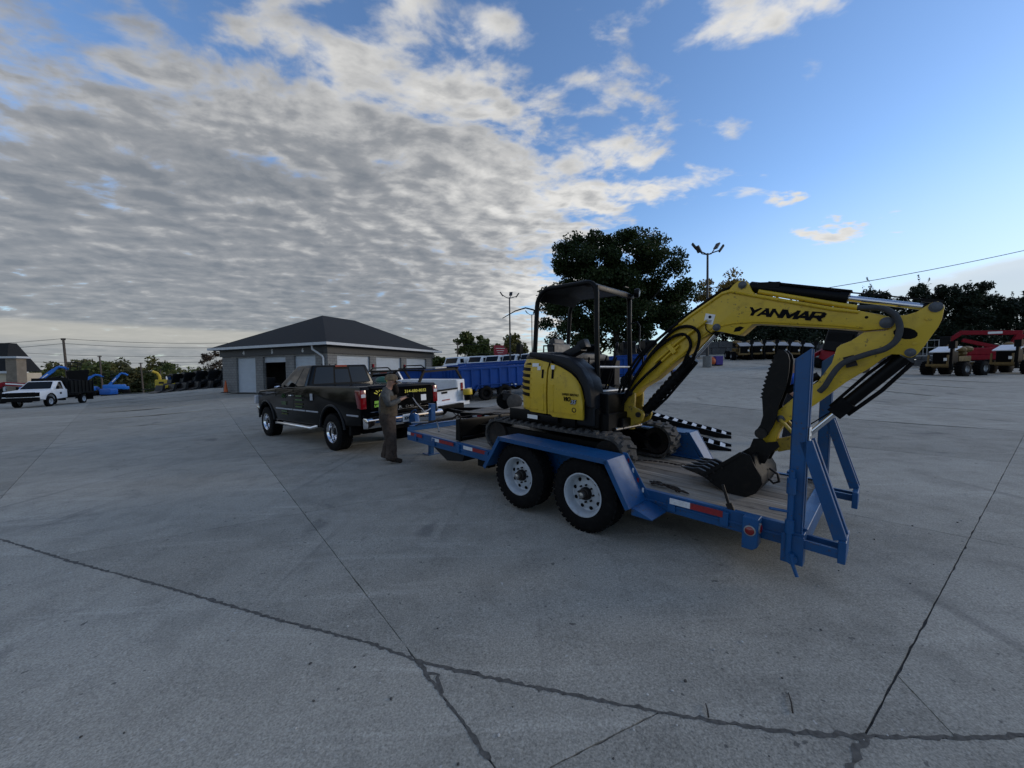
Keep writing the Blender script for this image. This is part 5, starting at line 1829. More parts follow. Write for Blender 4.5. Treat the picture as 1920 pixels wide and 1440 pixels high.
# ================================================================ garage with roller doors
def block_mat(name, c1, c2, cm, sx=2.5, sy=5.0):
    m = bpy.data.materials.new(name)
    m.use_nodes = True
    t = NT(m.node_tree)
    b = t.n['Principled BSDF']
    co = t.new('ShaderNodeTexCoord').outputs['Object']
    sp = t.new('ShaderNodeSeparateXYZ')
    t.put(sp.inputs[0], co)
    u = t.comb(t.math('ADD', sp.outputs[0], sp.outputs[1]), sp.outputs[2], 0)
    br = t.new('ShaderNodeTexBrick')
    t.put(br.inputs['Vector'], u)
    br.inputs['Scale'].default_value = 1.0
    br.inputs['Brick Width'].default_value = 1 / sx
    br.inputs['Row Height'].default_value = 1 / sy
    br.inputs['Mortar Size'].default_value = .012
    for k, c in (('Color1', c1), ('Color2', c2), ('Mortar', cm)):
        br.inputs[k].default_value = (*c, 1)
    n = t.lin(t.noise(co, 1.2, 5, .6), .3, .7, .78, 1.12)
    t.put(b.inputs['Base Color'], t.mix(1.0, br.outputs[0], t.comb(n, n, n), 'MULTIPLY'))
    b.inputs['Roughness'].default_value = .9
    bn = t.new('ShaderNodeBump')
    bn.inputs['Distance'].default_value = .01
    bn.invert = True
    t.put(bn.inputs['Height'], br.outputs['Fac'])
    t.l.new(bn.outputs[0], b.inputs['Normal'])
    return m


M['block'] = block_mat('painted_block', (0.21, 0.205, 0.195), (0.185, 0.18, 0.17), (0.10, 0.098, 0.095))
M['brick'] = block_mat('tan_brick', (0.27, 0.22, 0.16), (0.22, 0.175, 0.125), (0.15, 0.13, 0.11), 4.0, 8.0)
M['shingle'] = mat('dark_shingles', (0.010, 0.0105, 0.0115), .9, var=.45, scale=5, bump=.01, bscale=8)
M['fascia'] = mat('dark_fascia', (0.022, 0.024, 0.028), .5, var=.2)
M['gutter'] = mat('white_gutter', (0.52, 0.53, 0.54), .45, var=.15)
M['door'] = mat('roller_door', (0.46, 0.50, 0.54), .5, var=.12, scale=1.5)
M['stucco'] = mat('cream_stucco', (0.55, 0.46, 0.33), .85, var=.12, scale=1.5)
M['dark'] = mat('dark_interior', (0.008, 0.008, 0.009), .9, var=.2)
M['beige'] = mat('beige_metal', (0.42, 0.39, 0.33), .6, var=.2)


def build_garage():
    rz = math.atan2(.39, .92)          # local X runs along the right-hand face, local Y to the left... see axes below
    org = gp(-13.26, 27.8)
    u = Vector((-.92, .39, 0)).normalized()      # along the numbered front
    v = Vector((.39, .92, 0)).normalized()       # along the right-hand side
    m = Matrix(((v.x, u.x, 0, org.x), (v.y, u.y, 0, org.y), (0, 0, 1, org.z - .02), (0, 0, 0, 1)))
    T = thing('garage', 'grey block garage with black hipped roof and numbered white roller doors', 'garage', matrix=m)
    LX, LY, H = 13.0, 12.1, 3.35
    front = [(1.23, 3.5), (4.4, 7.0), (7.9, 10.3)]
    side = [(.59, 3.96), (4.64, 7.86), (8.6, 11.7)]
    dh = 2.86
    def wall_run(doors, L, mk, name):
        edges = [0] + [e for d in doors for e in d] + [L]
        mb = MB()
        for a, b in zip(edges[::2], edges[1::2]):
            mk(mb, a, b, 0, H)
        for a, b in doors:
            mk(mb, a, b, dh, H)
        return mb.build(name, M['block'], T, smooth=0)
    th = .25
    wall_run(front, LY, lambda mb, a, b, z0, z1: mb.box((th / 2, (a + b) / 2, (z0 + z1) / 2), (th, b - a, z1 - z0)), 'wall')
    wall_run(side, LX - th, lambda mb, a, b, z0, z1: mb.box(((a + b) / 2 + th, th / 2, (z0 + z1) / 2), (b - a, th, z1 - z0)), 'wall')
    MB().box((LX - .12, LY / 2, H / 2), (.24, LY, H)).build('wall', M['block'], T)
    MB().box((LX / 2, LY - .12, H / 2), (LX - .6, .24, H)).build('wall', M['block'], T)
    MB().box((6.5, 6, .02), (12, 11, .03)).build('floor', M['concrete'], T)
    for q, (a, b) in enumerate(front):
        if q == 1:
            continue
        mb = MB()
        z = .02
        while z < dh:
            mb.prism([(.19, z), (.165, z + .02), (.165, z + .09), (.19, z + .11)], 'Y', a, b)
            z += .11
        mb.build('roller_door', M['door'], T, smooth=0)
    a, b = front[1]
    mb = MB()
    for k in range(4):
        mb.prism([(.19, dh - .11 * k - .11), (.165, dh - .11 * k - .09), (.165, dh - .11 * k - .02), (.19, dh - .11 * k)], 'Y', a, b)
    mb.build('roller_door', M['door'], T, smooth=0)
    for (a, b) in side:
        mb = MB()
        z = .02
        while z < dh:
            mb.prism([(.19, z), (.165, z + .02), (.165, z + .09), (.19, z + .11)], 'X', a + th, b + th)
            z += .11
        mb.build('roller_door', M['door'], T, smooth=0)
    # fascia band, gutter, roof
    mb = MB()
    mb.box((-.06, LY / 2, H - .08), (.14, LY + .25, .58))
    mb.box((LX / 2, -.06, H - .08), (LX + .25, .14, .58))
    mb.box((LX + .06, LY / 2, H - .08), (.14, LY + .25, .58))
    mb.box((LX / 2, LY + .06, H - .08), (LX + .25, .14, .58))
    mb.build('fascia', M['fascia'], T)
    for k, (a, n) in enumerate(zip((9.1, 5.7, 2.36), '456')):
        text(n, .3, M['gutter'], T, (-.134, a, H - .10), (0, -1, 0), (0, 0, 1), name='door_number', height=.34, bold=.02)
    e = .62
    ze = H + .36
    P = [Vector((-e, -e, ze)), Vector((LX + e, -e, ze)), Vector((LX + e, LY + e, ze)), Vector((-e, LY + e, ze))]
    r0, r1 = Vector((LX / 2 - 1.6, LY / 2, ze + 3.0)), Vector((LX / 2 + 2.2, LY / 2, ze + 3.0))
    mb = MB().add(P + [r0, r1], [(0, 1, 5, 4), (1, 2, 5), (2, 3, 4, 5), (3, 0, 4), (3, 2, 1, 0)])
    rf = mb.build('roof', M['shingle'], T, smooth=0)
    mb = MB()
    for a, b in zip(P, P[1:] + P[:1]):
        d = (b - a).normalized()
        n = Vector((d.y, -d.x, 0))
        mb.bar(a + n * .05 - Vector((0, 0, .09)) - d * .1, b + n * .05 - Vector((0, 0, .09)) + d * .1, .12, .19)
    mb.build('gutter', M['gutter'], rf)
    mb = MB().tube([(-.55, .9, ze - .15), (-.52, .9, ze - .45), (-.14, .35, ze - .95), (-.12, .30, ze - 1.1), (-.12, .30, .1)], .07, 8)
    mb.build('downpipe', M['gutter'], T)
    mb = MB()
    for a in (4.2, 8.2):
        mb.box((a + th, -.08, 2.1), (.12, .12, .28))
    mb.build('wall_lamp', M['red'], T)
    return T


build_garage()
u_ = Vector((-.92, .39, 0)).normalized()
v_ = Vector((.39, .92, 0)).normalized()
g0 = gp(-13.26, 27.8)


def garage_pt(a, b, z=0.0):
    q = g0 + u_ * a + v_ * b
    return Vector((q.x, q.y, g0.z + z))


# things standing in the open bay and at the garage front
for k, (a, b, lab) in enumerate(((5.25, 1.6, 'left of two silver lockers with red labels in open bay five'), (4.75, 1.5, 'right of two silver lockers with red labels in open bay five'))):
    T = thing('tool_locker', lab, 'locker', garage_pt(a, b, .02), math.atan2(u_.y, u_.x), group='lockers in the garage')
    mb = MB().box((0, 0, 1.15), (.44, .4, 2.3)).build('cabinet', M['galv'], T, bevel=.01)
    MB().box((-.0, .205, 1.9), (.26, .012, .5)).build('red_label', M['red'], T)
    MB().box((0, .21, 1.9), (.12, .012, .18)).build('label_print', M['decal_w'], T)
    MB().box((-.0, .205, 1.2), (.2, .01, .5)).build('data_plate', M['decal_w'], T)
T = thing('power_trowel', 'red machine standing low in front of the silver lockers', 'machine', garage_pt(5.0, .75, .02))
MB().ell((0, 0, .35), (.3, .28, .3), 12, 7).build('housing', M['red'], T)
MB().box((0, 0, .75), (.2, .16, .2)).build('engine', M['galv'], T, bevel=.02)
MB().tube([(0, .1, .5), (.2, .5, .9), (.25, .6, 1.0)], .02).build('handle', M['steel'], T)
T = thing('traffic_cone', 'tall faded orange traffic cone against the garage wall', 'cone', garage_pt(11.05, -.42, .0))
MB().lathe([(.16, .03), (.04, .98), (.035, 1.0)], (0, 0, 0), (0, 0, 1), 18, caps=True).build('cone_body', M['orange'], T)
MB().box((0, 0, .025), (.5, .5, .05)).build('cone_base', M['rubber'], T, bevel=.01)
MB().lathe([(.135, .22), (.113, .38)], (0, 0, 0), (0, 0, 1), 18).build('collar', M['decal_w'], T)

# ================================================================ office building at the far left
def build_office():
    T = thing('office_building', 'cream office building with steep black roof and tan brick pier', 'building', matrix=Matrix.Translation((-60.5, 45.0, -.9)) @ Matrix.Rotation(R(4), 4, 'Z'))
    MB().box((-6.3, 2.8, 2.62), (13.4, 3.4, 1.25)).build('wall', M['stucco'], T)
    mb = MB()
    for x in (-10, -6.4, -2.2, -.3):
        mb.box((x, 1.3, 1.0), (.25, .25, 2.1))
    mb.build('porch_post', M['gutter'], T)
    MB().box((-6.3, 3.6, 1.0), (12.5, 1.2, 2.0)).build('back_wall', M['dark'], T)
    for k in range(4):
        w = MB().box((-10.4 + 2.9 * k, 2.97, 1.15), (1.7, .06, 1.6)).build('window', M['glass'], T)
        MB().box((-10.4 + 2.9 * k, 2.93, 1.15), (.06, .06, 1.6)).build('mullion', M['gutter'], w)
    MB().box((-6.3, .9, 3.32), (13.6, .2, .28)).build('gutter', M['gutter'], T)
    mb = MB().add([(-14, .8, 3.4), (.4, .8, 3.4), (.4, 4.6, 3.4), (-14, 4.6, 3.4), (-12, 2.2, 6.9), (-.7, 2.2, 6.9), (-.7, 3.0, 6.9), (-12, 3.0, 6.9)], [(0, 1, 5, 4), (1, 2, 6, 5), (2, 3, 7, 6), (3, 0, 4, 7), (4, 5, 6, 7), (3, 2, 1, 0)])
    mb.build('roof', M['shingle'], T, smooth=0)
    p = MB().box((1.0, 1.3, 2.45), (1.2, 1.0, 5.1)).build('brick_pier', M['brick'], T)
    MB().box((1.0, 1.3, 5.08), (1.8, 1.5, .22)).build('cap', M['gutter'], p)
    return T


build_office()


# ================================================================ white stake-body truck
def build_stake_truck():
    T = thing('stake_truck', 'white cab truck with black stake dump body by the tan brick building', 'truck', matrix=tilt_matrix(-36.6, 29.4, R(203), 0, 1.5))
    # local Y forward: heads towards the camera side, front wheels at Y=0, rear axle at Y=-4
    wh = M['white']
    ol = [(-1.9, .62), (-1.9, 1.30), (-.35, 1.35), (.0, 1.32), (1.05, 1.22), (1.18, 1.1), (1.2, .62)] + [(.62, .55)] + arc(0, .46, .52, 10, 170, 8) + [(-.62, .55)]
    mb = MB().prism(ol, 'X', -1.0, 1.0)
    body = mb.build('body', wh, T, bevel=.05, seg=2, smooth=50)
    b = [Vector((-.95, -1.85, 1.28)), Vector((.95, -1.85, 1.28)), Vector((.95, -.2, 1.32)), Vector((-.95, -.2, 1.32))]
    t_ = [Vector((-.76, -1.75, 1.98)), Vector((.76, -1.75, 1.98)), Vector((.74, -.95, 1.98)), Vector((-.74, -.95, 1.98))]
    cab = MB().add(b + t_, [(3, 2, 1, 0), (4, 5, 6, 7), (0, 1, 5, 4), (1, 2, 6, 5), (2, 3, 7, 6), (3, 0, 4, 7)]).build('cab', wh, T, bevel=.05, seg=2, smooth=50)
    pane(frustum_face(b, t_, 2), rrect(.04, .08, .96, .92, .05), .003).build('windscreen', M['glass'], cab, smooth=0)
    for i, fl in ((3, False), (1, True)):
        U = lambda u: 1 - u if fl else u
        pane(frustum_face(b, t_, i), [(U(a), c) for a, c in ((.25, .06), (.80, .06), (.80, .88), (.52, .88))], .003).build('door_window', M['glass'], cab, smooth=0)
    MB().box((0, 1.2, .98), (1.55, .06, .34)).build('grille', M['plastic'], T, bevel=.02)
    for x in (-.86, .86):
        MB().box((x, 1.15, .98), (.26, .12, .30)).build('headlight', M['glass'], T, bevel=.02)
    MB().box((0, 1.24, .62), (2.0, .18, .30)).build('front_bumper', M['plastic'], T, bevel=.03)
    for sx in (-1, 1):
        MB().tube([(sx * .99, y, z) for y, z in arc(0, .46, .55, 5, 175, 12)], .05, 8).build('wheel_arch', M['plastic'], body)
        MB().box((sx * 1.005, -1.1, 1.0), (.006, .22, .16)).build('door_decal', M['decal'], body)
        MB().box((sx * 1.12, -.55, 1.45), (.16, .08, .25)).build('door_mirror', M['plastic'], T, bevel=.02)
        wheel(T, (sx * .86, 0, .40), sx, r=.40, w=.24, rim_r=.22, hub=False, tread=24)
        wheel(T, (sx * .93, -3.9, .40), sx, r=.40, w=.24, rim_r=.22, hub=False, tread=24)
        mb = MB().box((sx * 1.08, -3.6, 1.50), (.05, 3.3, .95))
        sd = mb.build('side_board', M['black'], T)
        for k in range(7):
            MB().box((sx * 1.12, -5.1 + .5 * k, 1.50), (.05, .09, 1.0)).build('stake', M['black'], sd)
        MB().box((sx * .9, -5.0, .55), (.5, .02, .5)).build('mud_flap', M['rubber'], T)
    MB().box((0, -3.6, .98), (2.2, 3.4, .12)).build('bed', M['black'], T)
    MB().box((0, -1.95, 1.62), (2.15, .08, 1.2)).build('bulkhead', M['black'], T)
    MB().box((0, -5.22, 1.50), (2.15, .05, .95)).build('tailgate', M['black'], T)
    MB().box((0, -2.9, .66), (.9, 4.6, .24)).build('chassis', M['plastic'], T)
    mb = MB()
    mb.tube([(-.7, -2.2, 2.2), (0, -3.3, 2.35), (.8, -2.3, 2.1)], .06)
    for k in range(6):
        a = random.uniform(-1, 1)
        mb.tube([(a, -2.2 - k * .35, 1.9), (a * .6, -2.4 - k * .3, 2.1 + .1 * random.random()), (-a, -2.6 - k * .3, 1.95)], .05)
    mb.build('scrap_load', M['black'], T)
    return T


build_stake_truck()


# ================================================================ white service truck, black trailer behind it
def build_service_truck():
    T = thing('service_truck', 'white utility body truck with black ladder rack parked behind the black pickup', 'truck', matrix=tilt_matrix(-3.1, 13.2, .896, 0, 1.6) @ Matrix.Scale(.92, 4))
    wh = M['white']
    b = [Vector((-.93, 2.2, 1.35)), Vector((.93, 2.2, 1.35)), Vector((.93, 3.9, 1.35)), Vector((-.93, 3.9, 1.35))]
    t_ = [Vector((-.74, 2.3, 1.80)), Vector((.74, 2.3, 1.80)), Vector((.73, 3.2, 1.80)), Vector((-.73, 3.2, 1.80))]
    cab = MB().add(b + t_, [(3, 2, 1, 0), (4, 5, 6, 7), (0, 1, 5, 4), (1, 2, 6, 5), (2, 3, 7, 6), (3, 0, 4, 7)]).build('cab', wh, T, bevel=.05, seg=2, smooth=50)
    pane(frustum_face(b, t_, 0), rrect(.06, .12, .94, .90, .06), .003).build('rear_window', M['glass'], cab, smooth=0)
    pane(frustum_face(b, t_, 3), rrect(.1, .08, .9, .88, .06), .003).build('door_window', M['glass'], cab, smooth=0)
    pane(frustum_face(b, t_, 2), rrect(.05, .08, .95, .9, .06), .003).build('windscreen', M['glass'], cab, smooth=0)
    MB().box((0, 2.28, 1.76), (.3, .03, .05)).build('third_brake_light', M['lens_red'], cab)
    ol = [(2.1, .6), (2.1, 1.38), (3.9, 1.38), (5.2, 1.22), (5.3, .6), (4.75, .5)] + arc(4.2, .42, .5, 10, 170, 8) + [(3.6, .5)]
    MB().prism(ol, 'X', -.97, .97).build('body', wh, T, bevel=.05, seg=2, smooth=50)
    for sx in (-1, 1):
        cut = [(-1.30, .62), (-1.30, 1.42), (2.0, 1.42), (2.0, .6), (.6, .55)] + arc(0, .42, .52, 10, 170, 8) + [(-.62, .58)]
        bx = MB().prism(cut, 'X', sx * .62, sx * 1.04).build('utility_box', wh, T, bevel=.015)
        MB().box((sx * .83, -1.306, 1.12), (.36, .02, .55)).build('box_end', wh, bx, bevel=.01)
        MB().box((sx * .86, -1.325, 1.15), (.13, .03, .30)).build('tail_light', M['lens_red'], T, bevel=.015)
        for y in (0, 4.2):
            wheel(T, (sx * .86, y, .40), sx, r=.40, w=.25, rim_r=.22, hub=False, tread=24)
    MB().box((0, .4, .78), (1.24, 3.2, .08)).build('bed', M['galv'], T)
    tg = MB().box((0, -1.30, .88), (1.22, .05, .48)).build('tailgate', wh, T, bevel=.01)
    MB().box((0, -1.335, 1.02), (.26, .02, .07)).build('latch', M['plastic'], tg)
    MB().box((0, -1.33, 1.115), (1.24, .07, .05)).build('tailgate_cap', M['plastic'], tg)
    MB().box((.05, -1.335, .76), (.36, .01, .035)).build('red_lamp_bar', M['tape_red'], tg)
    MB().box((0, -1.42, .58), (2.05, .22, .16)).build('rear_bumper', wh, T, bevel=.02)
    MB().box((0, 1.0, .52), (1.0, 5.5, .2)).build('chassis', M['plastic'], T)
    # ladder rack
    mb = MB()
    for y in (-1.2, 1.9):
        for sx in (-1, 1):
            mb.bar((sx * .98, y, 1.42), (sx * .74, y, 1.80), .07, .07)
        mb.bar((-.80, y, 1.81), (.80, y, 1.81), .08, .07)
    for sx in (-1, 1):
        mb.bar((sx * .76, -1.3, 1.86), (sx * .76, 2.3, 1.86), .06, .06)
        mb.tube([(sx * .76, .6, 1.86), (sx * .76, .8, 1.98), (sx * .76, 1.8, 1.98), (sx * .76, 2.0, 1.86)], .025, 6)
    mb.build('ladder_rack', M['black'], T)
    MB().box((-.05, -1.05, 1.90), (.55, .5, .07)).build('rack_box', M['galv'], T, bevel=.02)
    return T


SV = build_service_truck()
SVM = tilt_matrix(-3.1, 13.2, .896, 0, 1.6) @ Matrix.Scale(.92, 4)
T = thing('water_cooler', 'round yellow topped cooler on the white truck\'s right bumper corner', 'cooler', matrix=SVM @ Matrix.Translation((.95, -1.52, .66)))
MB().lathe([(.13, 0), (.14, .02), (.145, .20)], (0, 0, 0), (0, 0, 1), 20, caps=True).build('canister', M['black'], T)
MB().lathe([(.165, .20), (.17, .24), (.17, .36), (.15, .40), (.001, .41)], (0, 0, 0), (0, 0, 1), 20).build('lid', M['yellow'], T)
T = thing('hose_reel', 'small green hose coil sitting on the white truck\'s side box', 'hose', matrix=SVM @ Matrix.Translation((-.80, 1.2, 1.45)))
MB().ell((0, 0, .07), (.2, .32, .14), 12, 6).build('coil', mat('green_hose', (.02, .12, .08), .5), T)
MB().tube([(.0, -.25, .05), (.05, -.45, .02), (.1, -.62, .08)], .025).build('nozzle', M['decal_y'], T)
T = thing('white_bucket', 'white bucket standing inside the open bed of the service truck', 'bucket', matrix=SVM @ Matrix.Translation((-.22, -.9, .83)))
MB().lathe([(.12, 0), (.15, .34), (.155, .35)], (0, 0, 0), (0, 0, 1), 18, caps=True).build('pail', M['white'], T)
MB().tube([(-.15, 0, .33), (0, .1, .42), (.15, 0, .33)], .006).build('bail', M['steel'], T)


def build_black_trailer():
    a = Vector((-1.55, 11.85))
    hd = math.atan2(-(a.x - 3.03), (a.y - 9.24))
    T = thing('ramp_trailer', 'low black flat trailer with lowered ladder ramps behind the excavator', 'trailer', matrix=tilt_matrix(3.03, 9.24, hd, 0, 1.2))
    L = (a - Vector((3.03, 9.24))).length
    dk = .52
    mb = MB()
    for x in (-.98, .98):
        mb.box((x, L / 2 - .35, dk - .06), (.06, L - .7, .16))
    for y in (0, L / 2 - .3, L - .75):
        mb.box((0, y + .03, dk - .06), (1.95, .06, .14))
    mb.build('frame', M['black'], T)
    n = 9
    for k in range(n):
        w = 1.88 / n
        MB().box((-.94 + w * (k + .5), L / 2 - .35, dk - .005), (w - .01, L - .8, .035)).build('plank', M['plank'], T)
    mb = MB()
    for x in (-.6, .6):
        mb.bar((x, L - .75, dk - .08), (x * .1, L + .55, dk - .05), .07, .10)
    mb.tube([(0, L + .4, dk), (.1, L + .1, dk - .3), (.25, L - .3, dk - .34), (.4, L - .6, dk - .1)], .012)
    mb.tube([(-.1, L + .4, dk), (-.15, L + .1, dk - .22), (-.2, L - .2, dk - .28), (-.3, L - .6, dk - .1)], .012)
    mb.build('tongue', M['black'], T)
    for k, (y, c) in enumerate(((L - 1.2, 'w'), (L - 1.35, 'r'), (L - 1.6, 'w'), (1.5, 'r'), (1.2, 'w'))):
        MB().box((-1.014, y, dk - .05), (.006, .15, .05)).build('reflective_tape', M['tape_white' if c == 'w' else 'tape_red'], T)
    for sx in (-1, 1):
        for y in (1.4, 2.2):
            wheel(T, (sx * 1.12, y, .34), sx, r=.34, w=.2, rim_r=.19, hub=False, tread=20)
        MB().prism([(.95, .60), (1.1, .74), (2.5, .74), (2.65, .60), (2.6, .60), (2.48, .72), (1.12, .72), (1.0, .60)], 'X', sx * 1.01, sx * 1.24).build('fender', M['black'], T)
        lm = MB().lathe([(.05, 0), (.045, .02), (.001, .03)], (sx * .85, -.015, dk - .05), (0, -1, 0), 14).build('tail_lamp', M['lens_red'], T)
    # lowered ramps
    for x in (-.72, .72):
        p0, p1 = Vector((x, -.02, dk - .02)), Vector((x, -1.95, .03))
        mb = MB()
        for e in (-.24, .24):
            mb.prism([(p0.y, p0.z + .02), (p0.y, p0.z - .20), (p1.y + .3, .005), (p1.y, .005), (p1.y, .06)], 'X', x + e - .02, x + e + .02)
        rp = mb.build('ramp', M['black'], T)
        for k in range(9):
            q = p0.lerp(p1, (k + .5) / 9.2)
            d = (p1 - p0).normalized()
            nn = Vector((0, -d.z, d.y))
            MB().add([(x - .22, q.y + .05, q.z + .04), (x + .22, q.y + .05, q.z + .04), (x + .22, q.y - .04, q.z - .0), (x - .22, q.y - .04, q.z - .0), (x - .22, q.y + .055, q.z - .03), (x + .22, q.y + .055, q.z - .03)], [(0, 1, 2, 3), (0, 4, 5, 1), (3, 2, 5, 4), (0, 3, 4), (1, 5, 2)]).build('ramp_tread', M['bright_tread'], rp, smooth=0)
    return T


M['bright_tread'] = mat('worn_white_tread', (.55, .56, .57), .5, var=.25, scale=10, dirt=.3, dcol=(.2, .2, .2))
build_black_trailer()
_a = Vector((-1.55, 11.85))
BTM = tilt_matrix(3.03, 9.24, math.atan2(-(_a.x - 3.03), (_a.y - 9.24)), 0, 1.2)
T = thing('stump_grinder', 'grimy dark walk behind grinder with big disc strapped on the black trailer', 'machine', matrix=BTM @ Matrix.Translation((.1, 3.55, .535)) @ Matrix.Rotation(R(35), 4, 'Z') @ Matrix.Scale(.74, 4))
MB().lathe([(.001, -.04), (.26, -.04), (.30, -.02), (.30, .02), (.26, .04), (.001, .04)], (-.16, -.10, .30), (1, .0, 0), 24).build('disc_guard', mat('dusty_brown_steel', (.10, .085, .07), .7, .2, var=.4), T)
MB().lathe([(.001, -.1), (.30, -.1), (.33, -.06), (.33, .06), (.30, .1), (.001, .1)], (.22, .25, .33), (1, 0, 0), 24).build('tyre', M['rubber'], T)
mb = MB().box((.05, .12, .48), (.34, .42, .3), (R(10), 0, 0))
mb.cyl((.05, .1, .6), (.05, .1, .72), .11, n=14)
mb.ell((.1, .25, .62), (.18, .14, .12), 10, 6)
mb.build('engine', M['steel'], T, bevel=.02)
mb = MB().tube([(-.1, .0, .5), (-.1, -.45, .30), (-.1, -.75, .12)], .03)
mb.bar((-.25, -.55, .25), (.15, -.55, .25), .04, .04)
mb.build('frame_arm', M['chain'], T)


# ================================================================ blue dump trailers
def dump_trailer(lab, x, y, rz, length=4.4, text_lines=(), front_box=True):
    T = thing('dump_trailer', lab, 'trailer', matrix=tilt_matrix(x, y, rz, 0, 1.5), group='blue dump trailers behind the excavator')
    bl = M['bluedump']
    L, W, z0, z1 = length, 1.0, .60, 1.46
    mb = MB().box((0, 0, z0), (2 * W, L, .10))
    bed = mb.build('bed', bl, T)
    for sx in (-1, 1):
        sd = MB().box((sx * W, 0, (z0 + z1) / 2), (.06, L, z1 - z0)).build('side_panel', bl, T)
        MB().box((sx * (W + .02), 0, z1), (.12, L + .06, .08)).build('top_rail', bl, sd)
        for k in range(8):
            MB().box((sx * (W + .045), -L / 2 + .1 + (L - .2) * k / 7, (z0 + z1) / 2), (.05, .09, z1 - z0)).build('rib', bl, sd)
        for y_ in (-.5, .42):
            wheel(T, (sx * .98, y_, .33), sx, r=.33, w=.2, rim_r=.18, hub=False, tread=20, mr='plastic')
        MB().prism([(-1.05, .50), (-.9, .74), (.85, .74), (1.0, .50), (.95, .50), (.82, .71), (-.87, .71), (-1.0, .50)], 'X', sx * (W + .04), sx * (W + .14)).build('fender', bl, T)
        for q in (-.8, .6):
            MB().box((sx * (W + .036), q * L / 2.2, z0 + .02), (.02, .3, .05)).build('reflective_tape', M['tape_white'], T)
    for sy in (-1, 1):
        e = MB().box((0, sy * L / 2, (z0 + z1) / 2), (2 * W - .06, .06, z1 - z0)).build('end_panel', bl, T)
        for k in range(4):
            MB().box((-.72 + .48 * k, sy * (L / 2 + .045), (z0 + z1) / 2), (.10, .05, z1 - z0 - .05)).build('rib', bl, e)
    mb = MB()
    for sx in (-1, 1):
        mb.box((sx * .45, .2, .56), (.10, L + .4, .16))
        mb.bar((sx * .45, L / 2, .56), (0, L / 2 + 1.5, .56), .08, .12)
    mb.build('chassis', bl, T)
    if front_box:
        MB().box((0, L / 2 + .45, .78), (.75, .42, .40)).build('pump_box', bl, T, bevel=.01)
        MB().box((.0, L / 2 + .67, .86), (.22, .01, .18)).build('white_label', M['decal_w'], T)
    MB().tube([(.15, L / 2 + 1.2, .10), (.15, L / 2 + 1.2, .95)], .05, 10).build('jack', M['steel'], T)
    for k, s_ in enumerate(text_lines):
        text(s_, .2, M['decal_w'], T, (-W - .075, .35 * L / 4, z1 - .28 - .24 * k), (0, -1, 0), (0, 0, 1), width=1.5 if k == 0 else 1.1, height=.13)
    return T


M['bluedump'] = mat('dump_trailer_blue', (0.004, 0.050, 0.24), .55, var=.25, spec=.2, scale=1.5, dirt=.15, dcol=(.05, .06, .08))
dump_trailer('blue dump trailer seen over the white truck\'s open bed', -4.6, 19.4, R(84))
dump_trailer('blue dump trailer with pump box nearest the black flat trailer', -1.2, 18.4, R(-62), 3.4)
dump_trailer('longest blue dump trailer ending beside the yellow excavator panel', -.4, 22.2, R(-78), 5.0)
dump_trailer('blue dump trailer framed between the excavator canopy posts', 5.2, 20.0, R(-84), 4.0)


# ================================================================ machines at the left edge of the yard
def boom_lift(lab, x, y, z, rz, ang, ext, basket=True, s=1.0):
    z = G(x, y) - .1
    T = thing('boom_lift', lab, 'boom lift', (x, y, z), rz, group='blue boom lifts at the far left')
    T.scale = (s,) * 3
    bl = M['bluelift']
    ch = MB().box((0, 0, .75), (1.6, 3.0, .45)).build('chassis', M['black'], T, bevel=.05)
    for sx in (-1, 1):
        for sy in (-1.1, 1.1):
            MB().lathe([(.001, -.15), (.36, -.15), (.45, -.1), (.45, .1), (.36, .15), (.22, .16), (.001, .10)], (sx * 1.0, sy, .45), (sx, 0, 0), 18).build('wheel', M['rubber'], T)
    tr = MB().box((0, -.25, 1.35), (1.9, 2.6, .75)).build('turret', bl, T, bevel=.15, seg=2)
    MB().box((.55, 1.0, 1.15), (.6, .9, .5)).build('engine_hood', bl, tr, bevel=.1, seg=2)
    a = R(ang)
    p0 = Vector((0, -.9, 1.6))
    d = Vector((0, math.cos(a), math.sin(a)))
    p1 = p0 + d * ext
    mb = MB().bar(p0, p1, .28, .36)
    mb.bar(p0 + d * ext * .5, p1 + d * .5, .20, .26)
    bm = mb.build('boom', bl, T, bevel=.02)
    mb = MB().bar(p0 + d * ext * .35 + Vector((.146, 0, 0)), p0 + d * ext * .75 + Vector((.146, 0, 0)), .012, .10, up=(0, -d.z, d.y))
    mb.bar(p0 + d * ext * .35 - Vector((.146, 0, 0)), p0 + d * ext * .75 - Vector((.146, 0, 0)), .012, .10, up=(0, -d.z, d.y))
    mb.build('white_stripe', M['decal_w'], bm)
    q = p1 + d * .5
    j = MB().tube([q, q + Vector((0, .5, -.1)), q + Vector((0, .8, -.35))], .14, 8).build('jib', bl, T)
    if basket:
        c = q + Vector((0, 1.3, -.5))
        mb = MB().box(c, (1.9, .9, .06))
        for sx in (-1, 0, 1):
            for sy in (-1, 1):
                mb.bar(c + Vector((sx * .93, sy * .43, 0)), c + Vector((sx * .93, sy * .43, 1.05)), .06, .06)
        for zz in (.5, 1.05):
            for sy in (-1, 1):
                mb.bar(c + Vector((-.93, sy * .43, zz)), c + Vector((.93, sy * .43, zz)), .06, .06, )
            for sx in (-1, 1):
                mb.bar(c + Vector((sx * .93, -.43, zz)), c + Vector((sx * .93, .43, zz)), .06, .06)
        mb.build('basket', M['black'], T)
    return T


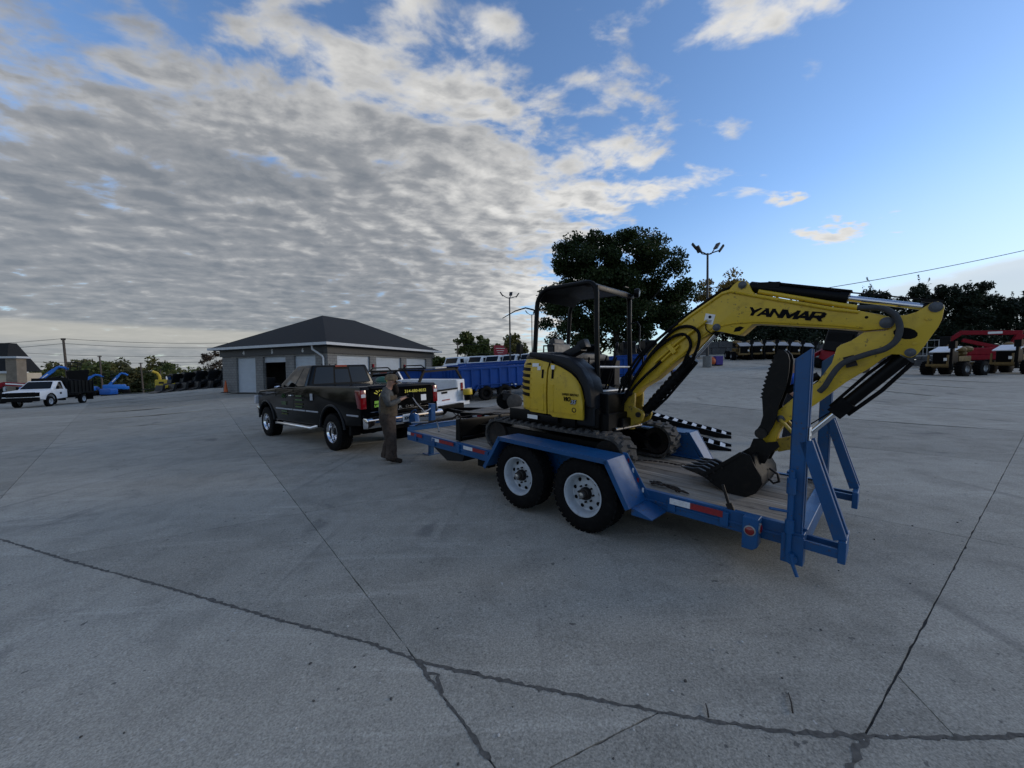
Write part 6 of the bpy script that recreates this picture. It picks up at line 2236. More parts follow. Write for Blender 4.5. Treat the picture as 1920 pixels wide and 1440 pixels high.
boom_lift('tall blue boom lift with black basket rising behind the white stake truck', -53.8, 44.0, 0, R(-50), 47, 2.9, s=.95)
boom_lift('blue boom lift with raised boom just right of the stake body', -56.4, 50.5, 0, R(-52), 36, 2.3, s=.9)
boom_lift('blue boom lift standing clear left of the yellow chipper', -54.4, 53.0, 0, R(-48), 54, 1.9, basket=False, s=.85)
boom_lift('low blue boom lift with lowered boom beside the wooden pole', -57.2, 52.0, 0, R(-40), 6, .9, basket=False, s=.75)
T = thing('roll_off_box', 'black open tipping box raised above the stake truck', 'container', (-50.3, 44.6, .9), R(-40))
MB().add([(-.8, -.7, 0), (.8, -.7, 0), (.8, .7, 0), (-.8, .7, 0), (-.95, -.9, 1.5), (.95, -.9, 1.5), (.95, .9, 1.7), (-.95, .9, 1.7)], [(3, 2, 1, 0), (0, 1, 5, 4), (1, 2, 6, 5), (2, 3, 7, 6), (3, 0, 4, 7), (4, 5, 6, 7)]).build('box_body', M['black'], T, bevel=.03)
MB().cyl((0, 0, -2.2), (0, 0, .1), .25).build('mast', M['black'], T)
T = thing('fluid_tank', 'small bright blue tank on the ground between boom lifts', 'tank', (-52.4, 50.0, G(-52.4, 50) - .05))
MB().box((0, 0, .55), (1.5, 1.0, .75)).build('tank_body', M['bluelift'], T, bevel=.12, seg=2)
MB().box((0, 0, .1), (1.3, .8, .2)).build('skid', M['black'], T)
T = thing('red_loader', 'red folded machine with white stripes behind the stake truck\'s nose', 'machine', (-48.6, 37.5, G(-48.6, 37.5)), R(20))
mb = MB().bar((-2.6, 0, .5), (-.6, 0, 1.9), .35, .35).bar((-.6, 0, 1.9), (2.2, 0, 1.6), .35, .35)
mb.build('arm', M['red'], T)
mb = MB().bar((-2.0, -.2, 1.0), (-1.2, -.2, 1.55), .02, .10).bar((-.4, -.2, 1.9), (1.4, -.2, 1.72), .02, .12)
mb.build('stripe', M['decal_w'], T)
MB().box((.4, .3, .7), (2.4, 1.3, .9)).build('body', M['black'], T, bevel=.1)
for k in (-1, 1):
    MB().lathe([(.001, -.15), (.42, -.15), (.42, .15), (.001, .15)], (.4 + k * .9, -.5, .42), (0, 1, 0), 16).build('wheel', M['rubber'], T)

T = thing('wood_chipper', 'yellow wood chipper on wheels in front of the white rental sign', 'chipper', (-46.3, 52.0, -.55), R(35))
MB().box((0, 0, 1.25), (2.7, 1.3, 1.15)).build('engine_box', M['yellow'], T, bevel=.08)
MB().box((.45, -.66, 1.3), (.5, .02, .8)).build('grille', M['plastic'], T)
MB().box((-.7, -.66, 1.4), (.5, .02, .25)).build('decal_panel', M['steel'], T)
MB().tube([(-.9, 0, 1.7), (-.95, 0, 2.3), (-1.15, -.1, 2.7), (-1.6, -.25, 2.95)], .17, 8).build('chute', M['yellow'], T)
MB().prism([(1.35, .7), (2.1, .55), (2.1, 1.9), (1.35, 1.6)], 'Y', -.6, .6).build('feed_hopper', M['black'], T)
for sy in (-1, 1):
    MB().lathe([(.001, -.12), (.38, -.12), (.38, .12), (.2, .13), (.001, .1)], (.5, sy * .8, .38), (0, sy, 0), 16).build('wheel', M['rubber'], T)
MB().bar((-1.3, 0, .6), (-2.8, 0, .55), .12, .12).build('tongue', M['steel'], T)

T = thing('rental_sign', 'white rental sign board with black lettering behind the yellow chipper', 'sign', (-48.4, 57, -1.5), R(38))
MB().box((0, 0, 2.35), (4.2, .15, 1.7)).build('board', M['white'], T, bevel=.02)
MB().box((0, .02, 2.35), (4.4, .12, 1.9)).build('frame', M['black'], T)
for x in (-1.8, 1.8):
    MB().box((x, .05, .7), (.18, .18, 2.4)).build('post', M['steel'], T)
text('EXPERT', .6, M['decal'], T, (.4, -.083, 2.75), (1, 0, 0), (0, 0, 1), width=2.0, height=.48, bold=.02)
text('RENTALS', .6, M['decal'], T, (.7, -.083, 2.0), (1, 0, 0), (0, 0, 1), width=2.5, height=.48, bold=.02)


def skid_steer(x, y, z, rz, lab, grp, c='black', s=1.0):
    T = thing('skid_steer', lab, 'loader', (x, y, z), rz, group=grp)
    T.scale = (s,) * 3
    MB().prism([(-1.2, .45), (-1.25, 1.2), (-.9, 1.35), (.9, 1.1), (1.0, .45)], 'X', -.55, .55).build('body', M['black'], T, bevel=.05)
    cb = MB().prism([(-.6, 1.2), (-.55, 2.0), (.45, 2.05), (.65, 1.1)], 'X', -.5, .5).build('cab', M['black'], T, bevel=.04)
    MB().box((0, .57, 1.55), (.8, .03, .75), (R(-8), 0, 0)).build('cab_window', M['glass'], cb)
    MB().lathe([(.09, 0), (.09, .02), (.001, .05)], (.3, -.2, 2.08), (0, 0, 1), 10).build('beacon', M['decal_w'], cb)
    for sx in (-1, 1):
        MB().bar((sx * .75, -1.1, 1.5), (sx * .75, 1.3, .75), .12, .26).build('lift_arm', M[c], T, bevel=.02)
        for sy in (-.55, .55):
            MB().lathe([(.001, -.14), (.33, -.14), (.39, -.1), (.39, .1), (.33, .14), (.18, .14), (.001, .09)], (sx * .72, sy, .39), (sx, 0, 0), 16).build('wheel', M['rubber'], T)
    MB().prism([(1.2, .25), (1.9, .2), (1.95, .25), (1.45, .45), (1.35, .95), (1.2, .95)], 'X', -.85, .85).build('bucket', M['steel'], T)
    return T


for k in range(6):
    skid_steer(-44.0 + 2.05 * k, 50.6 - .55 * k, G(-44 + 2.05 * k, 50.6 - .55 * k) - .55 + .02 * k, R(150 - 3 * k), ('leftmost', 'second', 'third', 'fourth', 'fifth', 'rightmost')[k] + (' from the left' if 0 < k < 5 else '') + ' dark skid steer in the row left of the garage', 'row of skid steers left of the garage', 'yellow' if k == 0 else 'black', 1.35)


# ================================================================ machines along the right side
def ride_on_plow(lab, x, y, rz, s=1.0, grp='ride on trenchers parked at the right'):
    T = thing('ride_on_trencher', lab, 'trencher', matrix=tilt_matrix(x, y, rz) @ Matrix.Scale(s, 4), group=grp)
    ye = M['tan']
    for sx in (-1, 1):
        for sy in (-.75, .75):
            mb = MB().lathe([(.001, -.2), (.30, -.2), (.40, -.16), (.40, .16), (.30, .2), (.20, .2), (.18, .1), (.001, .08)], (sx * .75, sy, .40), (sx, 0, 0), 22)
            for k in range(16):
                a = 2 * math.pi * k / 16
                dd = Vector((0, math.cos(a), math.sin(a)))
                m_ = Matrix((Vector((1, 0, 0)), dd.cross(Vector((1, 0, 0))), dd)).transposed()
                for q in (-1, 1):
                    mb.box(Vector((sx * .75 + q * .09, sy, .40)) + dd * .41, (.18, .05, .05), m_ @ Euler((0, 0, q * .5)).to_matrix())
            w = mb.build('wheel', M['rubber'], T)
            MB().lathe([(.19, .19), (.17, .12), (.001, .10)], (sx * .75, sy, .40), (sx, 0, 0), 18).build('rim', M['galv'], w)
    MB().box((0, 0, .62), (.8, 2.3, .3)).build('chassis', ye, T, bevel=.03)
    hd = MB().box((-.1, .95, 1.02), (.75, .72, .75)).build('radiator_housing', M['black'], T, bevel=.03)
    MB().box((-.1, 1.32, 1.02), (.6, .02, .6)).build('grille', M['plastic'], hd)
    MB().box((-.1, .98, 1.50), (1.0, .85, .05), (R(-20), 0, 0)).build('engine_lid', M['white'] if s > 1 else M['galv'], T)
    mb = MB().box((0, -.1, .95), (.8, 1.0, .3))
    for k in range(7):
        mb.ell((random.uniform(-.35, .35), random.uniform(-.6, .3), random.uniform(1.15, 1.72)), (.24, .24, .18), 8, 5)
    mb.build('engine', ye, T)
    MB().box((.1, -.55, 1.25), (.45, .4, .1)).build('seat', M['seat'], T, bevel=.03)
    MB().box((.1, -.75, 1.45), (.45, .08, .4)).build('backrest', M['seat'], T, bevel=.03)
    mb = MB()
    for x in (-.42, .42):
        mb.bar((x, 1.38, .55), (x, 1.34, 1.2), .07, .07)
    mb.bar((-.5, 1.38, .62), (.5, 1.38, .62), .10, .14)
    mb.build('front_frame', ye, T)
    mb = MB().bar((-.62, 1.45, .35), (-.62, 1.38, 1.95), .12, .14).box((-.62, 1.36, 1.75), (.28, .2, .4))
    mb.build('blade_mast', M['black'], T)
    MB().box((-.35, 1.42, .95), (.14, .012, .16)).build('warning_sticker', M['decal_w'], T)
    MB().tube([(.35, -.3, 1.0), (.35, -.2, 1.5)], .02).build('control_lever', M['steel'], T)
    return T


M['tan'] = mat('dusty_orange_yellow_paint', (.20, .125, .035), .6, var=.4, scale=5, dirt=.7, dcol=(.12, .085, .05))
ride_on_plow('left of the two dusty yellow trenchers at the right edge', 31.2, 27.2, R(104), 1.22)
ride_on_plow('right of the two dusty yellow trenchers, cut by the right edge', 35.9, 27.4, R(104), 1.22)
for k in range(6):
    ride_on_plow(('leftmost', 'second', 'third', 'fourth', 'fifth', 'rightmost')[k] + (' from the left' if 0 < k < 5 else '') + ' yellow trencher in the far row under the boom', 20.2 + 1.15 * k, 34.4 + .12 * k, R(170), .9, 'far row of yellow trenchers')

T = thing('red_boom_lift', 'dark red crawler boom lift with white basket at far right', 'boom lift', matrix=tilt_matrix(44.0, 36.0, R(60)))
rd = M['red']
for sx in (-1, 1):
    MB().prism(belt(-1.2, 1.2, .35, .33, 6), 'X', sx * .8, sx * 1.2).build('track', M['rubber'], T, bevel=.03)
MB().box((0, 0, .95), (1.6, 2.6, .5)).build('chassis', rd, T, bevel=.06)
MB().box((0, .3, 1.5), (1.5, 2.0, .7)).build('turret', rd, T, bevel=.1)
mb = MB().bar((0, -1.6, 1.4), (0, -2.2, 3.0), .4, .5).bar((0, -2.3, 3.1), (0, 1.6, 3.3), .34, .4).bar((0, -1.5, 1.6), (0, 1.4, 2.6), .3, .34)
mb.bar((0, 1.5, 3.3), (0, 2.6, 2.3), .34, .34)
bm = mb.build('boom', rd, T, bevel=.03)
MB().box((-.18, -.6, 3.19), (.012, .9, .2)).build('white_stripe', M['decal_w'], bm)
MB().cyl((-.3, -2.0, 1.4), (-.3, -1.9, 2.3), .08).build('white_cylinder', M['white'], T)
MB().box((0, 2.7, 2.55), (.9, .8, .9)).build('control_box', M['black'], T, bevel=.05)
mb = MB()
c = Vector((0, 4.3, 1.2))
mb.box(c, (.9, 2.4, .08))
for sy in (-1.2, -.4, .4, 1.2):
    for sx in (-.45, .45):
        mb.bar(c + Vector((sx, sy, 0)), c + Vector((sx, sy, 1.5)), .06, .06)
for zz in (.8, 1.5):
    for sx in (-.45, .45):
        mb.bar(c + Vector((sx, -1.2, zz)), c + Vector((sx, 1.2, zz)), .06, .06)
    for sy in (-1.2, 1.2):
        mb.bar(c + Vector((-.45, sy, zz)), c + Vector((.45, sy, zz)), .06, .06)
mb.build('basket', M['galv'], T)

T = thing('track_loader', 'dark red cab track loader half hidden behind the excavator arm', 'loader', matrix=tilt_matrix(23.4, 27.5, R(120)))
for sx in (-1, 1):
    MB().prism(belt(-1.1, 1.1, .38, .36, 6), 'X', sx * .75, sx * 1.2).build('track', M['rubber'], T, bevel=.03)
b = MB().prism([(-1.5, .6), (-1.5, 1.45), (-.4, 1.5), (1.2, 1.3), (1.3, .6)], 'X', -.95, .95).build('body', rd, T, bevel=.06)
cb = MB().prism([(-.6, 1.45), (-.55, 2.75), (1.1, 2.8), (1.35, 1.3)], 'X', -.85, .85).build('cab', M['black'], T, bevel=.06)
for sx in (-1, 1):
    w = MB().prism([(-.4, 1.6), (-.4, 2.6), (.95, 2.62), (1.12, 1.55)], 'X', sx * .852, sx * .862).build('cab_window', M['glass'], cb)
    MB().box((sx * .867, .4, 2.35), (.008, .4, .22)).build('window_sticker', M['decal_grey'], w)
    text('YANMAR', .2, M['decal_w'], T, (sx * .957, .3, 1.15), (0, -sx * -1, 0), (0, 0, 1), width=1.0, height=.16)
    MB().bar((sx * 1.05, -1.3, 1.9), (sx * 1.05, 1.9, .8), .12, .3).build('lift_arm', rd, T, bevel=.02)
w = MB().box((0, 1.24, 2.05), (1.4, .02, 1.1), (R(-9), 0, 0)).build('windscreen', M['glass'], cb)
MB().box((0, .2, 2.86), (1.9, 1.9, .08)).build('roof', M['black'], cb, bevel=.03)

for k, (x, y, c, lab) in enumerate(((15.05, 29.0, 'orange', 'orange round tank beside the light pole base'), (15.55, 29.1, 'purple', 'purple bin next to the orange tank at the pole'))):
    M.setdefault('purple', mat('purple_plastic', (.05, .02, .20), .5))
    T = thing('storage_bin', lab, 'bin', gp(x, y))
    if k == 0:
        MB().ell((0, 0, .35), (.28, .28, .33), 14, 8).build('tank', M[c], T)
        MB().lathe([(.2, 0), (.2, .12)], (0, 0, 0), (0, 0, 1), 14, caps=True).build('stand', M['steel'], T)
    else:
        MB().box((0, 0, .38), (.55, .5, .66), taper=1.06).build('tub', M[c], T, bevel=.03)
        MB().box((0, 0, .04), (.5, .45, .08)).build('base', M['plastic'], T)


def parked_van(lab, x, y, rz, mt='white', grp='vehicles parked beyond the blue trailers'):
    T = thing('parked_van', lab, 'van', matrix=tilt_matrix(x, y, rz, -.75), group=grp)
    MB().prism([(-2.5, .5), (-2.5, 2.2), (1.2, 2.25), (1.9, 1.4), (2.6, 1.2), (2.7, .5)], 'X', -.95, .95).build('body', M[mt], T, bevel=.08, seg=2)
    MB().box((0, 1.6, 1.82), (1.5, .04, .75), (R(40), 0, 0)).build('windscreen', M['glass'], T)
    for sx in (-1, 1):
        MB().box((sx * .955, .7, 1.75), (.02, .9, .5)).build('door_window', M['glass'], T)
        for y_ in (-1.6, 1.7):
            MB().lathe([(.001, -.1), (.36, -.1), (.36, .1), (.2, .11), (.001, .08)], (sx * .85, y_, .36), (sx, 0, 0), 14).build('wheel', M['rubber'], T)
    return T


for k, px in enumerate((-4.4, -2.6, -1.2, .2, 1.7)):
    parked_van(('leftmost', 'second', 'middle', 'fourth', 'rightmost')[k] + ' white vehicle roof above the longest blue dump trailer, counted from the left', px * 1.5, 48 + .3 * k, R(160), 'white')
for k, (px, py) in enumerate(((6.2, 30), (9.2, 30.5), (11.0, 31), (17.5, 38.5))):
    skid_steer(px, py, G(px, py), R(170 + 7 * k), ('leftmost dark loader parked beyond the canopy posts', 'second dark loader parked beyond the canopy posts', 'third dark loader parked beyond the canopy posts', 'dark loader parked alone by the back wall')[k], 'dark loaders beyond the excavator')

# ================================================================ poles and wires
M['polebase'] = mat('pole_base_concrete', (.16, .16, .155), .9, var=.3)


def light_pole(lab, x, y, h, heads, base_z=None):
    T = thing('light_pole', lab, 'light pole', (x, y, G(x, y) if base_z is None else base_z), 0, group='yard light poles')
    MB().cyl((0, 0, .7), (0, 0, h), .10, .07, n=10).build('pole', M['polegrey'], T)
    MB().cyl((0, 0, 0), (0, 0, .8), .30, n=16).build('concrete_base', M['polebase'], T)
    for k, (ax, el) in enumerate(heads):
        d = Vector((math.cos(R(ax)), math.sin(R(ax)), 0))
        c = Vector((0, 0, h)) + d * .75 + Vector((0, 0, .25 + el))
        MB().tube([(0, 0, h - .1), tuple(d * .35 + Vector((0, 0, h + .0))), tuple(c - Vector((0, 0, .12)))], .04, 6).build('bracket', M['polegrey'], T)
        MB().box(c + d * .12, (.52, .34, .12), Matrix.Rotation(R(ax), 3, 'Z') @ Matrix.Rotation(R(-55), 3, 'Y')).build('floodlight', M['polegrey'], T, bevel=.02)
    return T


light_pole('near tall light pole right of the big tree', 14.2, 28, 8.2, ((20, .35), (160, .35), (-30, -.05), (200, -.05)))
light_pole('light pole left of the excavator canopy', -.16, 42, 8.2, ((170, .15), (80, .3), (10, .0)), base_z=1.6)
light_pole('farthest light pole just left of the canopy frame', 3.3, 62, 9.4, ((165, .2), (60, .2), (20, 0)), base_z=1.5)


def utility_pole(lab, x, y, z0, z1, lean=0.0, r=.17, arm=False):
    T = thing('utility_pole', lab, 'utility pole', (x, y, z0), 0, group='wooden utility poles at the left')
    MB().cyl((0, 0, 0), (lean, 0, z1 - z0), r, r * .7, n=8).build('pole', M['woodpole'], T)
    mb = MB()
    if arm:
        mb.bar((lean - 1.2, 0, z1 - z0 - .6), (lean + 1.2, 0, z1 - z0 - .6), .12, .12)
    for k in (-.3, .3):
        mb.cyl((lean + k, 0, z1 - z0 - .3), (lean + k, 0, z1 - z0), .06, n=6)
    mb.build('insulator', M['steel'], T)
    return T


utility_pole('tallest wooden pole behind the tall blue boom lift', -68.9, 60, -4, 7.8, -.7, .20)
utility_pole('wooden pole right of the second blue boom lift', -79.6, 75, -4, 5.9, -.5, .17)
utility_pole('wooden pole behind the standalone blue boom lift', -76.5, 80, -4, 4.6, -.5, .16)
utility_pole('thin wooden pole left of the white rental sign', -77.5, 85, -4, 3.2, 0, .15)
utility_pole('slim pole rising behind the blue dump trailers right of the garage', -11.9, 85, 0, 8.4, 0, .16)


def wire(a, b, sag, lab, r=.030):
    a, b = Vector(a), Vector(b)
    pts = [a.lerp(b, k / 14) - Vector((0, 0, sag * 4 * (k / 14) * (1 - k / 14))) for k in range(15)]
    o = MB().tube(pts, r, 5, caps=False).build('overhead_wire', M['polegrey'], None)
    return tag(o, lab, 'wire', 'overhead power lines')


wire((-95, 60, 6.6), (-69.6, 60, 7.75), .2, 'topmost overhead wire left of the tallest wooden pole')
wire((-69.6, 60, 7.75), (-38, 62, 7.1), .5, 'topmost overhead wire right of the tallest wooden pole')
wire((-92, 60, 5.8), (-69.5, 60, 7.0), .2, 'second overhead wire left of the tallest wooden pole')
wire((-69.5, 60, 7.0), (-38, 62, 6.4), .5, 'second overhead wire right of the tallest wooden pole')
wire((-95, 75, 6.6), (-48, 78, 5.9), .6, 'lower overhead wire above the treeline')
wire((-95, 75, 4.9), (-48, 78, 4.9), .5, 'lowest overhead wire above the treeline')
wire((-26, 85, 8.2), (-11.9, 85, 8.0), .3, 'overhead wire between the garage and the slim pole')
wire((-11.9, 85, 8.0), (12, 90, 9.4), .5, 'overhead wire from the slim pole towards the excavator')
wire((-26, 85, 6.0), (-11.9, 85, 6.0), .3, 'lower wire between the garage and the slim pole')
wire((-11.9, 85, 6.0), (12, 90, 7.3), .5, 'lower wire from the slim pole towards the excavator')
wire((22, 40, 8.6), (62, 43, 15.6), .5, 'overhead wire sloping up to the right above the evergreens', .035)

T = thing('billboard', 'red billboard on a post beyond the blue dump trailers', 'billboard', (-2.7, 105, 0), R(20))
MB().box((0, 0, 7.6), (4.4, .5, 2.9)).build('panel', mat('billboard_red', (.30, .02, .04), .5), T)
MB().box((2.6, .3, 7.6), (.7, .3, 3.1)).build('side_frame', M['black'], T)
for k in range(3):
    MB().box((-.5, -.26, 8.2 - .6 * k), (2.6 - .5 * k, .02, .14)).build('white_line', M['decal_w'], T)
MB().cyl((.6, .3, 0), (.6, .3, 6.2), .25).build('post', M['steel'], T)

T = thing('warehouse', 'long pale warehouse beyond the trees at the left', 'building', (-78, 150, -4), R(-5))
MB().box((0, 0, 3.2), (26, 14, 6.4)).build('wall', M['gutter'], T)
MB().box((0, 0, 6.5), (26.6, 14.6, .5)).build('roof', M['white'], T)


# ================================================================ vegetation
def leaf_cloud(centres, radii, n, size, squash=.8, edge=.0, rng=RNG):
    """n leaf quads scattered through ellipsoidal clumps; returns verts, faces"""
    k = rng.integers(0, len(centres), n)
    u = rng.normal(size=(n, 3))
    u /= np.linalg.norm(u, axis=1)[:, None]
    r = rng.random(n) ** .45
    c = np.array(centres)[k] + u * r[:, None] * np.array(radii)[k]
    a = rng.normal(size=(n, 3))
    a /= np.linalg.norm(a, axis=1)[:, None]
    b = np.cross(a, rng.normal(size=(n, 3)))
    b /= np.linalg.norm(b, axis=1)[:, None]
    s = size * (.6 + .8 * rng.random(n))[:, None]
    a, b = a * s, b * s * squash
    v = np.stack([c - a * .5, c + b * .45 - a * .05, c + a * .5, c - b * .45 - a * .05], 1).reshape(-1, 3)
    return v, np.arange(4 * n).reshape(-1, 4)


def leaf_obj(name, v, f, m, parent, org):
    me = bpy.data.meshes.new(name)
    me.from_pydata((v - np.array(org)).tolist(), [], f.tolist())
    me.materials.append(m)
    o = bpy.data.objects.new(name, me)
    COL.objects.link(o)
    o.parent = parent
    return o


def tree(lab, base, crown, n, size, mt, name='tree', grp=None, cl=60, clr=1.5, trunk_r=.3, seed=1, hole=0.0, trunk_h=None):
    """crown: list of (dx, dy, dz, rx, ry, rz) lobes relative to the base"""
    rng = np.random.default_rng(seed)
    T = thing(name, lab, 'tree', base, 0, group=grp)
    vol = np.array([l[3] * l[4] * l[5] for l in crown]) ** .8
    vol = vol / vol.sum()
    cs, rs = [], []
    for i in range(cl):
        l = crown[rng.choice(len(crown), p=vol)]
        u = rng.normal(size=3)
        u /= np.linalg.norm(u)
        r = rng.random() ** .38
        cs.append((l[0] + u[0] * l[3] * r, l[1] + u[1] * l[4] * r, l[2] + u[2] * l[5] * r))
        q = clr * (.6 + .7 * rng.random())
        rs.append((q, q, q * .75))
    v, f = leaf_cloud(cs, rs, n, size, rng=rng)
    leaf_obj('crown', v, f, mt, T, (0, 0, 0))
    top = max(l[2] for l in crown)
    th = trunk_h or top * .5
    mb = MB().tube([(0, 0, -1.0), (.02 * th, 0, th * .3), (-.02 * th, .01 * th, th * .65), (.03 * th, 0, th)], [trunk_r * 1.3, trunk_r, trunk_r * .8, trunk_r * .5], 8)
    for i in range(0, len(cs), max(1, len(cs) // 22)):
        c = Vector(cs[i])
        s = Vector((0, 0, th * (.45 + .5 * rng.random())))
        m_ = s.lerp(c, .5) + Vector((0, 0, -.06 * (c - s).length))
        mb.tube([s, m_, c], [trunk_r * .38, trunk_r * .22, trunk_r * .08], 5, caps=False)
    mb.build('trunk', M['bark'], T)
    return T


tree('big dark broadleaf tree rising behind the excavator canopy', (12.4, 45.5, 3.0),
     [(-3.8, 0, 10.8, 4.3, 3.8, 4.2), (3.2, 0, 11.2, 4.4, 3.8, 4.2), (-4.9, .5, 5.4, 4.2, 3.4, 3.8), (3.4, 0, 5.8, 5.0, 3.6, 4.0), (0, 0, 8.5, 4.5, 4, 4.4), (6.9, 0, 6.5, 2.0, 2, 2.6), (0, 0, 3.2, 5.0, 2.6, 2.0)],
     95000, .28, M['leaf'], name='broadleaf_tree', cl=230, clr=1.3, trunk_r=.42, seed=5)
tree('small yellowing tree beside the near light pole', (28.4, 52, 4.9), [(-1.7, 0, 6.9, 2.3, 2, 2.3), (1.6, 0, 7.6, 2.3, 2, 2.2), (0, 0, 4.6, 3.0, 2, 1.8)], 5200, .30, M['leaf_yel'], name='broadleaf_tree', cl=40, clr=1.0, trunk_r=.16, seed=8)
M['leaf_olive'] = leaf_mat('olive_foliage', (0.07, 0.075, 0.02), (0.15, 0.13, 0.035))
tree('olive bush low behind the canopy posts', (9.6, 50, 3.0), [(0, 0, 2.4, 3.0, 2, 1.8)], 1800, .4, M['leaf_olive'], name='broadleaf_tree', cl=24, clr=1.0, trunk_r=.14, seed=9)
tree('tall dark green tree left of the red billboard', (-10.0, 98, 1.0), [(-1.5, 0, 8.2, 2.6, 2, 2.8), (1.6, 0, 7.2, 3.0, 2, 2.6), (0, 0, 4.6, 4.6, 2, 2.6)], 3600, .7, M['leaf_mid'], name='broadleaf_tree', cl=50, clr=1.4, trunk_r=.3, seed=12)
tree('light green tree right of the red billboard', (.9, 98, 1.0), [(0, 0, 7.6, 2.6, 2, 2.6), (0, 0, 4.4, 3.6, 2, 2.6)], 2600, .7, M['leaf_olive'], name='broadleaf_tree', cl=36, clr=1.3, trunk_r=.28, seed=13)
tree('rounded tree behind the right end of the garage', (-21.5, 100, .5), [(-1, 0, 5.6, 3.2, 2, 2.2), (2, 0, 4.2, 2.6, 2, 1.8)], 2200, .7, M['leaf_mid'], name='broadleaf_tree', cl=34, clr=1.2, trunk_r=.25, seed=14)
tree('pale tree peeking behind the red billboard', (-5.6, 112, 1.0), [(0, 0, 6.0, 4.0, 2, 3.0)], 2200, .8, M['leaf_olive'], name='broadleaf_tree', cl=30, clr=1.4, trunk_r=.25, seed=15)
tree('reddish leafed tree at the left corner of the garage', (-39.6, 51.0, -.3), [(0, 0, 3.4, 1.7, 1.4, 1.9), (-.4, 0, 2.0, 1.9, 1.4, 1.3)], 1900, .24, M['leaf_bush'], name='broadleaf_tree', cl=34, clr=.55, trunk_r=.10, seed=16)
# row of evergreens above the right-hand wall
for k in range(17):
    rng = np.random.default_rng(100 + k)
    x = 24.5 + k * 2.35 + rng.uniform(-.4, .4)
    y = 44.5 + rng.uniform(-.8, .8) - .05 * (x - 24)
    h = (5.6 if x < 33 else 7.4) + rng.uniform(-.8, 1.1) + (.0 if x < 44 else .5)
    z = G(x, y) + .6
    ORD = ('leftmost', 'second', 'third', 'fourth', 'fifth', 'sixth', 'seventh', 'eighth', 'ninth', 'tenth', 'eleventh', 'twelfth', 'thirteenth', 'fourteenth', 'fifteenth', 'sixteenth', 'rightmost')
    T = thing('juniper_tree', ORD[k] + (' from the left' if 0 < k < 16 else '') + ' dark shaggy evergreen in the row along the right side', 'tree', (x, y, z), 0, group='evergreens along the right side')
    cs, rs = [], []
    for i in range(60):
        u = rng.random()
        a = rng.random() * 6.28
        rr = (1 - u * .66) * 2.7 * math.sqrt(rng.random())
        cs.append((rr * math.cos(a), rr * math.sin(a), .5 + u * (h - .9)))
        q = (.95 - .5 * u)
        rs.append((q, q, q * 1.15))
    v, f = leaf_cloud(cs, rs, 7000, .38, .36, rng=rng)
    tip = []
    for i in range(9):                       # loose pointed shoots
        c = np.array(cs[rng.integers(0, len(cs))])
        d = np.array((rng.normal() * .35, rng.normal() * .35, 1.0))
        L = rng.uniform(.9, 1.7)
        for j in range(16):
            tip.append(tuple(c + d * L * j / 16 + rng.normal(size=3) * .07 * (1.6 - j / 16)))
    v2, f2 = leaf_cloud(tip, [(.06, .06, .1)] * len(tip), 420, .22, .3, rng=rng)
    leaf_obj('crown', np.concatenate([v, v2]), np.concatenate([f, f2 + len(v)]), M['leaf_ever'], T, (0, 0, 0))
    MB().tube([(0, 0, -.8), (0, 0, h * .9)], [.16, .04], 7).build('trunk', M['bark'], T)
# wooded belt far left
for k in range(52):
    rng = np.random.default_rng(300 + k)
    u = k / 39
    y = 105 + rng.uniform(-14, 22)
    ang = -1.215 + .475 * u + rng.uniform(-.006, .006)
    x = ang * y
    if k >= 40:                              # unseen trees added past the left edge for the pickup's paint to reflect
        y = 92 - (k - 40) * 8.5
        x = -116 - 9 * rng.random()
    h = 13.2 + rng.uniform(-1.6, 1.6) - 2.6 * max(0, min(u, 1) - .62) / .38 * (k < 40)
    mt = M['leaf_far'] if k % 5 not in (1, 3) else (M['leaf_mid'] if k % 5 == 1 else M['leaf_olive'])
    z0 = -8.2 if k < 40 else -5.0
    T = thing('woodland_tree', 'tree in the wooded belt beyond the boom lifts', 'tree', (x, y, z0), 0, group='woodland belt at the far left')
    cs, rs = [], []
    for i in range(26):
        q = rng.normal(size=3)
        q /= np.linalg.norm(q)
        r = rng.random() ** .4
        cs.append((q[0] * 4.6 * r, q[1] * 3 * r, h * .60 + q[2] * h * .40 * r))
        w = 1.55 * (.6 + .7 * rng.random())
        rs.append((w, w, w * .75))
    v, f = leaf_cloud(cs, rs, 2000, .70, rng=rng)
    leaf_obj('crown', v, f, mt, T, (0, 0, 0))
    MB().tube([(0, 0, -.5), (0, 0, h * .7)], [.25, .1], 6).build('trunk', M['bark'], T)
mb = MB()
hp = [(-330, 0), (-300, 9), (-262, 13), (-232, 10), (-205, 14.5), (-180, 11), (-150, 12.5), (-110, 8), (-60, 9), (-10, 6), (60, 8), (160, 7), (260, 9), (330, 0)]
mb.loft([[Vector((x * 1.0, 330 + 10 * k, -12 + (z * (1 - .1 * k) if k else 0) - 0)) for x, z in hp] + [Vector((hp[-1][0], 430, -20)), Vector((hp[0][0], 430, -20))] for k in (0, 1, 3)], caps=False)
tag(mb.build('hill', mat('wooded_hillside', (.06, .07, .05), .95, var=.4, scale=.03), None, smooth=60), 'low wooded hills on the skyline', 'hills', kind='structure')

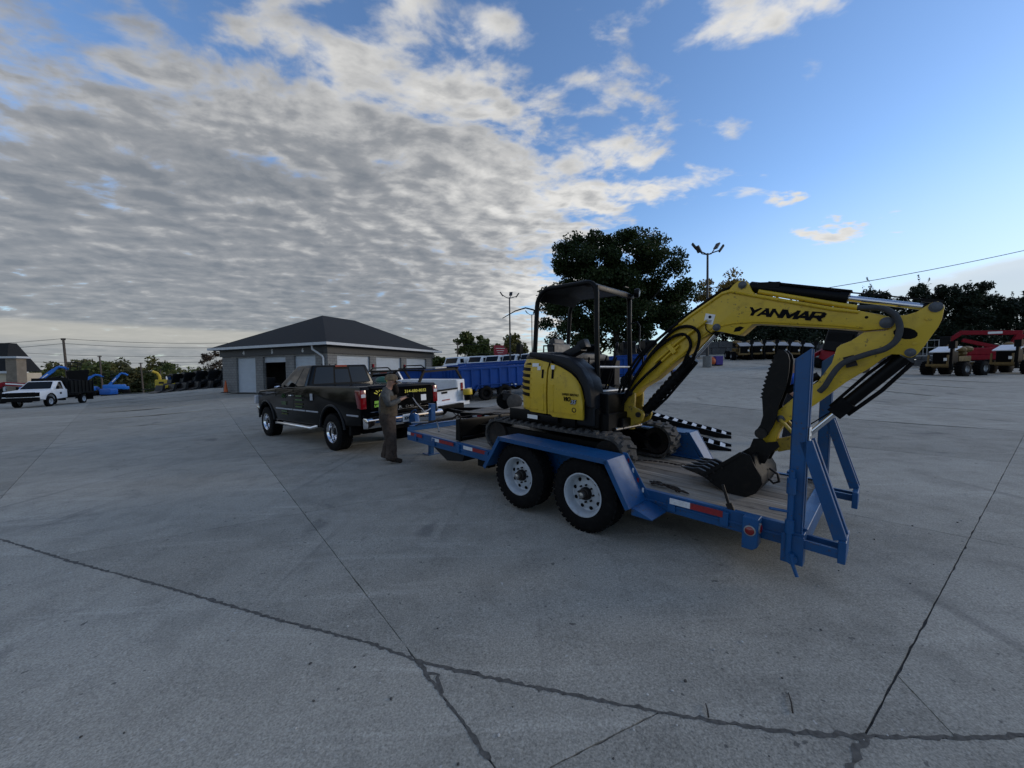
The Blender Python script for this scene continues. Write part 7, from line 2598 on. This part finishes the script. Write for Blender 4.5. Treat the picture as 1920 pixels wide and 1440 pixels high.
# ================================================================ block retaining wall along the back right
M['bigblock'] = mat('cast_block', (0.075, 0.075, 0.075), .9, var=.35, scale=1.2, bump=.02, bscale=5)
WA, WB_ = Vector((13.0, 43.2)), Vector((64.0, 40.2))
wd = (WB_ - WA).normalized()
T = thing('retaining_wall', 'grey block retaining wall under the evergreens at the back right', 'wall', (WA.x, WA.y, 0), math.atan2(wd.y, wd.x))
bk_me = None
nb = int((WB_ - WA).length / 1.5)
for i in range(nb):
    for j in range(2):
        xx = (i + .5 + (.5 if j % 2 else 0)) * 1.5
        p_ = WA + wd * xx
        z = G(p_.x, p_.y) + .36 + .72 * j - .05
        if bk_me is None:
            o = MB().box((0, 0, 0), (1.47, .7, .70)).build('block', M['bigblock'], T, bevel=.04)
            bk_me = o
        else:
            o = bk_me.copy()
            COL.objects.link(o)
        o.location = (xx, random.uniform(-.02, .02), z)
        o.rotation_euler = (0, 0, random.uniform(-.01, .01))

# ================================================================ chains, binder, small litter
def chain(lab, pts, frame, r=.006, link=.042, name='chain'):
    T = thing(name, lab, 'chain', matrix=frame)
    P = [Vector(p) for p in pts]
    mb = MB()
    for a, b in zip(P, P[1:]):
        L = (b - a).length
        n = max(1, int(L / link))
        d = (b - a).normalized()
        for k in range(n):
            c = a.lerp(b, (k + .5) / n)
            sd = d.cross(Vector((0, 0, 1)))
            sd = sd.normalized() if sd.length > .1 else Vector((1, 0, 0))
            if k % 2:
                sd = d.cross(sd).normalized()
            ring = [c + d * (link * .62 * math.cos(q)) + sd * (link * .34 * math.sin(q)) for q in np.linspace(0, 2 * math.pi, 9)[:-1]]
            mb.tube(ring, r, 5, closed=True)
    o = mb.build('links', M['chain'], T, smooth=50)
    o['kind'] = 'stuff'
    return T


def jig(pts, n, s):
    P = [Vector(p) for p in pts]
    out = []
    for a, b in zip(P, P[1:]):
        for k in range(n):
            q = a.lerp(b, k / n)
            out.append(q + Vector((random.gauss(0, s), random.gauss(0, s), abs(random.gauss(0, s * .35)))))
    return out + [P[-1]]


chain('dark chain lying across the deck from the far track to the bucket teeth', jig([(.05, -.14, .51), (.25, -.62, .51), (.34, -1.10, .51)], 8, .012), TR_M)
chain('loose chain heaped on the near edge of the deck behind the fender', jig([(-.62, -.92, .51), (-.66, -1.10, .515), (-.72, -1.30, .51), (-.70, -1.16, .53), (-.68, -1.0, .525)], 9, .02), TR_M)
chain('short chain dropped on the far deck edge behind the bucket', jig([(.70, -1.98, .52), (.66, -2.05, .51), (.72, -2.1, .51)], 5, .02), TR_M)
chain('tie down chain from the trailer\'s front corner up over the dozer blade', jig([(-.78, 3.35, .60), (-.45, 3.0, .70), (-.1, 2.6, .80), (.05, 2.2, .87), (.35, 1.9, .86)], 10, .01), TR_M, r=.009, link=.055)
T = thing('load_binder', 'rusty lever load binder on the front tie down chain', 'load binder', matrix=TR_M @ Matrix.Translation((-.62, 3.20, .66)))
MB().cyl((0, 0, 0), (.28, -.34, .08), .022).build('barrel', M['chain'], T)
MB().tube([(.1, -.1, .03), (.02, -.28, -.08), (-.03, -.36, -.12)], .014).build('lever', M['bright'], T)
MB().tube([(-.2, .25, -.02), (0, 0, 0)], .014).build('end_rod', M['bright'], T)
MB().tube([(.28, -.34, .08), (.34, -.40, .14), (.40, -.44, .10), (.36, -.42, .05)], .018).build('hook', M['chain'], T)

rng = np.random.default_rng(77)
mb = MB()
for k in range(170):
    y = 1.6 + rng.random() ** 1.6 * 9
    x = rng.uniform(-1.25, 1.3) * y
    s = rng.uniform(.0025, .0075) * (1 + y * .06)
    mb.ell((x, y, G(x, y) + s * .4), (s * rng.uniform(.8, 1.5), s, s * .6), 6, 4, rot=(0, 0, rng.random() * 3), mi=int(rng.random() < .35))
tag(mb.build('grit', [mat('pale_pebble', (.5, .49, .46), .8), M['joint']], None), 'small pale stones and dark crumbs scattered over the concrete', 'gravel', kind='stuff')
for k, (x, y, a, L) in enumerate(((1.33, 1.80, 60, .12), (.92, 1.79, 70, .07), (4.9, 3.3, 10, .22))):
    p0 = gp(x, y, .006)
    d = Vector((math.cos(R(a)), math.sin(R(a)), 0))
    p1 = gp(x + d.x * L * .5, y + d.y * L * .5, .010)
    p2 = gp(x + d.x * L, y + d.y * L + .01, .006)
    o = MB().tube([p0, p1, p2], [.004, .0035, .002], 5).build('twig', M['bark'], None)
    tag(o, ('longest dry twig lying over the front joint', 'short dry twig by the front joint', 'thin dry straw lying at the right hand joint')[k], 'twig')
